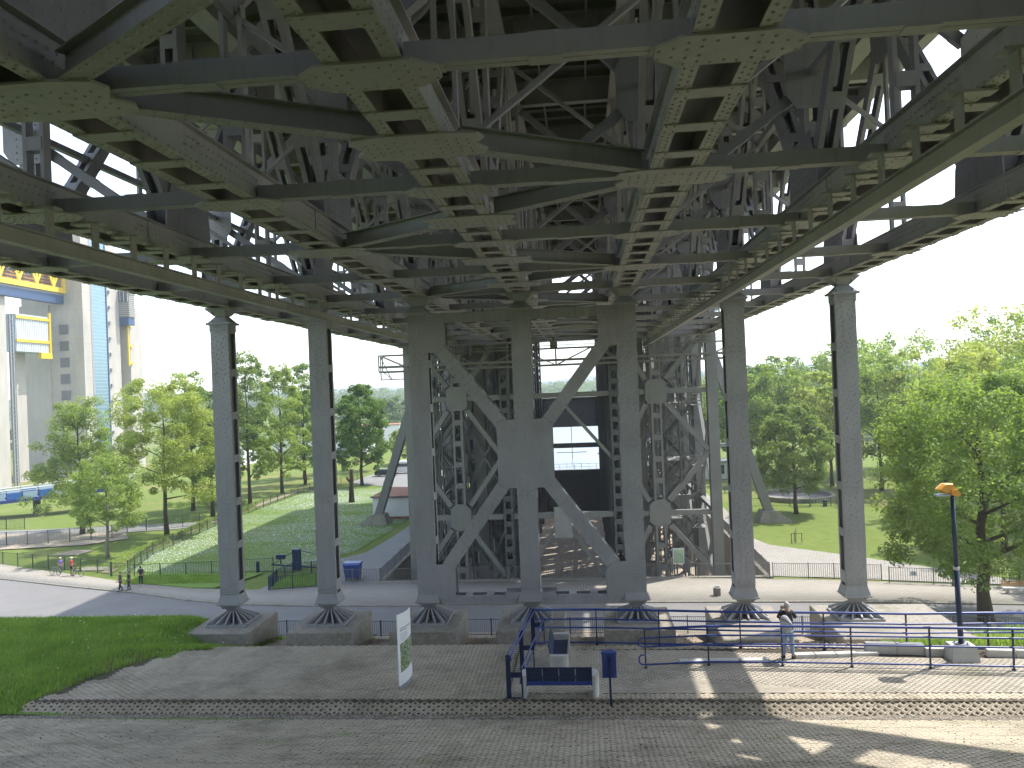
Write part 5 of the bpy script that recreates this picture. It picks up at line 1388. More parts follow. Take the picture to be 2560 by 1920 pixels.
mb = MB(); mb.prism([curve(0.02) + Vector((0, 0, TZ)), curve(0.5) + Vector((0.01, 0, TZ)), curve(1) + Vector((0, 0, TZ)), curve(1) + Vector((-0.14, 0.0, TZ)), curve(0.5) + Vector((-0.10, 0, TZ)), curve(0.02) + Vector((-0.04, 0, TZ))], (0, 0, 0.12)); mb.build('foot', M['grey'], t)
# ------------------------------------------------------------------ street lamp
t = thing('street_lamp', (27.95, -6.75, 7.7), 'tall dark blue street lamp with an orange angular head on a concrete block', 'street lamp')
lx, ly = 27.98, -6.8
mb = MB(); mb.frustum((lx, ly, 7.5), 0.44, 0.36, (lx, ly, 8.08), 0.36, 0.28); mb.build('concrete_foot', M['conc_w'], t)
mb = MB(); mb.box(lx - 0.2, lx + 0.2, ly - 0.16, ly + 0.16, 8.08, 8.11)
for sx in (-1, 1):
    for sy in (-1, 1): mb.tube((lx + sx * 0.15, ly + sy * 0.11, 8.11), (lx + sx * 0.15, ly + sy * 0.11, 8.17), 0.025, n=6)
mb.build('flange', M['grey'], t)
mb = MB(); mb.tube((lx, ly, 8.1), (lx - 0.05, ly, 10.6), 0.085, 0.078, n=12); mb.tube((lx - 0.05, ly, 10.6), (lx - 0.08, ly, 13.0), 0.072, 0.062, n=12); mb.build('pole', M['blue_dk'], t, True)
mb = MB(); mb.tube((lx - 0.05, ly, 10.5), (lx - 0.05, ly, 10.6), 0.092, n=10); mb.build('clamp_band', M['conc_w'], t)
hx, hy, hz = lx - 0.30, ly - 0.02, 12.95
px_, pz_ = lx - 0.08, 12.93
mb = MB(); fr_p = [(-0.52, 0.20), (-0.25, 0.06), (-0.10, 0.05), (0.06, 0.0), (0.18, 0.12), (0.02, 0.385), (-0.29, 0.385)]; bk_p = [(-0.44, 0.22), (-0.25, 0.10), (-0.10, 0.09), (0.05, 0.06), (0.13, 0.14), (-0.02, 0.37), (-0.26, 0.37)]
n = len(fr_p); mid = [(px_ + x, ly, pz_ + z) for x, z in fr_p]; f0 = [(px_ + x * 0.9 - 0.02, ly - 0.2, pz_ + z) for x, z in bk_p]; f1 = [(px_ + x * 0.9 - 0.02, ly + 0.2, pz_ + z) for x, z in bk_p]
mb.add(f0 + mid + f1, [tuple(range(n - 1, -1, -1)), tuple(range(2 * n, 3 * n))] + [(k * n + i, k * n + (i + 1) % n, (k + 1) * n + (i + 1) % n, (k + 1) * n + i) for k in (0, 1) for i in range(n)])
mb.build('lamp_head', M['orange'], t)
mb = MB(); mb.prism([(px_ - 0.12, ly - 0.26, pz_ + 0.20), (px_ - 0.10, ly - 0.26, pz_ + 0.03), (px_ + 0.08, ly - 0.26, pz_ - 0.01), (px_ + 0.17, ly - 0.26, pz_ + 0.05), (px_ + 0.05, ly - 0.26, pz_ + 0.22)], (0, 0.3, 0)); mb.build('lamp_arm', M['orange'], t)
mb = MB(); mb.box(hx - 0.3, hx + 0.1, hy - 0.15, hy + 0.15, hz - 0.03, hz + 0.02); mb.build('lens', M['palepanel'], t)
# light concrete kerb stones on the terrace
st = [((18.9, -7.03), (19.85, -7.0), 0.10), ((19.9, -7.0), (20.85, -6.97), 0.10), ((20.9, -6.97), (21.85, -6.95), 0.10), ((22.75, -6.6), (23.4, -6.55), 0.13), ((23.43, -6.55), (24.1, -6.50), 0.13), ((24.13, -6.5), (24.8, -6.42), 0.12), ((24.83, -6.4), (25.5, -6.33), 0.10),
      ((25.2, -6.15), (26.15, -6.2), 0.34), ((26.18, -6.2), (27.0, -6.3), 0.33), ((27.0, -6.42), (27.9, -6.45), 0.25), ((28.9, -6.5), (29.7, -6.6), 0.22), ((29.73, -6.6), (30.5, -6.72), 0.24), ((30.53, -6.72), (31.4, -6.85), 0.24)]
KL = ['leftmost low kerb stone, partly shaded, behind the end loops of the front handrail', 'low kerb stone second from the left behind the front handrail', 'low kerb stone third from the left, before the gap',
      'low kerb stone right at the feet of the man with the backpack', 'low kerb stone next right of the one at the man', 'low kerb stone two right of the man, tapering', 'low kerb stone meeting the tall edging blocks',
      'tall pale edging block with the creeping shrub, leftmost of its row', 'tall pale edging block second of its row', 'lower pale edging block left of the lamp foot', 'pale edging block first right of the lamp foot', 'pale edging block second right of the lamp foot', 'pale edging block third right of the lamp foot at the edge']
for i, (a, b_, h) in enumerate(st):
    mb = MB(); c = 0.015
    P_ = Vector((a[0], a[1], TZ)); Q_ = Vector((b_[0], b_[1], TZ)); d = (Q_ - P_) / 2; n_ = d.normalized().cross(Vector((0, 0, 1)))
    mb.gbox((P_ + Q_) / 2 + Vector((0, 0, h / 2 - 0.02)), d, n_ * 0.13, (0, 0, h / 2 - 0.0)); mb.gbox((P_ + Q_) / 2 + Vector((0, 0, h - 0.012)), d * 0.985, n_ * 0.118, (0, 0, 0.008))
    o = mb.build('kerb_stone', M['conc_w'], org=(a[0], a[1], TZ))
    tag(o, KL[i], 'kerb stone', 'kerb stones on the terrace' if h < 0.2 else 'edging blocks of the planted bank')
# cylindrical litter bin on the pavement
t = thing('round_bin', (25.9, 27.3, 0.13), 'round brown concrete litter bin on the sunlit pavement left of the sixth column', 'litter bin')
mb = MB(); mb.tube((25.9, 27.3, 0.13), (25.9, 27.3, 0.75), 0.29, n=16); mb.build('bin_body', simple('brown_washed_concrete', (0.16, 0.13, 0.10), 0.9, 0.2, 8), t)
mb = MB(); mb.torus((25.9, 27.3, 0.76), (0, 0, 1), 0.27, 0.04, 16, 6); mb.build('bin_rim', M['conc_l'], t); mb = MB(); mb.tube((25.9, 27.3, 0.74), (25.9, 27.3, 0.765), 0.24, n=16); mb.build('bin_opening', M['dark'], t)
# traffic sign seen from behind
t = thing('traffic_sign', (41.0, 21.6, 0), 'grey round traffic sign with small plate, seen from its back beside the lamp post', 'traffic sign')
mb = MB(); mb.tube((41, 21.6, 0), (41, 21.6, 3.35), 0.035, n=8); mb.build('pole', M['grey'], t)
mb = MB(); mb.tube((40.86, 21.56, 3.05), (40.88, 21.60, 3.05), 0.36, n=18); mb.v = [((x - 40.87) * 1.0 + 40.93, y, z) for x, y, z in mb.v]; 
mb = MB(); mb.tube((40.92, 21.50, 2.98), (40.94, 21.52, 2.98), 0.36, n=18); mb.build('disc', M['steel_l'], t); mb = MB(); mb.beam((40.82, 21.35, 2.35), (41.10, 21.75, 2.35), 0.02, 0.36, (1, -1, 0)); mb.box(40.74, 41.22, 21.52, 21.54, 2.17, 2.52); mb.build('plate', M['steel_l'], t)
# benches in the park
def park_bench(loc, rz, label, wood, seatm, group=None, L=1.8):
    t = thing('park_bench', loc, label, 'bench', group, rz); ORG.pop(t.name, None)
    for s_ in (-1, 1):
        mb = MB(); mb.box(s_ * L * 0.38 - 0.06, s_ * L * 0.38 + 0.06, -0.2, 0.2, 0, 0.4); mb.beam((s_ * L * 0.38, 0.18, 0.4), (s_ * L * 0.38, 0.32, 0.85), 0.05, 0.05, (1, 0, 0)); mb.build('leg', M['conc_l'], t)
    for y in (-0.17, -0.02, 0.13):
        mb = MB(); mb.box(-L / 2, L / 2, y - 0.06, y + 0.06, 0.41, 0.45); mb.build('seat_slat', M[seatm], t)
    for i in range(3):
        mb = MB(); mb.beam((-L / 2, 0.22 + 0.04 * i, 0.54 + i * 0.14), (L / 2, 0.22 + 0.04 * i, 0.54 + i * 0.14), 0.03, 0.1); mb.build('back_slat', M[wood], t)
park_bench((48.3, 26.7, 0.13), R(-8), 'orange wooden bench with a pale seat on the pavement at the right edge', 'wood', 'whitegloss', L=3.0)
for i, (x, y, l) in enumerate(((44.0, 68.2, 'dark green park bench left of the litter basket, before the round stone ring'), (49.2, 67.2, 'dark green park bench right of the litter basket, before the round stone ring'), (37.7, 82, 'distant green park bench at the far left of the park lawn'))):
    park_bench((x, y, 0), R(180), l, 'wood_g', 'wood_g', 'green park benches', 2.6)
mb = MB(); mb.tube((46.8, 68, 0), (46.8, 68, 0.85), 0.28, n=10); tag(mb.build('litter_basket', M['wood_g'], org=(46.8, 68, 0)), 'dark litter basket standing between the two green park benches', 'litter bin')
# round stone ring
t = thing('stone_ring', (45.3, 75.5, 0), 'low round stone ring wall on the lawn behind the right tree', 'ring wall')
mb = MB(); nseg = 28
for i in range(nseg):
    a0, a1 = 2 * math.pi * i / nseg + 0.01, 2 * math.pi * (i + 1) / nseg - 0.01
    mb = MB(); pts = []
    for r_, a in ((5.0, a0), (5.0, a1), (4.55, a1), (4.55, a0)): pts.append((45.3 + r_ * math.cos(a), 75.5 + r_ * math.sin(a), 0))
    mb.prism(pts, (0, 0, 0.62)); mb.build('wall_stone', M['conc_d'], t)
mb = MB(); mb.tube((45.3, 75.5, 0.02), (45.3, 75.5, 0.06), 4.5, n=28); mb.build('ring_floor', M['asph2'], t)
# sapling with stakes
t = thing('sapling', (37.2, 46.6, 0), 'small staked sapling stump between three posts on the right lawn', 'sapling')
mb = MB(); mb.tube((37.2, 46.6, 0), (37.25, 46.6, 1.45), 0.07, 0.04, n=7); mb.build('trunk', M['bark_w'], t)
for x, y in ((36.7, 46.3), (37.75, 46.4), (37.2, 47.1)):
    mb = MB(); mb.tube((x, y, 0), (x, y, 1.0), 0.035, n=6); mb.build('stake', M['bark'], t)
mb = MB(); mb.beam((36.7, 46.3, 0.95), (37.75, 46.4, 0.95), 0.04, 0.04); mb.build('crossbar', M['bark'], t)
# stump of a pollarded tree
t = thing('tree_stump', (-20.6, 82, 0), 'bare topless tree trunk on the flowering lawn beside the second column', 'tree stump')
mb = MB(); mb.pipe([(-20.6, 82, -0.1), (-20.6, 82, 2), (-20.5, 82, 3.6), (-20.45, 82, 5.2)], [0.5, 0.38, 0.34, 0.3], 8); mb.pipe([(-20.5, 82, 3.0), (-21.2, 82, 3.7), (-21.3, 82, 4.1)], [0.2, 0.16, 0.12], 6); mb.build('trunk', M['bark'], t, True)
# ------------------------------------------------------------------ small buildings
def house(name, x0, x1, y0, y1, h, label, cat, wall, roof, over=0.25, plinth=None, extra=None):
    t = thing(name, ((x0 + x1) / 2, (y0 + y1) / 2, 0), label, cat)
    mb = MB(); mb.box(x0, x1, y0, y1, 0, h); w = mb.build('wall', M[wall], t)
    mb = MB(); mb.box(x0 - over, x1 + over, y0 - over, y1 + over, h, h + 0.12); mb.build('roof_edge', M['fence'], t)
    mb = MB(); mb.box(x0 - over + 0.1, x1 + over - 0.1, y0 - over + 0.1, y1 + over - 0.1, h + 0.12, h + 0.2); mb.build('roof', M[roof], t)
    if plinth:
        mb = MB(); mb.box(x0 - 0.02, x1 + 0.02, y0 - 0.02, y1 + 0.02, 0, 0.35); mb.build('plinth', M[plinth], t)
    return t
t = house('substation', -12.6, -6.9, 66.0, 75, 2.9, 'small white flat roofed building with a moss red roof behind the inclined strut', 'building', 'white', 'redclay', 0.3, 'redclay')
mb = MB(); mb.box(-6.85, -6.8, 68, 69.2, 0.3, 2.4); mb.build('door', M['dark'], t)
mb = MB(); mb.box(-9, -3.6, 75.3, 84, 3.1, 3.3); mb.build('canopy', M['roof_g'], t)
t = house('service_building', -21, -3.5, 127, 139, 4.1, 'long grey flat building beyond the parking area', 'building', 'conc_l', 'roof_g')
for x in np.arange(-20, -5, 2.6):
    mb = MB(); mb.box(x, x + 1.9, 126.9, 126.98, 0.6, 3.3); mb.build('window', M['glass'], t)
t = house('service_building', -8.3, -3.2, 117, 124, 4.3, 'brown shaded outbuilding just behind the inclined strut', 'building', 'conc_d', 'roof_g')
mb = MB(); mb.box(-8.0, -6.0, 116.9, 116.98, 0.2, 2.6); mb.build('door', M['dark'], t)
t = house('far_hut', -33, -23, 198, 208, 4.6, 'white cube hut far away on the dry meadow', 'building', 'white', 'white', 0.05)
mb = MB(); mb.box(-31, -29.5, 197.9, 197.97, 1, 3); mb.build('window', M['glass'], t)
t = house('kiosk', 36.2, 40.6, 98, 102, 2.9, 'pale flat kiosk with a dark window beyond the right lawn', 'kiosk', 'white', 'white', 0.5)
mb = MB(); mb.box(37.0, 39.6, 97.9, 97.97, 0.9, 2.4); mb.build('window', M['dark'], t)
for i, (x, y, w, d, h, l) in enumerate(((-70, 168, 26, 12, 5.5, 'long white site building behind the left trees'), (-56, 192, 16, 10, 7, 'white gabled house far behind the left trees'), (-82, 150, 12, 8, 4, 'low white container block beside the new lift'))):
    t = house('site_building', x, x + w, y, y + d, h, l, 'building', 'white', 'redclay' if i == 1 else 'roof_g')
    for q in np.arange(x + 1.5, x + w - 1.5, 2.8):
        mb = MB(); mb.box(q, q + 1.3, y - 0.08, y - 0.01, 1.0, 2.4); mb.build('window', M['glass'], t)
# ------------------------------------------------------------------ parked vehicles
def wheel(x, y, z, r, w, t):
    mb = MB(); mb.tube((x - w / 2, y, z), (x + w / 2, y, z), r, n=14); wh = mb.build('wheel', M['rubber'], t)
    mb = MB(); mb.tube((x - w / 2 - 0.01, y, z), (x + w / 2 + 0.01, y, z), r * 0.6, n=10); mb.build('rim', M['grey'], wh)
def vehicle(name, loc, rz, prof, glassprof, W, label, cat, paint, wb, r):
    t = thing(name, loc, label, cat, rz=rz)
    mb = MB(); mb.prism([(x, -W / 2, z) for x, z in prof], (0, W, 0)); mb.build('body', M[paint], t)
    mb = MB(); mb.prism([(x, -W / 2 - 0.01, z) for x, z in glassprof], (0, W + 0.02, 0)); mb.build('side_window', M['glass'], t)
    for x in wb:
        for s_ in (-1, 1):
            mb = MB(); mb.tube((x, s_ * W / 2 - 0.1, r), (x, s_ * W / 2 + 0.1 - 0.06 * 0, r), r, n=14); wh = mb.build('wheel', M['rubber'], t)
            mb = MB(); mb.tube((x, s_ * W / 2 - 0.11, r), (x, s_ * W / 2 + 0.115, r), r * 0.6, n=10); mb.build('rim', M['grey'], wh)
    x0 = max(p[0] for p in prof); x1 = min(p[0] for p in prof)
    for s_ in (-1, 1):
        mb = MB(); mb.box(x0 - 0.12, x0 + 0.012, s_ * (W / 2 - 0.25) - 0.16, s_ * (W / 2 - 0.25) + 0.16, 0.62, 0.78); mb.build('headlight', M['whitegloss'], t)
        mb = MB(); mb.box(x1 - 0.012, x1 + 0.12, s_ * (W / 2 - 0.18) - 0.1, s_ * (W / 2 - 0.18) + 0.1, 0.7, 0.95); mb.build('tail_light', M['red'], t)
    return t
M['carblack'] = simple('black_car_paint', (0.02, 0.018, 0.022), 0.2, 0.05, 1, bmp=0)
vehicle('parked_car', (-24.3, 116.6, 0.05), R(8), [(-2.2, 0.3), (2.2, 0.3), (2.25, 0.75), (1.3, 0.95), (0.6, 1.42), (-1.6, 1.5), (-2.25, 1.0)], [(-2.0, 1.0), (1.1, 0.98), (0.52, 1.36), (-1.55, 1.43)], 1.8, 'black estate car parked under the tree in front of a white van', 'car', 'carblack', (-1.4, 1.35), 0.33)
vt = vehicle('parked_van', (-21.6, 121, 0.05), R(10), [(-2.6, 0.35), (2.6, 0.35), (2.65, 1.0), (2.0, 1.25), (1.3, 2.2), (1.0, 2.5), (-2.5, 2.5), (-2.65, 2.2)], [(-2.3, 1.45), (1.75, 1.4), (1.25, 2.1), (-2.3, 2.1)], 2.0, 'white camper van parked behind the black car', 'van', 'whitegloss', (-1.6, 1.7), 0.36)
mb = MB(); mb.box(-0.6, 0.4, -0.5, 0.5, 2.5, 2.72); mb.build('roof_hatch', M['whitegloss'], vt)
# ------------------------------------------------------------------ blue footbridge far left
t = thing('footbridge', (-80, 75, 0), 'blue and white footbridge on round blue pillars at the left edge behind the trees', 'footbridge')
def fb(side, pts, up):
    for a, b_ in zip(pts[:-1], pts[1:]):
        a = Vector(a); b_ = Vector(b_); n = max(1, round((b_ - a).length / 2.2))
        for q in range(n):
            p = a.lerp(b_, q / n); r_ = a.lerp(b_, (q + 1) / n - 0.02)
            mb = MB(); mb.beam(p + Vector((0, 0, 0.75)), r_ + Vector((0, 0, 0.75)), 0.04, 1.0); mb.build('parapet_panel', M['bluelift' if q % 2 else 'palepanel'], t)
            mb = MB(); mb.beam(p, p + Vector((0, 0, 1.7)), 0.1, 0.1); mb.build('parapet_post', M['blue'], t)
        mb = MB(); mb.beam(a, b_, 0.3, 0.5); mb.build('edge_beam', M['blue'], t)
        for z in (1.45, 1.72): 
            mb = MB(); mb.tube(a + Vector((0, 0, z)), b_ + Vector((0, 0, z)), 0.07, n=6); mb.build('handrail', M['whitegloss'], t)
fb(0, [(-96, 68.5, 0.9), (-78, 71.5, 2.2), (-66, 76.5, 3.0), (-58, 84, 3.2)], 0); fb(1, [(-98, 73, 0.9), (-80, 76, 2.2), (-69, 80.5, 3.0), (-60, 88, 3.2)], 0)
mb = MB()
for a, b_ in (((-97, 70.7, 0.8), (-79, 73.7, 2.1)), ((-79, 73.7, 2.1), (-67.5, 78.5, 2.9)), ((-67.5, 78.5, 2.9), (-59, 86, 3.1))): mb.beam(a, b_, 4.3, 0.12)
mb.build('walkway_deck', M['grey'], t)
for x, y in ((-76, 73), (-71, 79), (-64, 80)):
    mb = MB(); mb.tube((x, y, -0.1), (x, y, 2.6), 0.55, n=12); mb.build('pillar', M['blue_dk'], t)
# information board with map by the stairs
t = thing('map_board', (23.9, 35.2, 0.16), 'pale green map board beside the pit stair entrance', 'information board')
for x in (23.45, 24.5):
    mb = MB(); mb.tube((x, 35.2, 0.1), (x, 35.2, 2.2), 0.04, n=6); mb.build('post', M['grey'], t)
mb = MB(); mb.box(23.5, 24.45, 35.16, 35.2, 0.75, 2.15); bd = mb.build('board', M['whitegloss'], t)
M['mapgreen'] = simple('map_print', (0.40, 0.52, 0.34), 0.4, 0.35, 1.5, bmp=0)
mb = MB(); mb.box(23.57, 24.38, 35.14, 35.155, 0.85, 2.05); mb.build('map', M['mapgreen'], bd)
# ------------------------------------------------------------------ trees
def leaf_cloud(centers, radii, n_per, size, seed, flat=0.75):
    """leaf sprays: small bent quads scattered round clump centres"""
    g = np.random.default_rng(seed); C = np.repeat(centers, n_per, 0); Rr = np.repeat(radii, n_per, 0)
    n = len(C)
    d = g.normal(size=(n, 3)); d /= np.linalg.norm(d, axis=1)[:, None]
    r = g.uniform(0.25, 1.0, n) ** 0.6
    P = C + d * (Rr * r)[:, None] * np.array([1, 1, flat])
    P[:, 2] -= (r ** 2) * Rr * 0.15
    nn = d * 0.55 + g.normal(size=(n, 3)) * 0.55 + np.array([0, 0, 0.55]); nn /= np.linalg.norm(nn, axis=1)[:, None]
    a = g.normal(size=(n, 3)); u = np.cross(nn, a); u /= np.linalg.norm(u, axis=1)[:, None]; w = np.cross(nn, u)
    s_ = size * g.uniform(0.6, 1.35, n)[:, None]
    V = np.stack([P - u * s_ * 0.5, P + w * s_ * 0.30 + nn * s_ * 0.08, P + u * s_ * 0.62, P - w * s_ * 0.30 + nn * s_ * 0.08], 1).reshape(-1, 3)
    F = np.arange(n * 4).reshape(-1, 4)
    return V, F
def tree_geo(h, cr_, cb, seed, shape='round', leaves=9000, size=0.26, lean=0.0, clumps=120, tr=0.24, gap=0.0):
    g = np.random.default_rng(seed); r2 = random.Random(seed)
    mb = MB(); top = h * 0.86
    trunk = [Vector((0, 0, -0.2))]; n = 7
    for i in range(1, n + 1):
        t = i / n; trunk.append(Vector((lean * t * t + r2.uniform(-0.09, 0.09) * cr_ * 0.3, r2.uniform(-0.09, 0.09) * cr_ * 0.3, top * t)))
    rs = [tr * (1.25 if i == 0 else (1 - 0.86 * (i / n))) for i in range(n + 1)]
    mb.pipe(trunk, rs, 8)
    def tp(z):
        t = min(0.999, max(0, z / top)) * n; i = int(t); return trunk[i].lerp(trunk[i + 1], t - i), rs[i] * (1 - (t - i)) + rs[i + 1] * (t - i)
    def env(t):   # crown radius at relative height 0..1 of the crown
        if shape == 'round': return math.sin(math.pi * min(1, 0.12 + 0.84 * t)) ** 0.62
        if shape == 'tall': return (math.sin(math.pi * min(1, 0.10 + 0.86 * t)) ** 0.55) * (1.0 - 0.25 * t)
        if shape == 'tiers': return (0.35 + 0.65 * abs(math.sin(t * math.pi * 3.4 + 0.6))) * (1 - 0.72 * t) * 1.25
        if shape == 'spread': return math.sin(math.pi * min(1, 0.2 + 0.72 * t)) ** 0.5
        return 1
    lobes = [(r2.uniform(0, 6.28), r2.uniform(0.05, 0.95), r2.uniform(0.78, 1.22)) for _ in range(9)]
    cen = []; rad = []
    nl = 15 if shape != 'tiers' else 18
    for i in range(nl):
        t = (i + 0.5) / nl; z0 = cb * h * 0.92 + (h * 0.80 - cb * h) * t
        p, r0 = tp(z0); a = i * 2.4 + r2.uniform(-0.5, 0.5)
        zt = min(h * 0.97, z0 + h * r2.uniform(0.06, 0.16)); tt = (zt - cb * h) / (h - cb * h)
        L = cr_ * env(max(0.02, min(0.98, tt))) * r2.uniform(0.65, 0.98)
        e = Vector((p.x + math.cos(a) * L, p.y + math.sin(a) * L, zt)); m_ = p.lerp(e, 0.5) + Vector((0, 0, r2.uniform(-0.03, 0.05) * h))
        mb.pipe([p, m_, e], [r0 * 0.5, r0 * 0.28, 0.025], 5)
        for q in range(4):
            s0 = m_.lerp(e, r2.uniform(0.0, 0.8)); d = Vector((r2.uniform(-1, 1), r2.uniform(-1, 1), r2.uniform(-0.15, 0.8))) * cr_ * 0.28
            mb.pipe([s0, s0 + d], [r0 * 0.16 + 0.01, 0.012], 4); cen.append(s0 + d); rad.append(cr_ * r2.uniform(0.13, 0.24))
        cen.append(e); rad.append(cr_ * r2.uniform(0.16, 0.26))
    while len(cen) < clumps:
        t = r2.random() ** 0.9; a = r2.uniform(0, 6.283); z = cb * h + (h - cb * h) * t
        k = env(t); 
        for la, lt, ls in lobes:
            if abs((a - la + math.pi) % (2 * math.pi) - math.pi) < 0.6 and abs(t - lt) < 0.16: k *= ls
        rr = cr_ * k * (r2.uniform(0.35, 1.0) ** 0.45)
        c_ = Vector((math.cos(a) * rr + lean * t, math.sin(a) * rr, z))
        if gap and r2.random() < gap: continue
        cen.append(c_); rad.append(cr_ * r2.uniform(0.09, 0.21))
    cen = np.array([tuple(c) for c in cen]); rad = np.array(rad)
    V, F = leaf_cloud(cen, rad, max(8, leaves // len(cen)), size, seed + 5)
    return mb, V, F
def tree(x, y, h, cr_, cb, seed, mat, label, cat='tree', group=None, z=None, bark='bark', name='broadleaf_tree', rz=0, **k):
    z = gz(x, y) if z is None else z
    mb, V, F = tree_geo(h, cr_, cb, seed, **k)
    t = thing(name, (x, y, z), label, cat, group); ORG.pop(t.name, None); t.rotation_euler.z = rz
    mb.build('trunk', M[bark], t, True)
    place('crown', npmesh('crown', V, F), M[mat], t)
    return t
# right foreground tree
tree(42.6, 20.9, 16.4, 7.0, 0.25, 21, 'leaf', 'large spreading leafy tree behind the blue lamp post at the right edge', shape='spread', leaves=56000, size=0.24, clumps=300, tr=0.46, gap=0.3)
tree(41.8, 63.0, 13.3, 4.7, 0.23, 31, 'leaf_d', 'round leafy tree on the right lawn in front of the stone ring', shape='round', leaves=20000, size=0.30, clumps=200, tr=0.26)
RT = [(47.8, 92.8, 19, 6.2, 'leaf'), (53.5, 86, 17.5, 6, 'leaf_y'), (58.6, 80.4, 20, 6.5, 'leaf'), (63.8, 79.0, 20, 6.5, 'leaf_y'), (43.5, 101, 18.5, 6, 'leaf_d'), (52, 108, 20.5, 7, 'leaf_d'), (61, 100, 23.0, 7.0, 'leaf'),
      (70, 70, 24.5, 8, 'leaf_y'), (60.5, 57, 19, 6.5, 'leaf_y'), (55, 42, 17.2, 6.4, 'leaf_y'), (68, 50, 24.8, 8, 'leaf'), (76, 60, 24, 8, 'leaf_y'), (40.0, 118, 18, 6.4, 'leaf'), (49, 124, 20, 7, 'leaf_d'), (80, 88, 25.0, 8, 'leaf_d'), (72, 104, 24, 8, 'leaf'), (37, 133, 18, 6.2, 'leaf_y'), (58, 30, 15.5, 5.5, 'leaf')]
desc_t = {'leaf': 'green', 'leaf_y': 'yellow green', 'leaf_d': 'dark green'}
where = ['behind the stone ring', 'right behind the stone ring', 'between the ring and the rightmost column', 'right of the rightmost column', 'left behind the sixth column, over the kiosk', 'in the second row behind the ring', 'tall, just left of the rightmost column', 'tall, at the back right of the park', 'in the middle of the right park', 'close behind the lamp post tree, in front of the others', 'tallest at the right edge behind the lamp post tree', 'at the far right edge, topping the row', 'at the canal end beside the lift', 'in the back row behind the kiosk', 'far at the back right corner', 'at the back, between the tallest ones', 'small, far back beside the canal', 'low, at the right edge by the pavement bench']
for i, (x, y, h, c_, m_) in enumerate(RT):
    tree(x, y, h, c_, 0.24, 100 + i * 7, m_, 'leafy %s tree %s' % (desc_t[m_], where[i]), group='trees of the right park', shape='spread' if i % 2 else 'round', leaves=15000 if y < 75 else 9000, size=0.36 if y < 75 else 0.46, clumps=150, tr=0.28, rz=i * 1.3)
# left row
LTs = [(-36.76, 45.6, 11.4, 3.6, 0.24, 'leaf', 'spread', 'bark_w', 'small tree with pale trunk nearest the fence at the left, above the cyclists', 14000, 0.24),
       (-49.8, 59.8, 17.7, 6.6, 0.16, 'leaf_y', 'tiers', 'bark', 'yellow green tiered tree in front of the concrete tower at the left', 22000, 0.28),
       (-36.5, 57.0, 19.8, 6.4, 0.24, 'leaf_y', 'spread', 'bark', 'yellow green spreading tree left of the first column with a bent trunk', 30000, 0.27),
       (-38.2, 72.0, 19.0, 4.6, 0.20, 'leaf_d', 'tall', 'bark', 'dark dense tree half hidden directly behind the first column', 14000, 0.30),
       (-37.4, 82.5, 24.5, 5.2, 0.16, 'leaf_d', 'tall', 'bark', 'tallest dark tree of the left row, just right of the first column', 18000, 0.32),
       (-37.4, 95.3, 22.4, 5.4, 0.15, 'leaf', 'tall', 'bark', 'pale green slender tree between the first and second column', 16000, 0.34),
       (-37.6, 107, 23.0, 4.8, 0.14, 'leaf', 'tall', 'bark', 'slender tree just left of the second column', 14000, 0.36),
       (-25.3, 103.2, 18.8, 5.6, 0.17, 'leaf_d', 'round', 'bark', 'round dark tree over the parked car, right of the second column', 24000, 0.34),
       (-44.5, 78, 21.5, 5.0, 0.18, 'leaf', 'tall', 'bark', 'thin feathery tree whose top shows left of the first column', 9000, 0.34),
       (-42, 118, 18, 6, 0.18, 'leaf', 'round', 'bark', 'green tree far back in the left park', 7000, 0.45),
       (-33, 128, 17, 6, 0.18, 'leaf_d', 'round', 'bark', 'dark green tree behind the second column at the parking area', 7000, 0.45),
       (-25, 141, 9.5, 5.0, 0.12, 'leaf_y', 'round', 'bark', 'low bright yellow green tree behind the round dark one', 7000, 0.45)]
for i, (x, y, h, c_, cb, m_, sh, bk, lb, lv, sz) in enumerate(LTs):
    tree(x, y, h, c_, cb, 400 + 9 * i, m_, lb, group='trees of the left park', shape=sh, leaves=lv, size=sz, clumps=170 if lv > 10000 else 110, tr=0.30 if i else 0.2, bark=bk)
# distant trees: a few kinds copied along the canal and behind
kinds = []
for i in range(4):
    mb, V, F = tree_geo(15 + i, 6.0 + 0.4 * i, 0.12, 900 + i, shape='round', leaves=3600, size=0.85, clumps=70, tr=0.3)
    me = npmesh('crown', V, F); me.materials.append(M['leaf_f']); tm = bpy.data.meshes.new('trunk'); tm.from_pydata([tuple(v) for v in mb.v], [], mb.f); tm.materials.append(M['bark']); kinds.append((me, tm))
r3 = random.Random(5)
spots = []
for _ in range(900):
    y = r3.uniform(165, 560); x = r3.uniform(-0.78 * (y + 32) + 10, 0.62 * (y + 32) + 16)
    cx0, cx1 = -14 - (y - 133) * 0.14, 33 + (y - 133) * 0.13
    if y < 430 and cx0 < x < cx1: continue
    if -75 < x < -14 and y < 215: continue
    if x < -60 and (y < 200 or r3.random() < 0.72): continue
    if x > 130 and r3.random() < 0.6: continue
    if any((x - a) ** 2 + (y - b_) ** 2 < (9 + y * 0.02) ** 2 for a, b_ in spots): continue
    spots.append((x, y))
    if len(spots) >= 110: break
FARL = ['one of the distant green trees behind the left park, beside the concrete tower', 'one of the distant green trees seen between the two left columns', 'one of the distant green trees framed by the portal, left part', 'one of the distant green trees behind the canal seen right in the portal',
        'one of the distant green trees showing above the right park', 'one of the distant green trees at the far right edge of the woods']
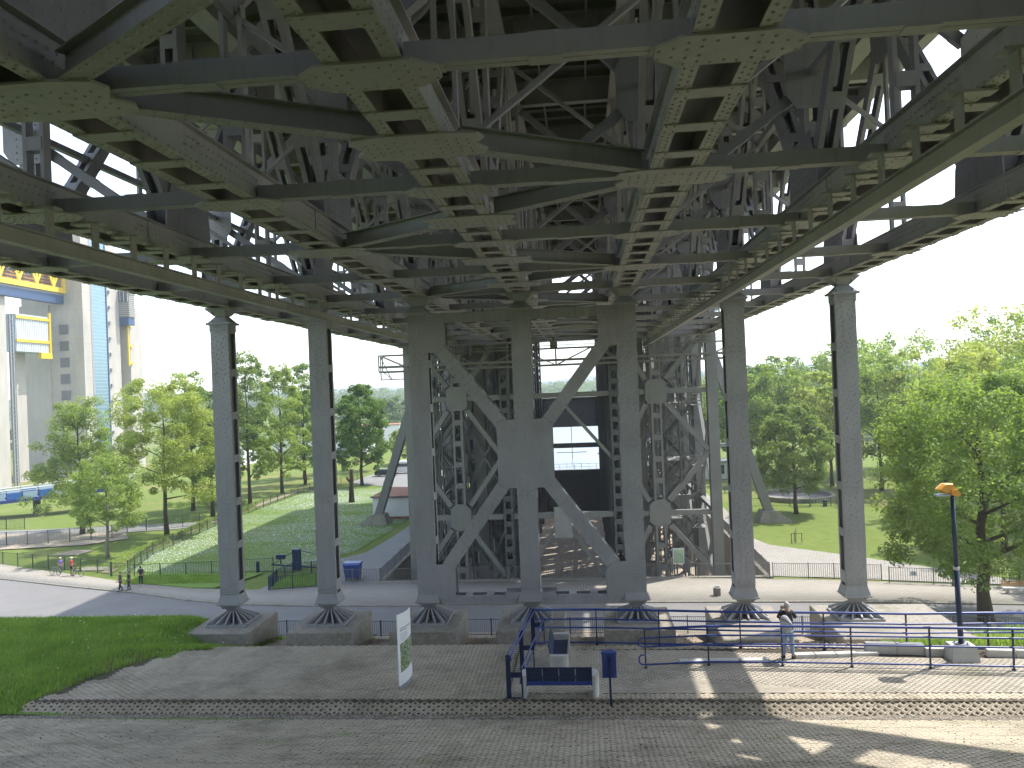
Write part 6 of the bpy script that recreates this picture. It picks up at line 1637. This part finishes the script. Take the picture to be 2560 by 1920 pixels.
for i, (x, y) in enumerate(spots):
    t = thing('far_tree', (x, y, 0), FARL[0 if x < -60 else 1 if x < -10 else 2 if x < 20 else 3 if x < 60 else 4 if x < 130 else 5], 'tree', 'distant trees around the canal'); ORG.pop(t.name, None)
    s_ = r3.uniform(0.75, 1.15) * (1.0 if y > 260 else 0.9); t.scale = (s_ * 1.15, s_ * 1.15, s_); t.rotation_euler.z = r3.uniform(0, 6.28)
    c, tm = kinds[i % 4]; link_copy(c, 'crown', (0, 0, 0), t); link_copy(tm, 'trunk', (0, 0, 0), t)
# far woods as one mass
V = []; 
def woods(name, n, fx, size, hh, label, mat='leaf_f'):
    g = np.random.default_rng(77); P = np.array([fx(g) for _ in range(n)])
    V, F = leaf_cloud(P, np.full(n, hh), 40, size, 9, 0.8)
    return place(name, npmesh(name, V, F), M[mat], None, label=label, cat='woods', kind='stuff')
woods('far_woods', 2600, lambda g: (lambda y: (g.uniform(-1.0 * y, 0.8 * y), y, g.uniform(0, 1) ** 0.7 * 17 + 2.0))(g.uniform(540, 900)), 2.6, 6.0, 'distant forest closing the view beyond the canal')
hx_ = [-1400 + 70 * i for i in range(41)]
hl = grid_sheet('far_hills', hx_, [900, 1000, 1250, 1700, 2300], lambda x, y: (0 if y < 950 else (14 + 10 * math.sin(x / 330) + 7 * math.sin(x / 140 + y) + (y - 1000) * 0.018)), ground_grass('hill_forest', ((0.03, 0.06, 0.02), (0.05, 0.09, 0.03)), (0.05, 0.08, 0.03)), kind='structure')
# hedge, shrubs, planting
def shrub(name, pts, rad, n, size, seed, mat, label, cat='hedge', kind=None, group=None):
    V, F = leaf_cloud(np.array(pts, float), np.array(rad, float), n, size, seed, 0.8)
    o = place(name, npmesh(name, V, F), M[mat], None, org=pts[0]); tag(o, label, cat, group, kind); return o
g = np.random.default_rng(3)
pts = []; rad = []
for t_ in np.linspace(0, 1, 90):
    y = 39.5 + t_ * 40; x = np.interp(y, [39, 46, 66, 84], [-31.2, -33.2, -35.0, -34.8]) - g.uniform(0.3, 1.3); w_ = 1.15 if y < 47 else 0.75
    pts.append((x, y, 0.5 * w_)); rad.append(g.uniform(0.5, 0.8) * w_)
shrub('hedge', pts, rad, 90, 0.16, 5, 'leaf', 'loose green shrub hedge growing along the brown wire fence')
pts = [(g.uniform(-51, -37.5), 82 + g.uniform(-0.5, 0.5), 0.5) for _ in range(60)]
shrub('clipped_hedge', pts, [0.55] * 60, 40, 0.2, 6, 'leaf_d', 'low dark clipped hedge behind the left row of trees')
pts = [(g.uniform(-31, -27.5) + 0.2, g.uniform(119, 120), 0.9) for _ in range(20)]
shrub('bank_shrub', [(25.6 + g.uniform(0, 2.5), -4.9 + g.uniform(-0.4, 0.4), 7.0 + g.uniform(0, 0.35)) for _ in range(26)], [0.28] * 26, 130, 0.055, 8, 'leaf', 'low grey green creeping shrub beside the rightmost foundation', 'shrub')
# lavender and weeds on the right bank
M['lavender'] = simple('lavender_flower', (0.20, 0.17, 0.33), 0.8, 0.2, 5, bmp=0)
def blades(name, n, xf, zf, h, w, mat, label, cat, bend=0.5, seed=1, parent=None):
    g = np.random.default_rng(seed); P = np.array([xf(g) for _ in range(n)]); P = np.column_stack([P, [zf(a, b_) for a, b_ in P]])
    a = g.uniform(0, 6.283, n); hh = g.uniform(h[0], h[1], n); d = np.column_stack([np.cos(a), np.sin(a), np.zeros(n)]); s_ = np.column_stack([-np.sin(a), np.cos(a), np.zeros(n)])
    bd = g.uniform(0.1, bend, n)
    m1 = P + d * (bd * hh * 0.3)[:, None] + np.column_stack([np.zeros(n), np.zeros(n), hh * 0.6]); tip = P + d * (bd * hh)[:, None] + np.column_stack([np.zeros(n), np.zeros(n), hh])
    ww = (w * g.uniform(0.6, 1.4, n))[:, None]
    V = np.stack([P - s_ * ww, P + s_ * ww, m1 + s_ * ww * 0.7, m1 - s_ * ww * 0.7, tip], 1).reshape(-1, 3)
    i = np.arange(n) * 5
    F = np.concatenate([np.column_stack([i, i + 1, i + 2]), np.column_stack([i, i + 2, i + 3]), np.column_stack([i + 3, i + 2, i + 4])])
    o = place(name, npmesh(name, V, F), M[mat], None, label=label, cat=cat, kind='stuff'); return o
def hill_xy(g):
    while True:
        x = g.uniform(-14, 1.8); y = g.uniform(-10.45, 4)
        xl = np.interp(y, [-10.4, -9.3, -8.1, -6.0, -5.3, 4], [-2.1, -1.5, -1.2, 0.1, 1.7, 1.7])
        if x < xl and not (abs(x) < 1.45 and -1.65 < y < 1.5): return (x, y)
blades('bank_grass', 70000, hill_xy, lambda x, y: max(gz(x, y), 7.565) if (x > -2 and -9.9 < y < -5.2) else gz(x, y), (0.08, 0.24), 0.011, 'blade', 'tall lush green grass on the bank at the lower left', 'grass', 0.8, 3)
blades('bank_grass', 14000, lambda g: (g.uniform(31.5, 46), g.uniform(-5.3, 12)), gz, (0.1, 0.3), 0.014, 'blade', 'green grass and weeds on the planted bank by the lamp post', 'grass', 0.7, 4)
blades('bank_grass', 5000, lambda g: (g.uniform(26.8, 31.5), g.uniform(-5.9, -3.2)), gz, (0.08, 0.22), 0.012, 'blade', 'patch of weeds behind the pale edging blocks', 'grass', 0.7, 14)
blades('lavender', 700, lambda g: (g.uniform(31, 48), g.uniform(1, 13)), lambda x, y: gz(x, y) + 0.3, (0.12, 0.3), 0.02, 'lavender', 'purple lavender flowers on the bank in front of the black fence', 'flowers', 0.4, 5)
blades('wedge_grass', 9000, lambda g: (g.uniform(-27.5, -16.5), g.uniform(33.4, 36.4)), lambda x, y: 0.14, (0.08, 0.25), 0.02, 'blade', 'bright long grass on the small wedge beside the path', 'grass', 0.6, 6)
blades('enclosure_grass', 3500, lambda g: (g.uniform(-12.1, -8.4), g.uniform(31.6, 36.2)), lambda x, y: 0.1, (0.1, 0.3), 0.02, 'blade', 'green grass growing inside the blue bar enclosure', 'grass', 0.6, 16)
sheet('enclosure_lawn', [(-12.2, 33.2), (-11.8, 30.9), (-8.1, 31.8), (-8.5, 36.4), (-11.9, 36.2)], 0.165, M['lawn_s'], 0.02)
def tuft_xy(g):
    cs = [(3.5, -10.7, 1.6, .12), (5.2, -10.75, 1.0, .1), (0.5, -14.0, .5, .3), (7.5, -13.2, .3, .2), (9.2, -12.4, .2, .15), (20.5, -12.6, .3, .2), (22.8, -11.6, .3, .15), (26.5, -11.0, .4, .15), (24.5, -13.4, .25, .2), (12.0, -14.8, .25, .15)]
    c = cs[g.integers(0, len(cs))] if g.random() > 0.45 else cs[0]
    return (g.normal(c[0], c[2]), min(-10.6, g.normal(c[1], c[3])))
blades('paving_weeds', 1500, tuft_xy, lambda x, y: fz(x, y) - 0.01, (0.02, 0.08), 0.005, 'blade', 'small tufts of weed growing through the sloping pavers', 'weeds', 0.9, 7)
# white flowers: dandelion clocks on the bank, daisies on the lawn
def flowers(name, n, xf, zf, r, label, seed=2):
    g = np.random.default_rng(seed); P = np.array([xf(g) for _ in range(n)]); Z = np.array([zf(a, b_) for a, b_ in P])
    rr = g.uniform(r[0], r[1], n); k = 5
    ring = [np.column_stack([P[:, 0] + rr * math.cos(6.283 * i / k), P[:, 1] + rr * math.sin(6.283 * i / k), Z + rr * 0.2 * math.sin(i)]) for i in range(k)]
    V = np.stack(ring, 1).reshape(-1, 3); F = np.arange(n * k).reshape(-1, k)
    return place(name, npmesh(name, V, F), M['white'], None, label=label, cat='flowers', kind='stuff')
flowers('dandelion_clock', 60, lambda g: hill_xy(g), lambda x, y: gz(x, y) + 0.27, (0.022, 0.035), 'white dandelion clocks scattered through the grass bank')
def daisy_xy(g):
    while True:
        x = g.uniform(-33.5, -8); y = g.uniform(38.5, 98) 
        if x > np.interp(y, [38, 46, 66, 98], [-30.5, -32.5, -34, -33]) and x < np.interp(y, [38, 46, 60, 75, 98], [-12.5, -10, -8.2, -8.6, -14]):
            if math.sin(x * 0.33 + y * 0.12) + math.sin(y * 0.21 - x * 0.1) + g.normal(0, 0.6) > -0.1: return (x, y)
flowers('daisies', 8000, daisy_xy, lambda x, y: 0.1, (0.02, 0.055), 'white daisies covering the lawn between the hedge fence and the path', 3)
blades('lawn_grass', 16000, lambda g: (g.uniform(-34, -8), g.uniform(38.5, 80)), lambda x, y: 0.03, (0.05, 0.13), 0.03, 'blade', 'short grass of the flowering lawn', 'grass', 0.6, 26)

# ------------------------------------------------------------------ summer haze
def haze():
    mb = MB(); mb.box(-700, 700, -120, 2400, -6.0, 72)
    m = bpy.data.materials.new('haze_air'); m.use_nodes = True; nt = m.node_tree
    for n in list(nt.nodes):
        if n.type != 'OUTPUT_MATERIAL': nt.nodes.remove(n)
    v = nt.nodes.new('ShaderNodeVolumePrincipled'); v.inputs['Density'].default_value = 0.00055; v.inputs['Color'].default_value = (0.86, 0.92, 1.0, 1); v.inputs['Anisotropy'].default_value = 0.2
    nt.links.new(v.outputs[0], nt.nodes['Material Output'].inputs['Volume'])
    mb.build('haze', m, kind='stuff', label='thin summer haze filling the air over the whole place', cat='haze')
haze()
# ------------------------------------------------------------------ people
M['skin'] = simple('skin', (0.42, 0.25, 0.18), 0.55, 0.06, 6, bmp=0)
M['hair_d'] = simple('dark_hair', (0.02, 0.015, 0.012), 0.7, 0.2, 20, bmp=0.3)
M['hair_g'] = simple('grey_hair', (0.42, 0.38, 0.34), 0.7, 0.15, 20, bmp=0.3)
M['hair_b'] = simple('brown_hair', (0.14, 0.08, 0.045), 0.7, 0.2, 20, bmp=0.3)
M['jeans'] = simple('washed_jeans', (0.22, 0.31, 0.42), 0.9, 0.18, 6, bmp=0.2)
M['cloth_k'] = simple('black_cloth', (0.022, 0.022, 0.026), 0.9, 0.3, 6, bmp=0.3)
M['cloth_g'] = simple('charcoal_cloth', (0.05, 0.052, 0.06), 0.9, 0.3, 6, bmp=0.3)
M['cloth_r'] = simple('red_jersey', (0.62, 0.03, 0.035), 0.8, 0.1, 4, bmp=0.1)
M['cloth_v'] = simple('violet_jersey', (0.20, 0.15, 0.45), 0.8, 0.1, 4, bmp=0.1)
M['cloth_gr'] = simple('grey_trousers', (0.13, 0.14, 0.15), 0.9, 0.1, 4, bmp=0.1)
M['pack'] = simple('light_grey_backpack', (0.40, 0.40, 0.39), 0.85, 0.1, 5, bmp=0.2)
def skin_mesh(name, verts, edges, radii, mat, parent, sub=1):
    me = bpy.data.meshes.new(name); me.from_pydata([tuple(v) for v in verts], edges, []); me.materials.append(mat)
    o = bpy.data.objects.new(name, me); S.collection.objects.link(o); o.parent = parent
    sk = o.modifiers.new('skin', 'SKIN'); sk.use_smooth_shade = True
    lay = me.skin_vertices[0].data if len(me.skin_vertices) else None
    if lay is None: return o
    for i, r_ in enumerate(radii):
        lay[i].radius = r_ if isinstance(r_, tuple) else (r_, r_)
    lay[0].use_root = True
    sb = o.modifiers.new('subsurf', 'SUBSURF'); sb.levels = sub; sb.render_levels = sub
    return o
def person(loc, rz, label, H=1.76, pose=None, top='cloth_g', legs='cloth_k', hair='hair_d', shoes='cloth_k', shorts=False, sleeves=1.0, helmet=False, group=None, detail=1, girth=1.0, beard=False):
    """faces local -Y; pose: dict of joint points overriding the standing ones (metres for a 1.76 m body)"""
    t = thing('person', loc, label, 'person', group, rz if rz else 1e-5); t.scale = (H / 1.76,) * 3
    J = dict(pelvis=(0, 0, 0.95), waist=(0, 0.0, 1.08), chest=(0, 0.0, 1.30), neckb=(0, 0.005, 1.45), neck=(0, -0.005, 1.52), head=(0, -0.02, 1.62), crown=(0, -0.015, 1.70),
             shL=(0.175, 0, 1.42), elL=(0.235, 0.03, 1.14), wrL=(0.225, -0.05, 0.89), haL=(0.22, -0.07, 0.82),
             shR=(-0.175, 0, 1.42), elR=(-0.235, 0.03, 1.14), wrR=(-0.225, -0.05, 0.89), haR=(-0.22, -0.07, 0.82),
             hiL=(0.09, 0, 0.90), knL=(0.105, -0.02, 0.49), anL=(0.11, 0.02, 0.085), toL=(0.13, -0.14, 0.03),
             hiR=(-0.09, 0, 0.90), knR=(-0.105, -0.02, 0.49), anR=(-0.11, 0.02, 0.085), toR=(-0.13, -0.14, 0.03))
    if pose: J.update(pose)
    J = {k: Vector(v) for k, v in J.items()}; gth = girth
    names = ['pelvis', 'waist', 'chest', 'neckb', 'neck', 'head', 'crown', 'shL', 'elL', 'wrL', 'haL', 'shR', 'elR', 'wrR', 'haR', 'hiL', 'knL', 'anL', 'toL', 'hiR', 'knR', 'anR', 'toR']
    rad = dict(pelvis=(0.14 * gth, 0.10 * gth), waist=(0.13 * gth, 0.10 * gth), chest=(0.155 * gth, 0.105 * gth), neckb=0.075, neck=0.055, head=(0.078, 0.095), crown=(0.06, 0.07), shL=0.062, elL=0.043, wrL=0.030, haL=(0.038, 0.018),
               hiL=0.088, knL=0.058, anL=0.042, toL=0.032)
    for k in list(rad):
        if k.endswith('L'): rad[k[:-1] + 'R'] = rad[k]
    ix = {k: i for i, k in enumerate(names)}
    ed = [('pelvis', 'waist'), ('waist', 'chest'), ('chest', 'neckb'), ('neckb', 'neck'), ('neck', 'head'), ('head', 'crown')]
    for s_ in 'LR': ed += [('neckb', 'sh' + s_), ('sh' + s_, 'el' + s_), ('el' + s_, 'wr' + s_), ('wr' + s_, 'ha' + s_), ('pelvis', 'hi' + s_), ('hi' + s_, 'kn' + s_), ('kn' + s_, 'an' + s_), ('an' + s_, 'to' + s_)]
    V = [J[k] for k in names]; Rr = [rad[k] for k in names]; E_ = [(ix[a], ix[b_]) for a, b_ in ed]
    for s_ in 'LR':       # five fingers of unequal length, slightly curled
        h_ = J['ha' + s_]; d = (J['ha' + s_] - J['wr' + s_]).normalized(); sd = d.cross(Vector((1, 0, 0) if abs(d.x) < 0.7 else (0, 0, 1))).normalized()
        curl = d.cross(sd) * (-1 if s_ == 'L' else 1)
        for f, (off, ln) in enumerate(((-0.030, 0.062), (-0.010, 0.075), (0.010, 0.070), (0.028, 0.055))):
            a = len(V); V += [h_ + sd * off + d * 0.03, h_ + sd * off * 1.1 + d * (0.03 + ln * 0.55) + curl * 0.008, h_ + sd * off * 1.1 + d * (0.03 + ln) + curl * 0.025]
            Rr += [0.010, 0.009, 0.008]; E_ += [(ix['ha' + s_], a), (a, a + 1), (a + 1, a + 2)]
        a = len(V); b0 = h_ - d * 0.02 - sd * 0.03
        V += [b0 - sd * 0.012 + d * 0.01, b0 - sd * 0.035 + d * 0.04]; Rr += [0.011, 0.009]; E_ += [(ix['ha' + s_], a), (a, a + 1)]
    skin_mesh('body', V, E_, Rr, M['skin'], t, 1)
    hd = J['head']
    # face: eyes, nose, ears, mouth
    mb = MB(); mb.sphere((hd.x, hd.y - 0.0, hd.z + 0.035), 0.077, 0.095, 0.118, 12, 8); hb = mb.build('head', M['skin'], t, True)
    mb = MB(); mb.prism([(hd.x - 0.012, hd.y - 0.09, hd.z + 0.0), (hd.x + 0.012, hd.y - 0.09, hd.z + 0.0), (hd.x, hd.y - 0.088, hd.z + 0.05)], (0, -0.022, -0.006)); mb.build('nose', M['skin'], hb)
    for s_ in (-1, 1):
        mb = MB(); mb.sphere((hd.x + s_ * 0.030, hd.y - 0.086, hd.z + 0.042), 0.011, 0.008, 0.008, 8, 5); mb.build('eye', M['white'], hb)
        mb = MB(); mb.sphere((hd.x + s_ * 0.030, hd.y - 0.093, hd.z + 0.042), 0.005, 0.003, 0.005, 6, 4); mb.build('pupil', M['dark'], hb)
        mb = MB(); mb.sphere((hd.x + s_ * 0.079, hd.y + 0.0, hd.z + 0.03), 0.010, 0.02, 0.032, 8, 5); mb.build('ear', M['skin'], hb)
    mb = MB(); mb.box(hd.x - 0.024, hd.x + 0.024, hd.y - 0.092, hd.y - 0.085, hd.z - 0.035, hd.z - 0.028); mb.build('mouth', M['cloth_r'], hb)
    if helmet:
        mb = MB(); mb.sphere((hd.x, hd.y + 0.005, hd.z + 0.075), 0.098, 0.125, 0.095, 12, 6); mb.v = [(x, y, max(z, hd.z + 0.055)) for x, y, z in mb.v]; mb.build('helmet', M['white'], t, True)
    else:
        mb = MB(); mb.sphere((hd.x, hd.y + 0.014, hd.z + 0.048), 0.084, 0.096, 0.114, 12, 8)
        cut = hd.z + (0.03 if hair != 'hair_g' else -0.02)
        mb.v = [(x, y if (z > cut or y > hd.y + 0.02) else hd.y + 0.02, z if y > hd.y - 0.04 else max(z, hd.z + 0.085)) for x, y, z in mb.v]
        mb.build('hair', M[hair], t, True)
    if beard:
        mb = MB(); mb.sphere((hd.x, hd.y - 0.045, hd.z - 0.045), 0.06, 0.055, 0.05, 10, 6); mb.build('beard', M['hair_d'], t, True)
    # clothes
    tv = ['pelvis', 'waist', 'chest', 'neckb']; TV = [J['pelvis'] + Vector((0, 0, -0.03)), J['waist'], J['chest'], J['neckb'] + Vector((0, 0, -0.01))]; TR = [(0.155 * gth, 0.118 * gth), (0.150 * gth, 0.120 * gth), (0.175 * gth, 0.125 * gth), (0.10, 0.085)]
    TE = [(0, 1), (1, 2), (2, 3)]
    for s_ in 'LR':
        a = len(TV); el = J['el' + s_]; wr = J['wr' + s_]; sh = J['sh' + s_]
        TV += [sh, sh.lerp(el, 1.0 if sleeves >= 1 else 0.75)]; TR += [0.078, 0.060]; TE += [(3, a), (a, a + 1)]
        if sleeves >= 1: TV.append(el.lerp(wr, 0.95)); TR.append(0.046); TE.append((a + 1, a + 2))
    skin_mesh('jacket' if sleeves >= 1 else 'shirt', TV, TE, TR, M[top], t, 1)
    LV = [J['pelvis'] + Vector((0, 0, 0.02))]; LR = [(0.152 * gth, 0.112 * gth)]; LE = []
    for s_ in 'LR':
        a = len(LV); hi, kn, an = J['hi' + s_], J['kn' + s_], J['an' + s_]
        LV += [hi + Vector((0, 0, -0.03)), hi.lerp(kn, 0.85) if shorts else kn]; LR += [0.098, 0.080 if shorts else 0.072]; LE += [(0, a), (a, a + 1)]
        if not shorts: LV.append(kn.lerp(an, 0.93)); LR.append(0.062); LE.append((a + 1, a + 2))
    skin_mesh('shorts' if shorts else 'trousers', LV, LE, LR, M[legs], t, 1)
    for s_ in 'LR':
        an, to = J['an' + s_], J['to' + s_]; c = an.lerp(to, 0.45); d = (to - an); d.z = 0
        mb = MB(); mb.sphere((0, 0, 0), 0.052, 0.145, 0.05, 10, 6); ang = math.atan2(d.x, -d.y)
        mb.v = [(c.x + x * math.cos(ang) + y * math.sin(ang) * -1 * -1 * 0 + (-y) * math.sin(ang), c.y + x * math.sin(ang) + y * math.cos(ang), max(0.0, min(an.z, to.z) - 0.03) + 0.045 + max(z, -0.04)) for x, y, z in mb.v]
        mb.build('shoe', M[shoes], t, True)
    return t
# the man on the terrace, back to the camera, photographing
man = person((22.56, -6.65, TZ), R(176), 'man seen from behind in black jacket and light jeans beside the blue handrail', 1.88,
             dict(elL=(0.27, -0.10, 1.22), wrL=(0.13, -0.24, 1.46), haL=(0.07, -0.24, 1.52), elR=(-0.27, -0.10, 1.22), wrR=(-0.13, -0.24, 1.46), haR=(-0.07, -0.24, 1.52),
                  hiL=(0.10, 0, 0.90), anL=(0.14, 0.0, 0.085), toL=(0.17, -0.15, 0.03), anR=(-0.11, 0.06, 0.085), toR=(-0.15, -0.08, 0.03), head=(0, -0.04, 1.60), crown=(0, -0.05, 1.68)),
             'cloth_k', 'jeans', 'hair_g', 'cloth_k', girth=1.08)
bp_ = thing('backpack', (22.50, -6.90, TZ + 0.98), 'light grey backpack hanging askew on the back of the man in the black jacket', 'backpack'); ORG.pop(bp_.name, None)
bp_.rotation_euler = (0, R(14), R(180)); bp_.scale = (1.15, 1.1, 1.12)
mb = MB(); mb.sphere((0, 0, 0.22), 0.17, 0.105, 0.27, 14, 10); mb.v = [(x * (1.0 if z < 0.3 else 0.9), max(y, -0.03), z) for x, y, z in mb.v]; pk = mb.build('pack_body', M['pack'], bp_, True)
mb = MB(); mb.sphere((0, 0.075, 0.14), 0.12, 0.05, 0.14, 12, 8); mb.build('front_pocket', M['pack'], bp_, True)
mb = MB(); mb.pipe([(0.10, 0.09, 0.42), (0.0, 0.105, 0.36), (-0.12, 0.085, 0.22), (-0.14, 0.05, 0.05)], 0.012, 5); mb.build('zip', M['cloth_k'], bp_)
for s_ in (-1, 1):
    mb = MB(); mb.pipe([(s_ * 0.09, -0.02, 0.42), (s_ * 0.10, -0.10, 0.46), (s_ * 0.11, -0.13, 0.38), (s_ * 0.11, -0.04, 0.08)], 0.02, 6); mb.build('strap', M['cloth_k'], bp_)
cm = thing('camera', (22.5, -6.34, TZ + 1.61), 'small black camera held to the face of the man with the backpack', 'camera'); ORG.pop(cm.name, None)
mb = MB(); mb.box(-0.07, 0.07, -0.03, 0.03, -0.045, 0.045); mb.build('camera_body', M['dark'], cm); mb = MB(); mb.tube((0, 0.03, 0), (0, 0.10, 0), 0.03, n=10); mb.build('lens', M['dark'], cm)
walk = dict(knL=(0.10, -0.12, 0.50), anL=(0.11, -0.16, 0.09), toL=(0.12, -0.33, 0.04), knR=(-0.10, 0.03, 0.49), anR=(-0.11, 0.22, 0.12), toR=(-0.12, 0.08, 0.03), wrL=(0.25, 0.08, 0.90), haL=(0.25, 0.08, 0.83), wrR=(-0.24, -0.16, 0.92), haR=(-0.24, -0.19, 0.85))
person((-25.9, 31.15, 0.13), R(-35), 'man in dark grey shirt and black trousers, nearest of the three walkers on the pavement', 1.76, walk, 'cloth_g', 'cloth_k', 'hair_b', 'cloth_k', sleeves=0.6, group='walkers on the pavement', girth=1.12)
person((-25.35, 31.55, 0.13), R(-30), 'person in dark clothes half hidden behind the nearest walker', 1.70, walk, 'cloth_g', 'cloth_k', 'hair_b', 'cloth_k', sleeves=0.6, group='walkers on the pavement')
person((-25.1, 33.0, 0.13), R(-150), 'bearded man in dark shirt and black trousers walking a step apart on the right', 1.82, walk, 'cloth_g', 'cloth_k', 'hair_d', 'whitegloss', sleeves=0.6, beard=True, group='walkers on the pavement')
person((-35.0, 37.3, 0.13), R(140), 'cyclist in red jersey and dark shorts with white helmet standing with a bicycle', 1.80, dict(elL=(0.25, -0.02, 1.15), wrL=(0.14, -0.24, 1.05), haL=(0.12, -0.3, 1.03)), 'cloth_r', 'cloth_k', 'hair_d', 'cloth_k', shorts=True, sleeves=0.6, helmet=True, girth=1.15)
person((-36.6, 37.9, 0.13), R(60), 'cyclist in violet jersey and grey trousers with white helmet standing beside a bicycle', 1.68, dict(elR=(-0.25, -0.02, 1.15), wrR=(-0.14, -0.24, 1.02), haR=(-0.12, -0.3, 1.0)), 'cloth_v', 'cloth_gr', 'hair_b', 'whitegloss', sleeves=0.6, helmet=True)
def bicycle(loc, rz, label, mat):
    t = thing('bicycle', loc, label, 'bicycle', 'bicycles of the two cyclists', rz)
    for x in (-0.52, 0.52):
        mb = MB(); mb.torus((x, 0, 0.35), (0, 1, 0), 0.325, 0.022, 22, 5); w_ = mb.build('wheel', M['rubber'], t)
        mb = MB()
        for i in range(12):
            a = math.pi * 2 * i / 12; mb.tube((x, 0, 0.35), (x + 0.31 * math.cos(a), 0, 0.35 + 0.31 * math.sin(a)), 0.004, n=3)
        mb.tube((x, -0.05, 0.35), (x, 0.05, 0.35), 0.02, n=6); mb.build('spokes', M['grey'], w_)
        mb = MB(); pts = [(x + 0.36 * math.cos(a), 0, 0.35 + 0.36 * math.sin(a)) for a in np.linspace(0.3, 2.6, 8)]; mb.pipe(pts, 0.012, 4); mb.build('mudguard', M['grey'], t)
    mb = MB()
    for a, b_ in (((-0.52, 0.35), (-0.08, 0.32)), ((-0.52, 0.35), (-0.16, 0.82)), ((-0.08, 0.32), (-0.18, 0.92)), ((-0.08, 0.32), (0.36, 0.74)), ((-0.15, 0.78), (0.34, 0.82)), ((0.33, 0.92), (0.40, 0.66)), ((0.40, 0.66), (0.52, 0.35))): mb.tube((a[0], 0, a[1]), (b_[0], 0, b_[1]), 0.017, n=6)
    mb.build('frame', M[mat], t)
    mb = MB(); mb.sphere((-0.19, 0, 0.95), 0.13, 0.07, 0.035, 8, 5); mb.build('saddle', M['rubber'], t, True)
    mb = MB(); mb.pipe([(0.25, -0.28, 1.02), (0.33, -0.12, 1.0), (0.33, 0.12, 1.0), (0.25, 0.28, 1.02)], 0.014, 6); mb.tube((0.33, 0, 0.92), (0.33, 0, 1.0), 0.014, n=6); mb.build('handlebar', M['dark'], t)
    mb = MB(); mb.tube((-0.08, -0.03, 0.32), (-0.08, -0.045, 0.32), 0.09, n=12); mb.beam((-0.08, -0.06, 0.32), (-0.02, -0.06, 0.17), 0.02, 0.02); mb.box(-0.07, 0.03, -0.16, -0.06, 0.155, 0.175); mb.build('crank', M['grey'], t)
bicycle((-34.15, 36.9, 0.13), R(-12), 'dark trekking bicycle held by the cyclist in red', 'cloth_k')
bicycle((-36.9, 37.5, 0.13), R(-20), 'light bicycle beside the cyclist in violet', 'grey')
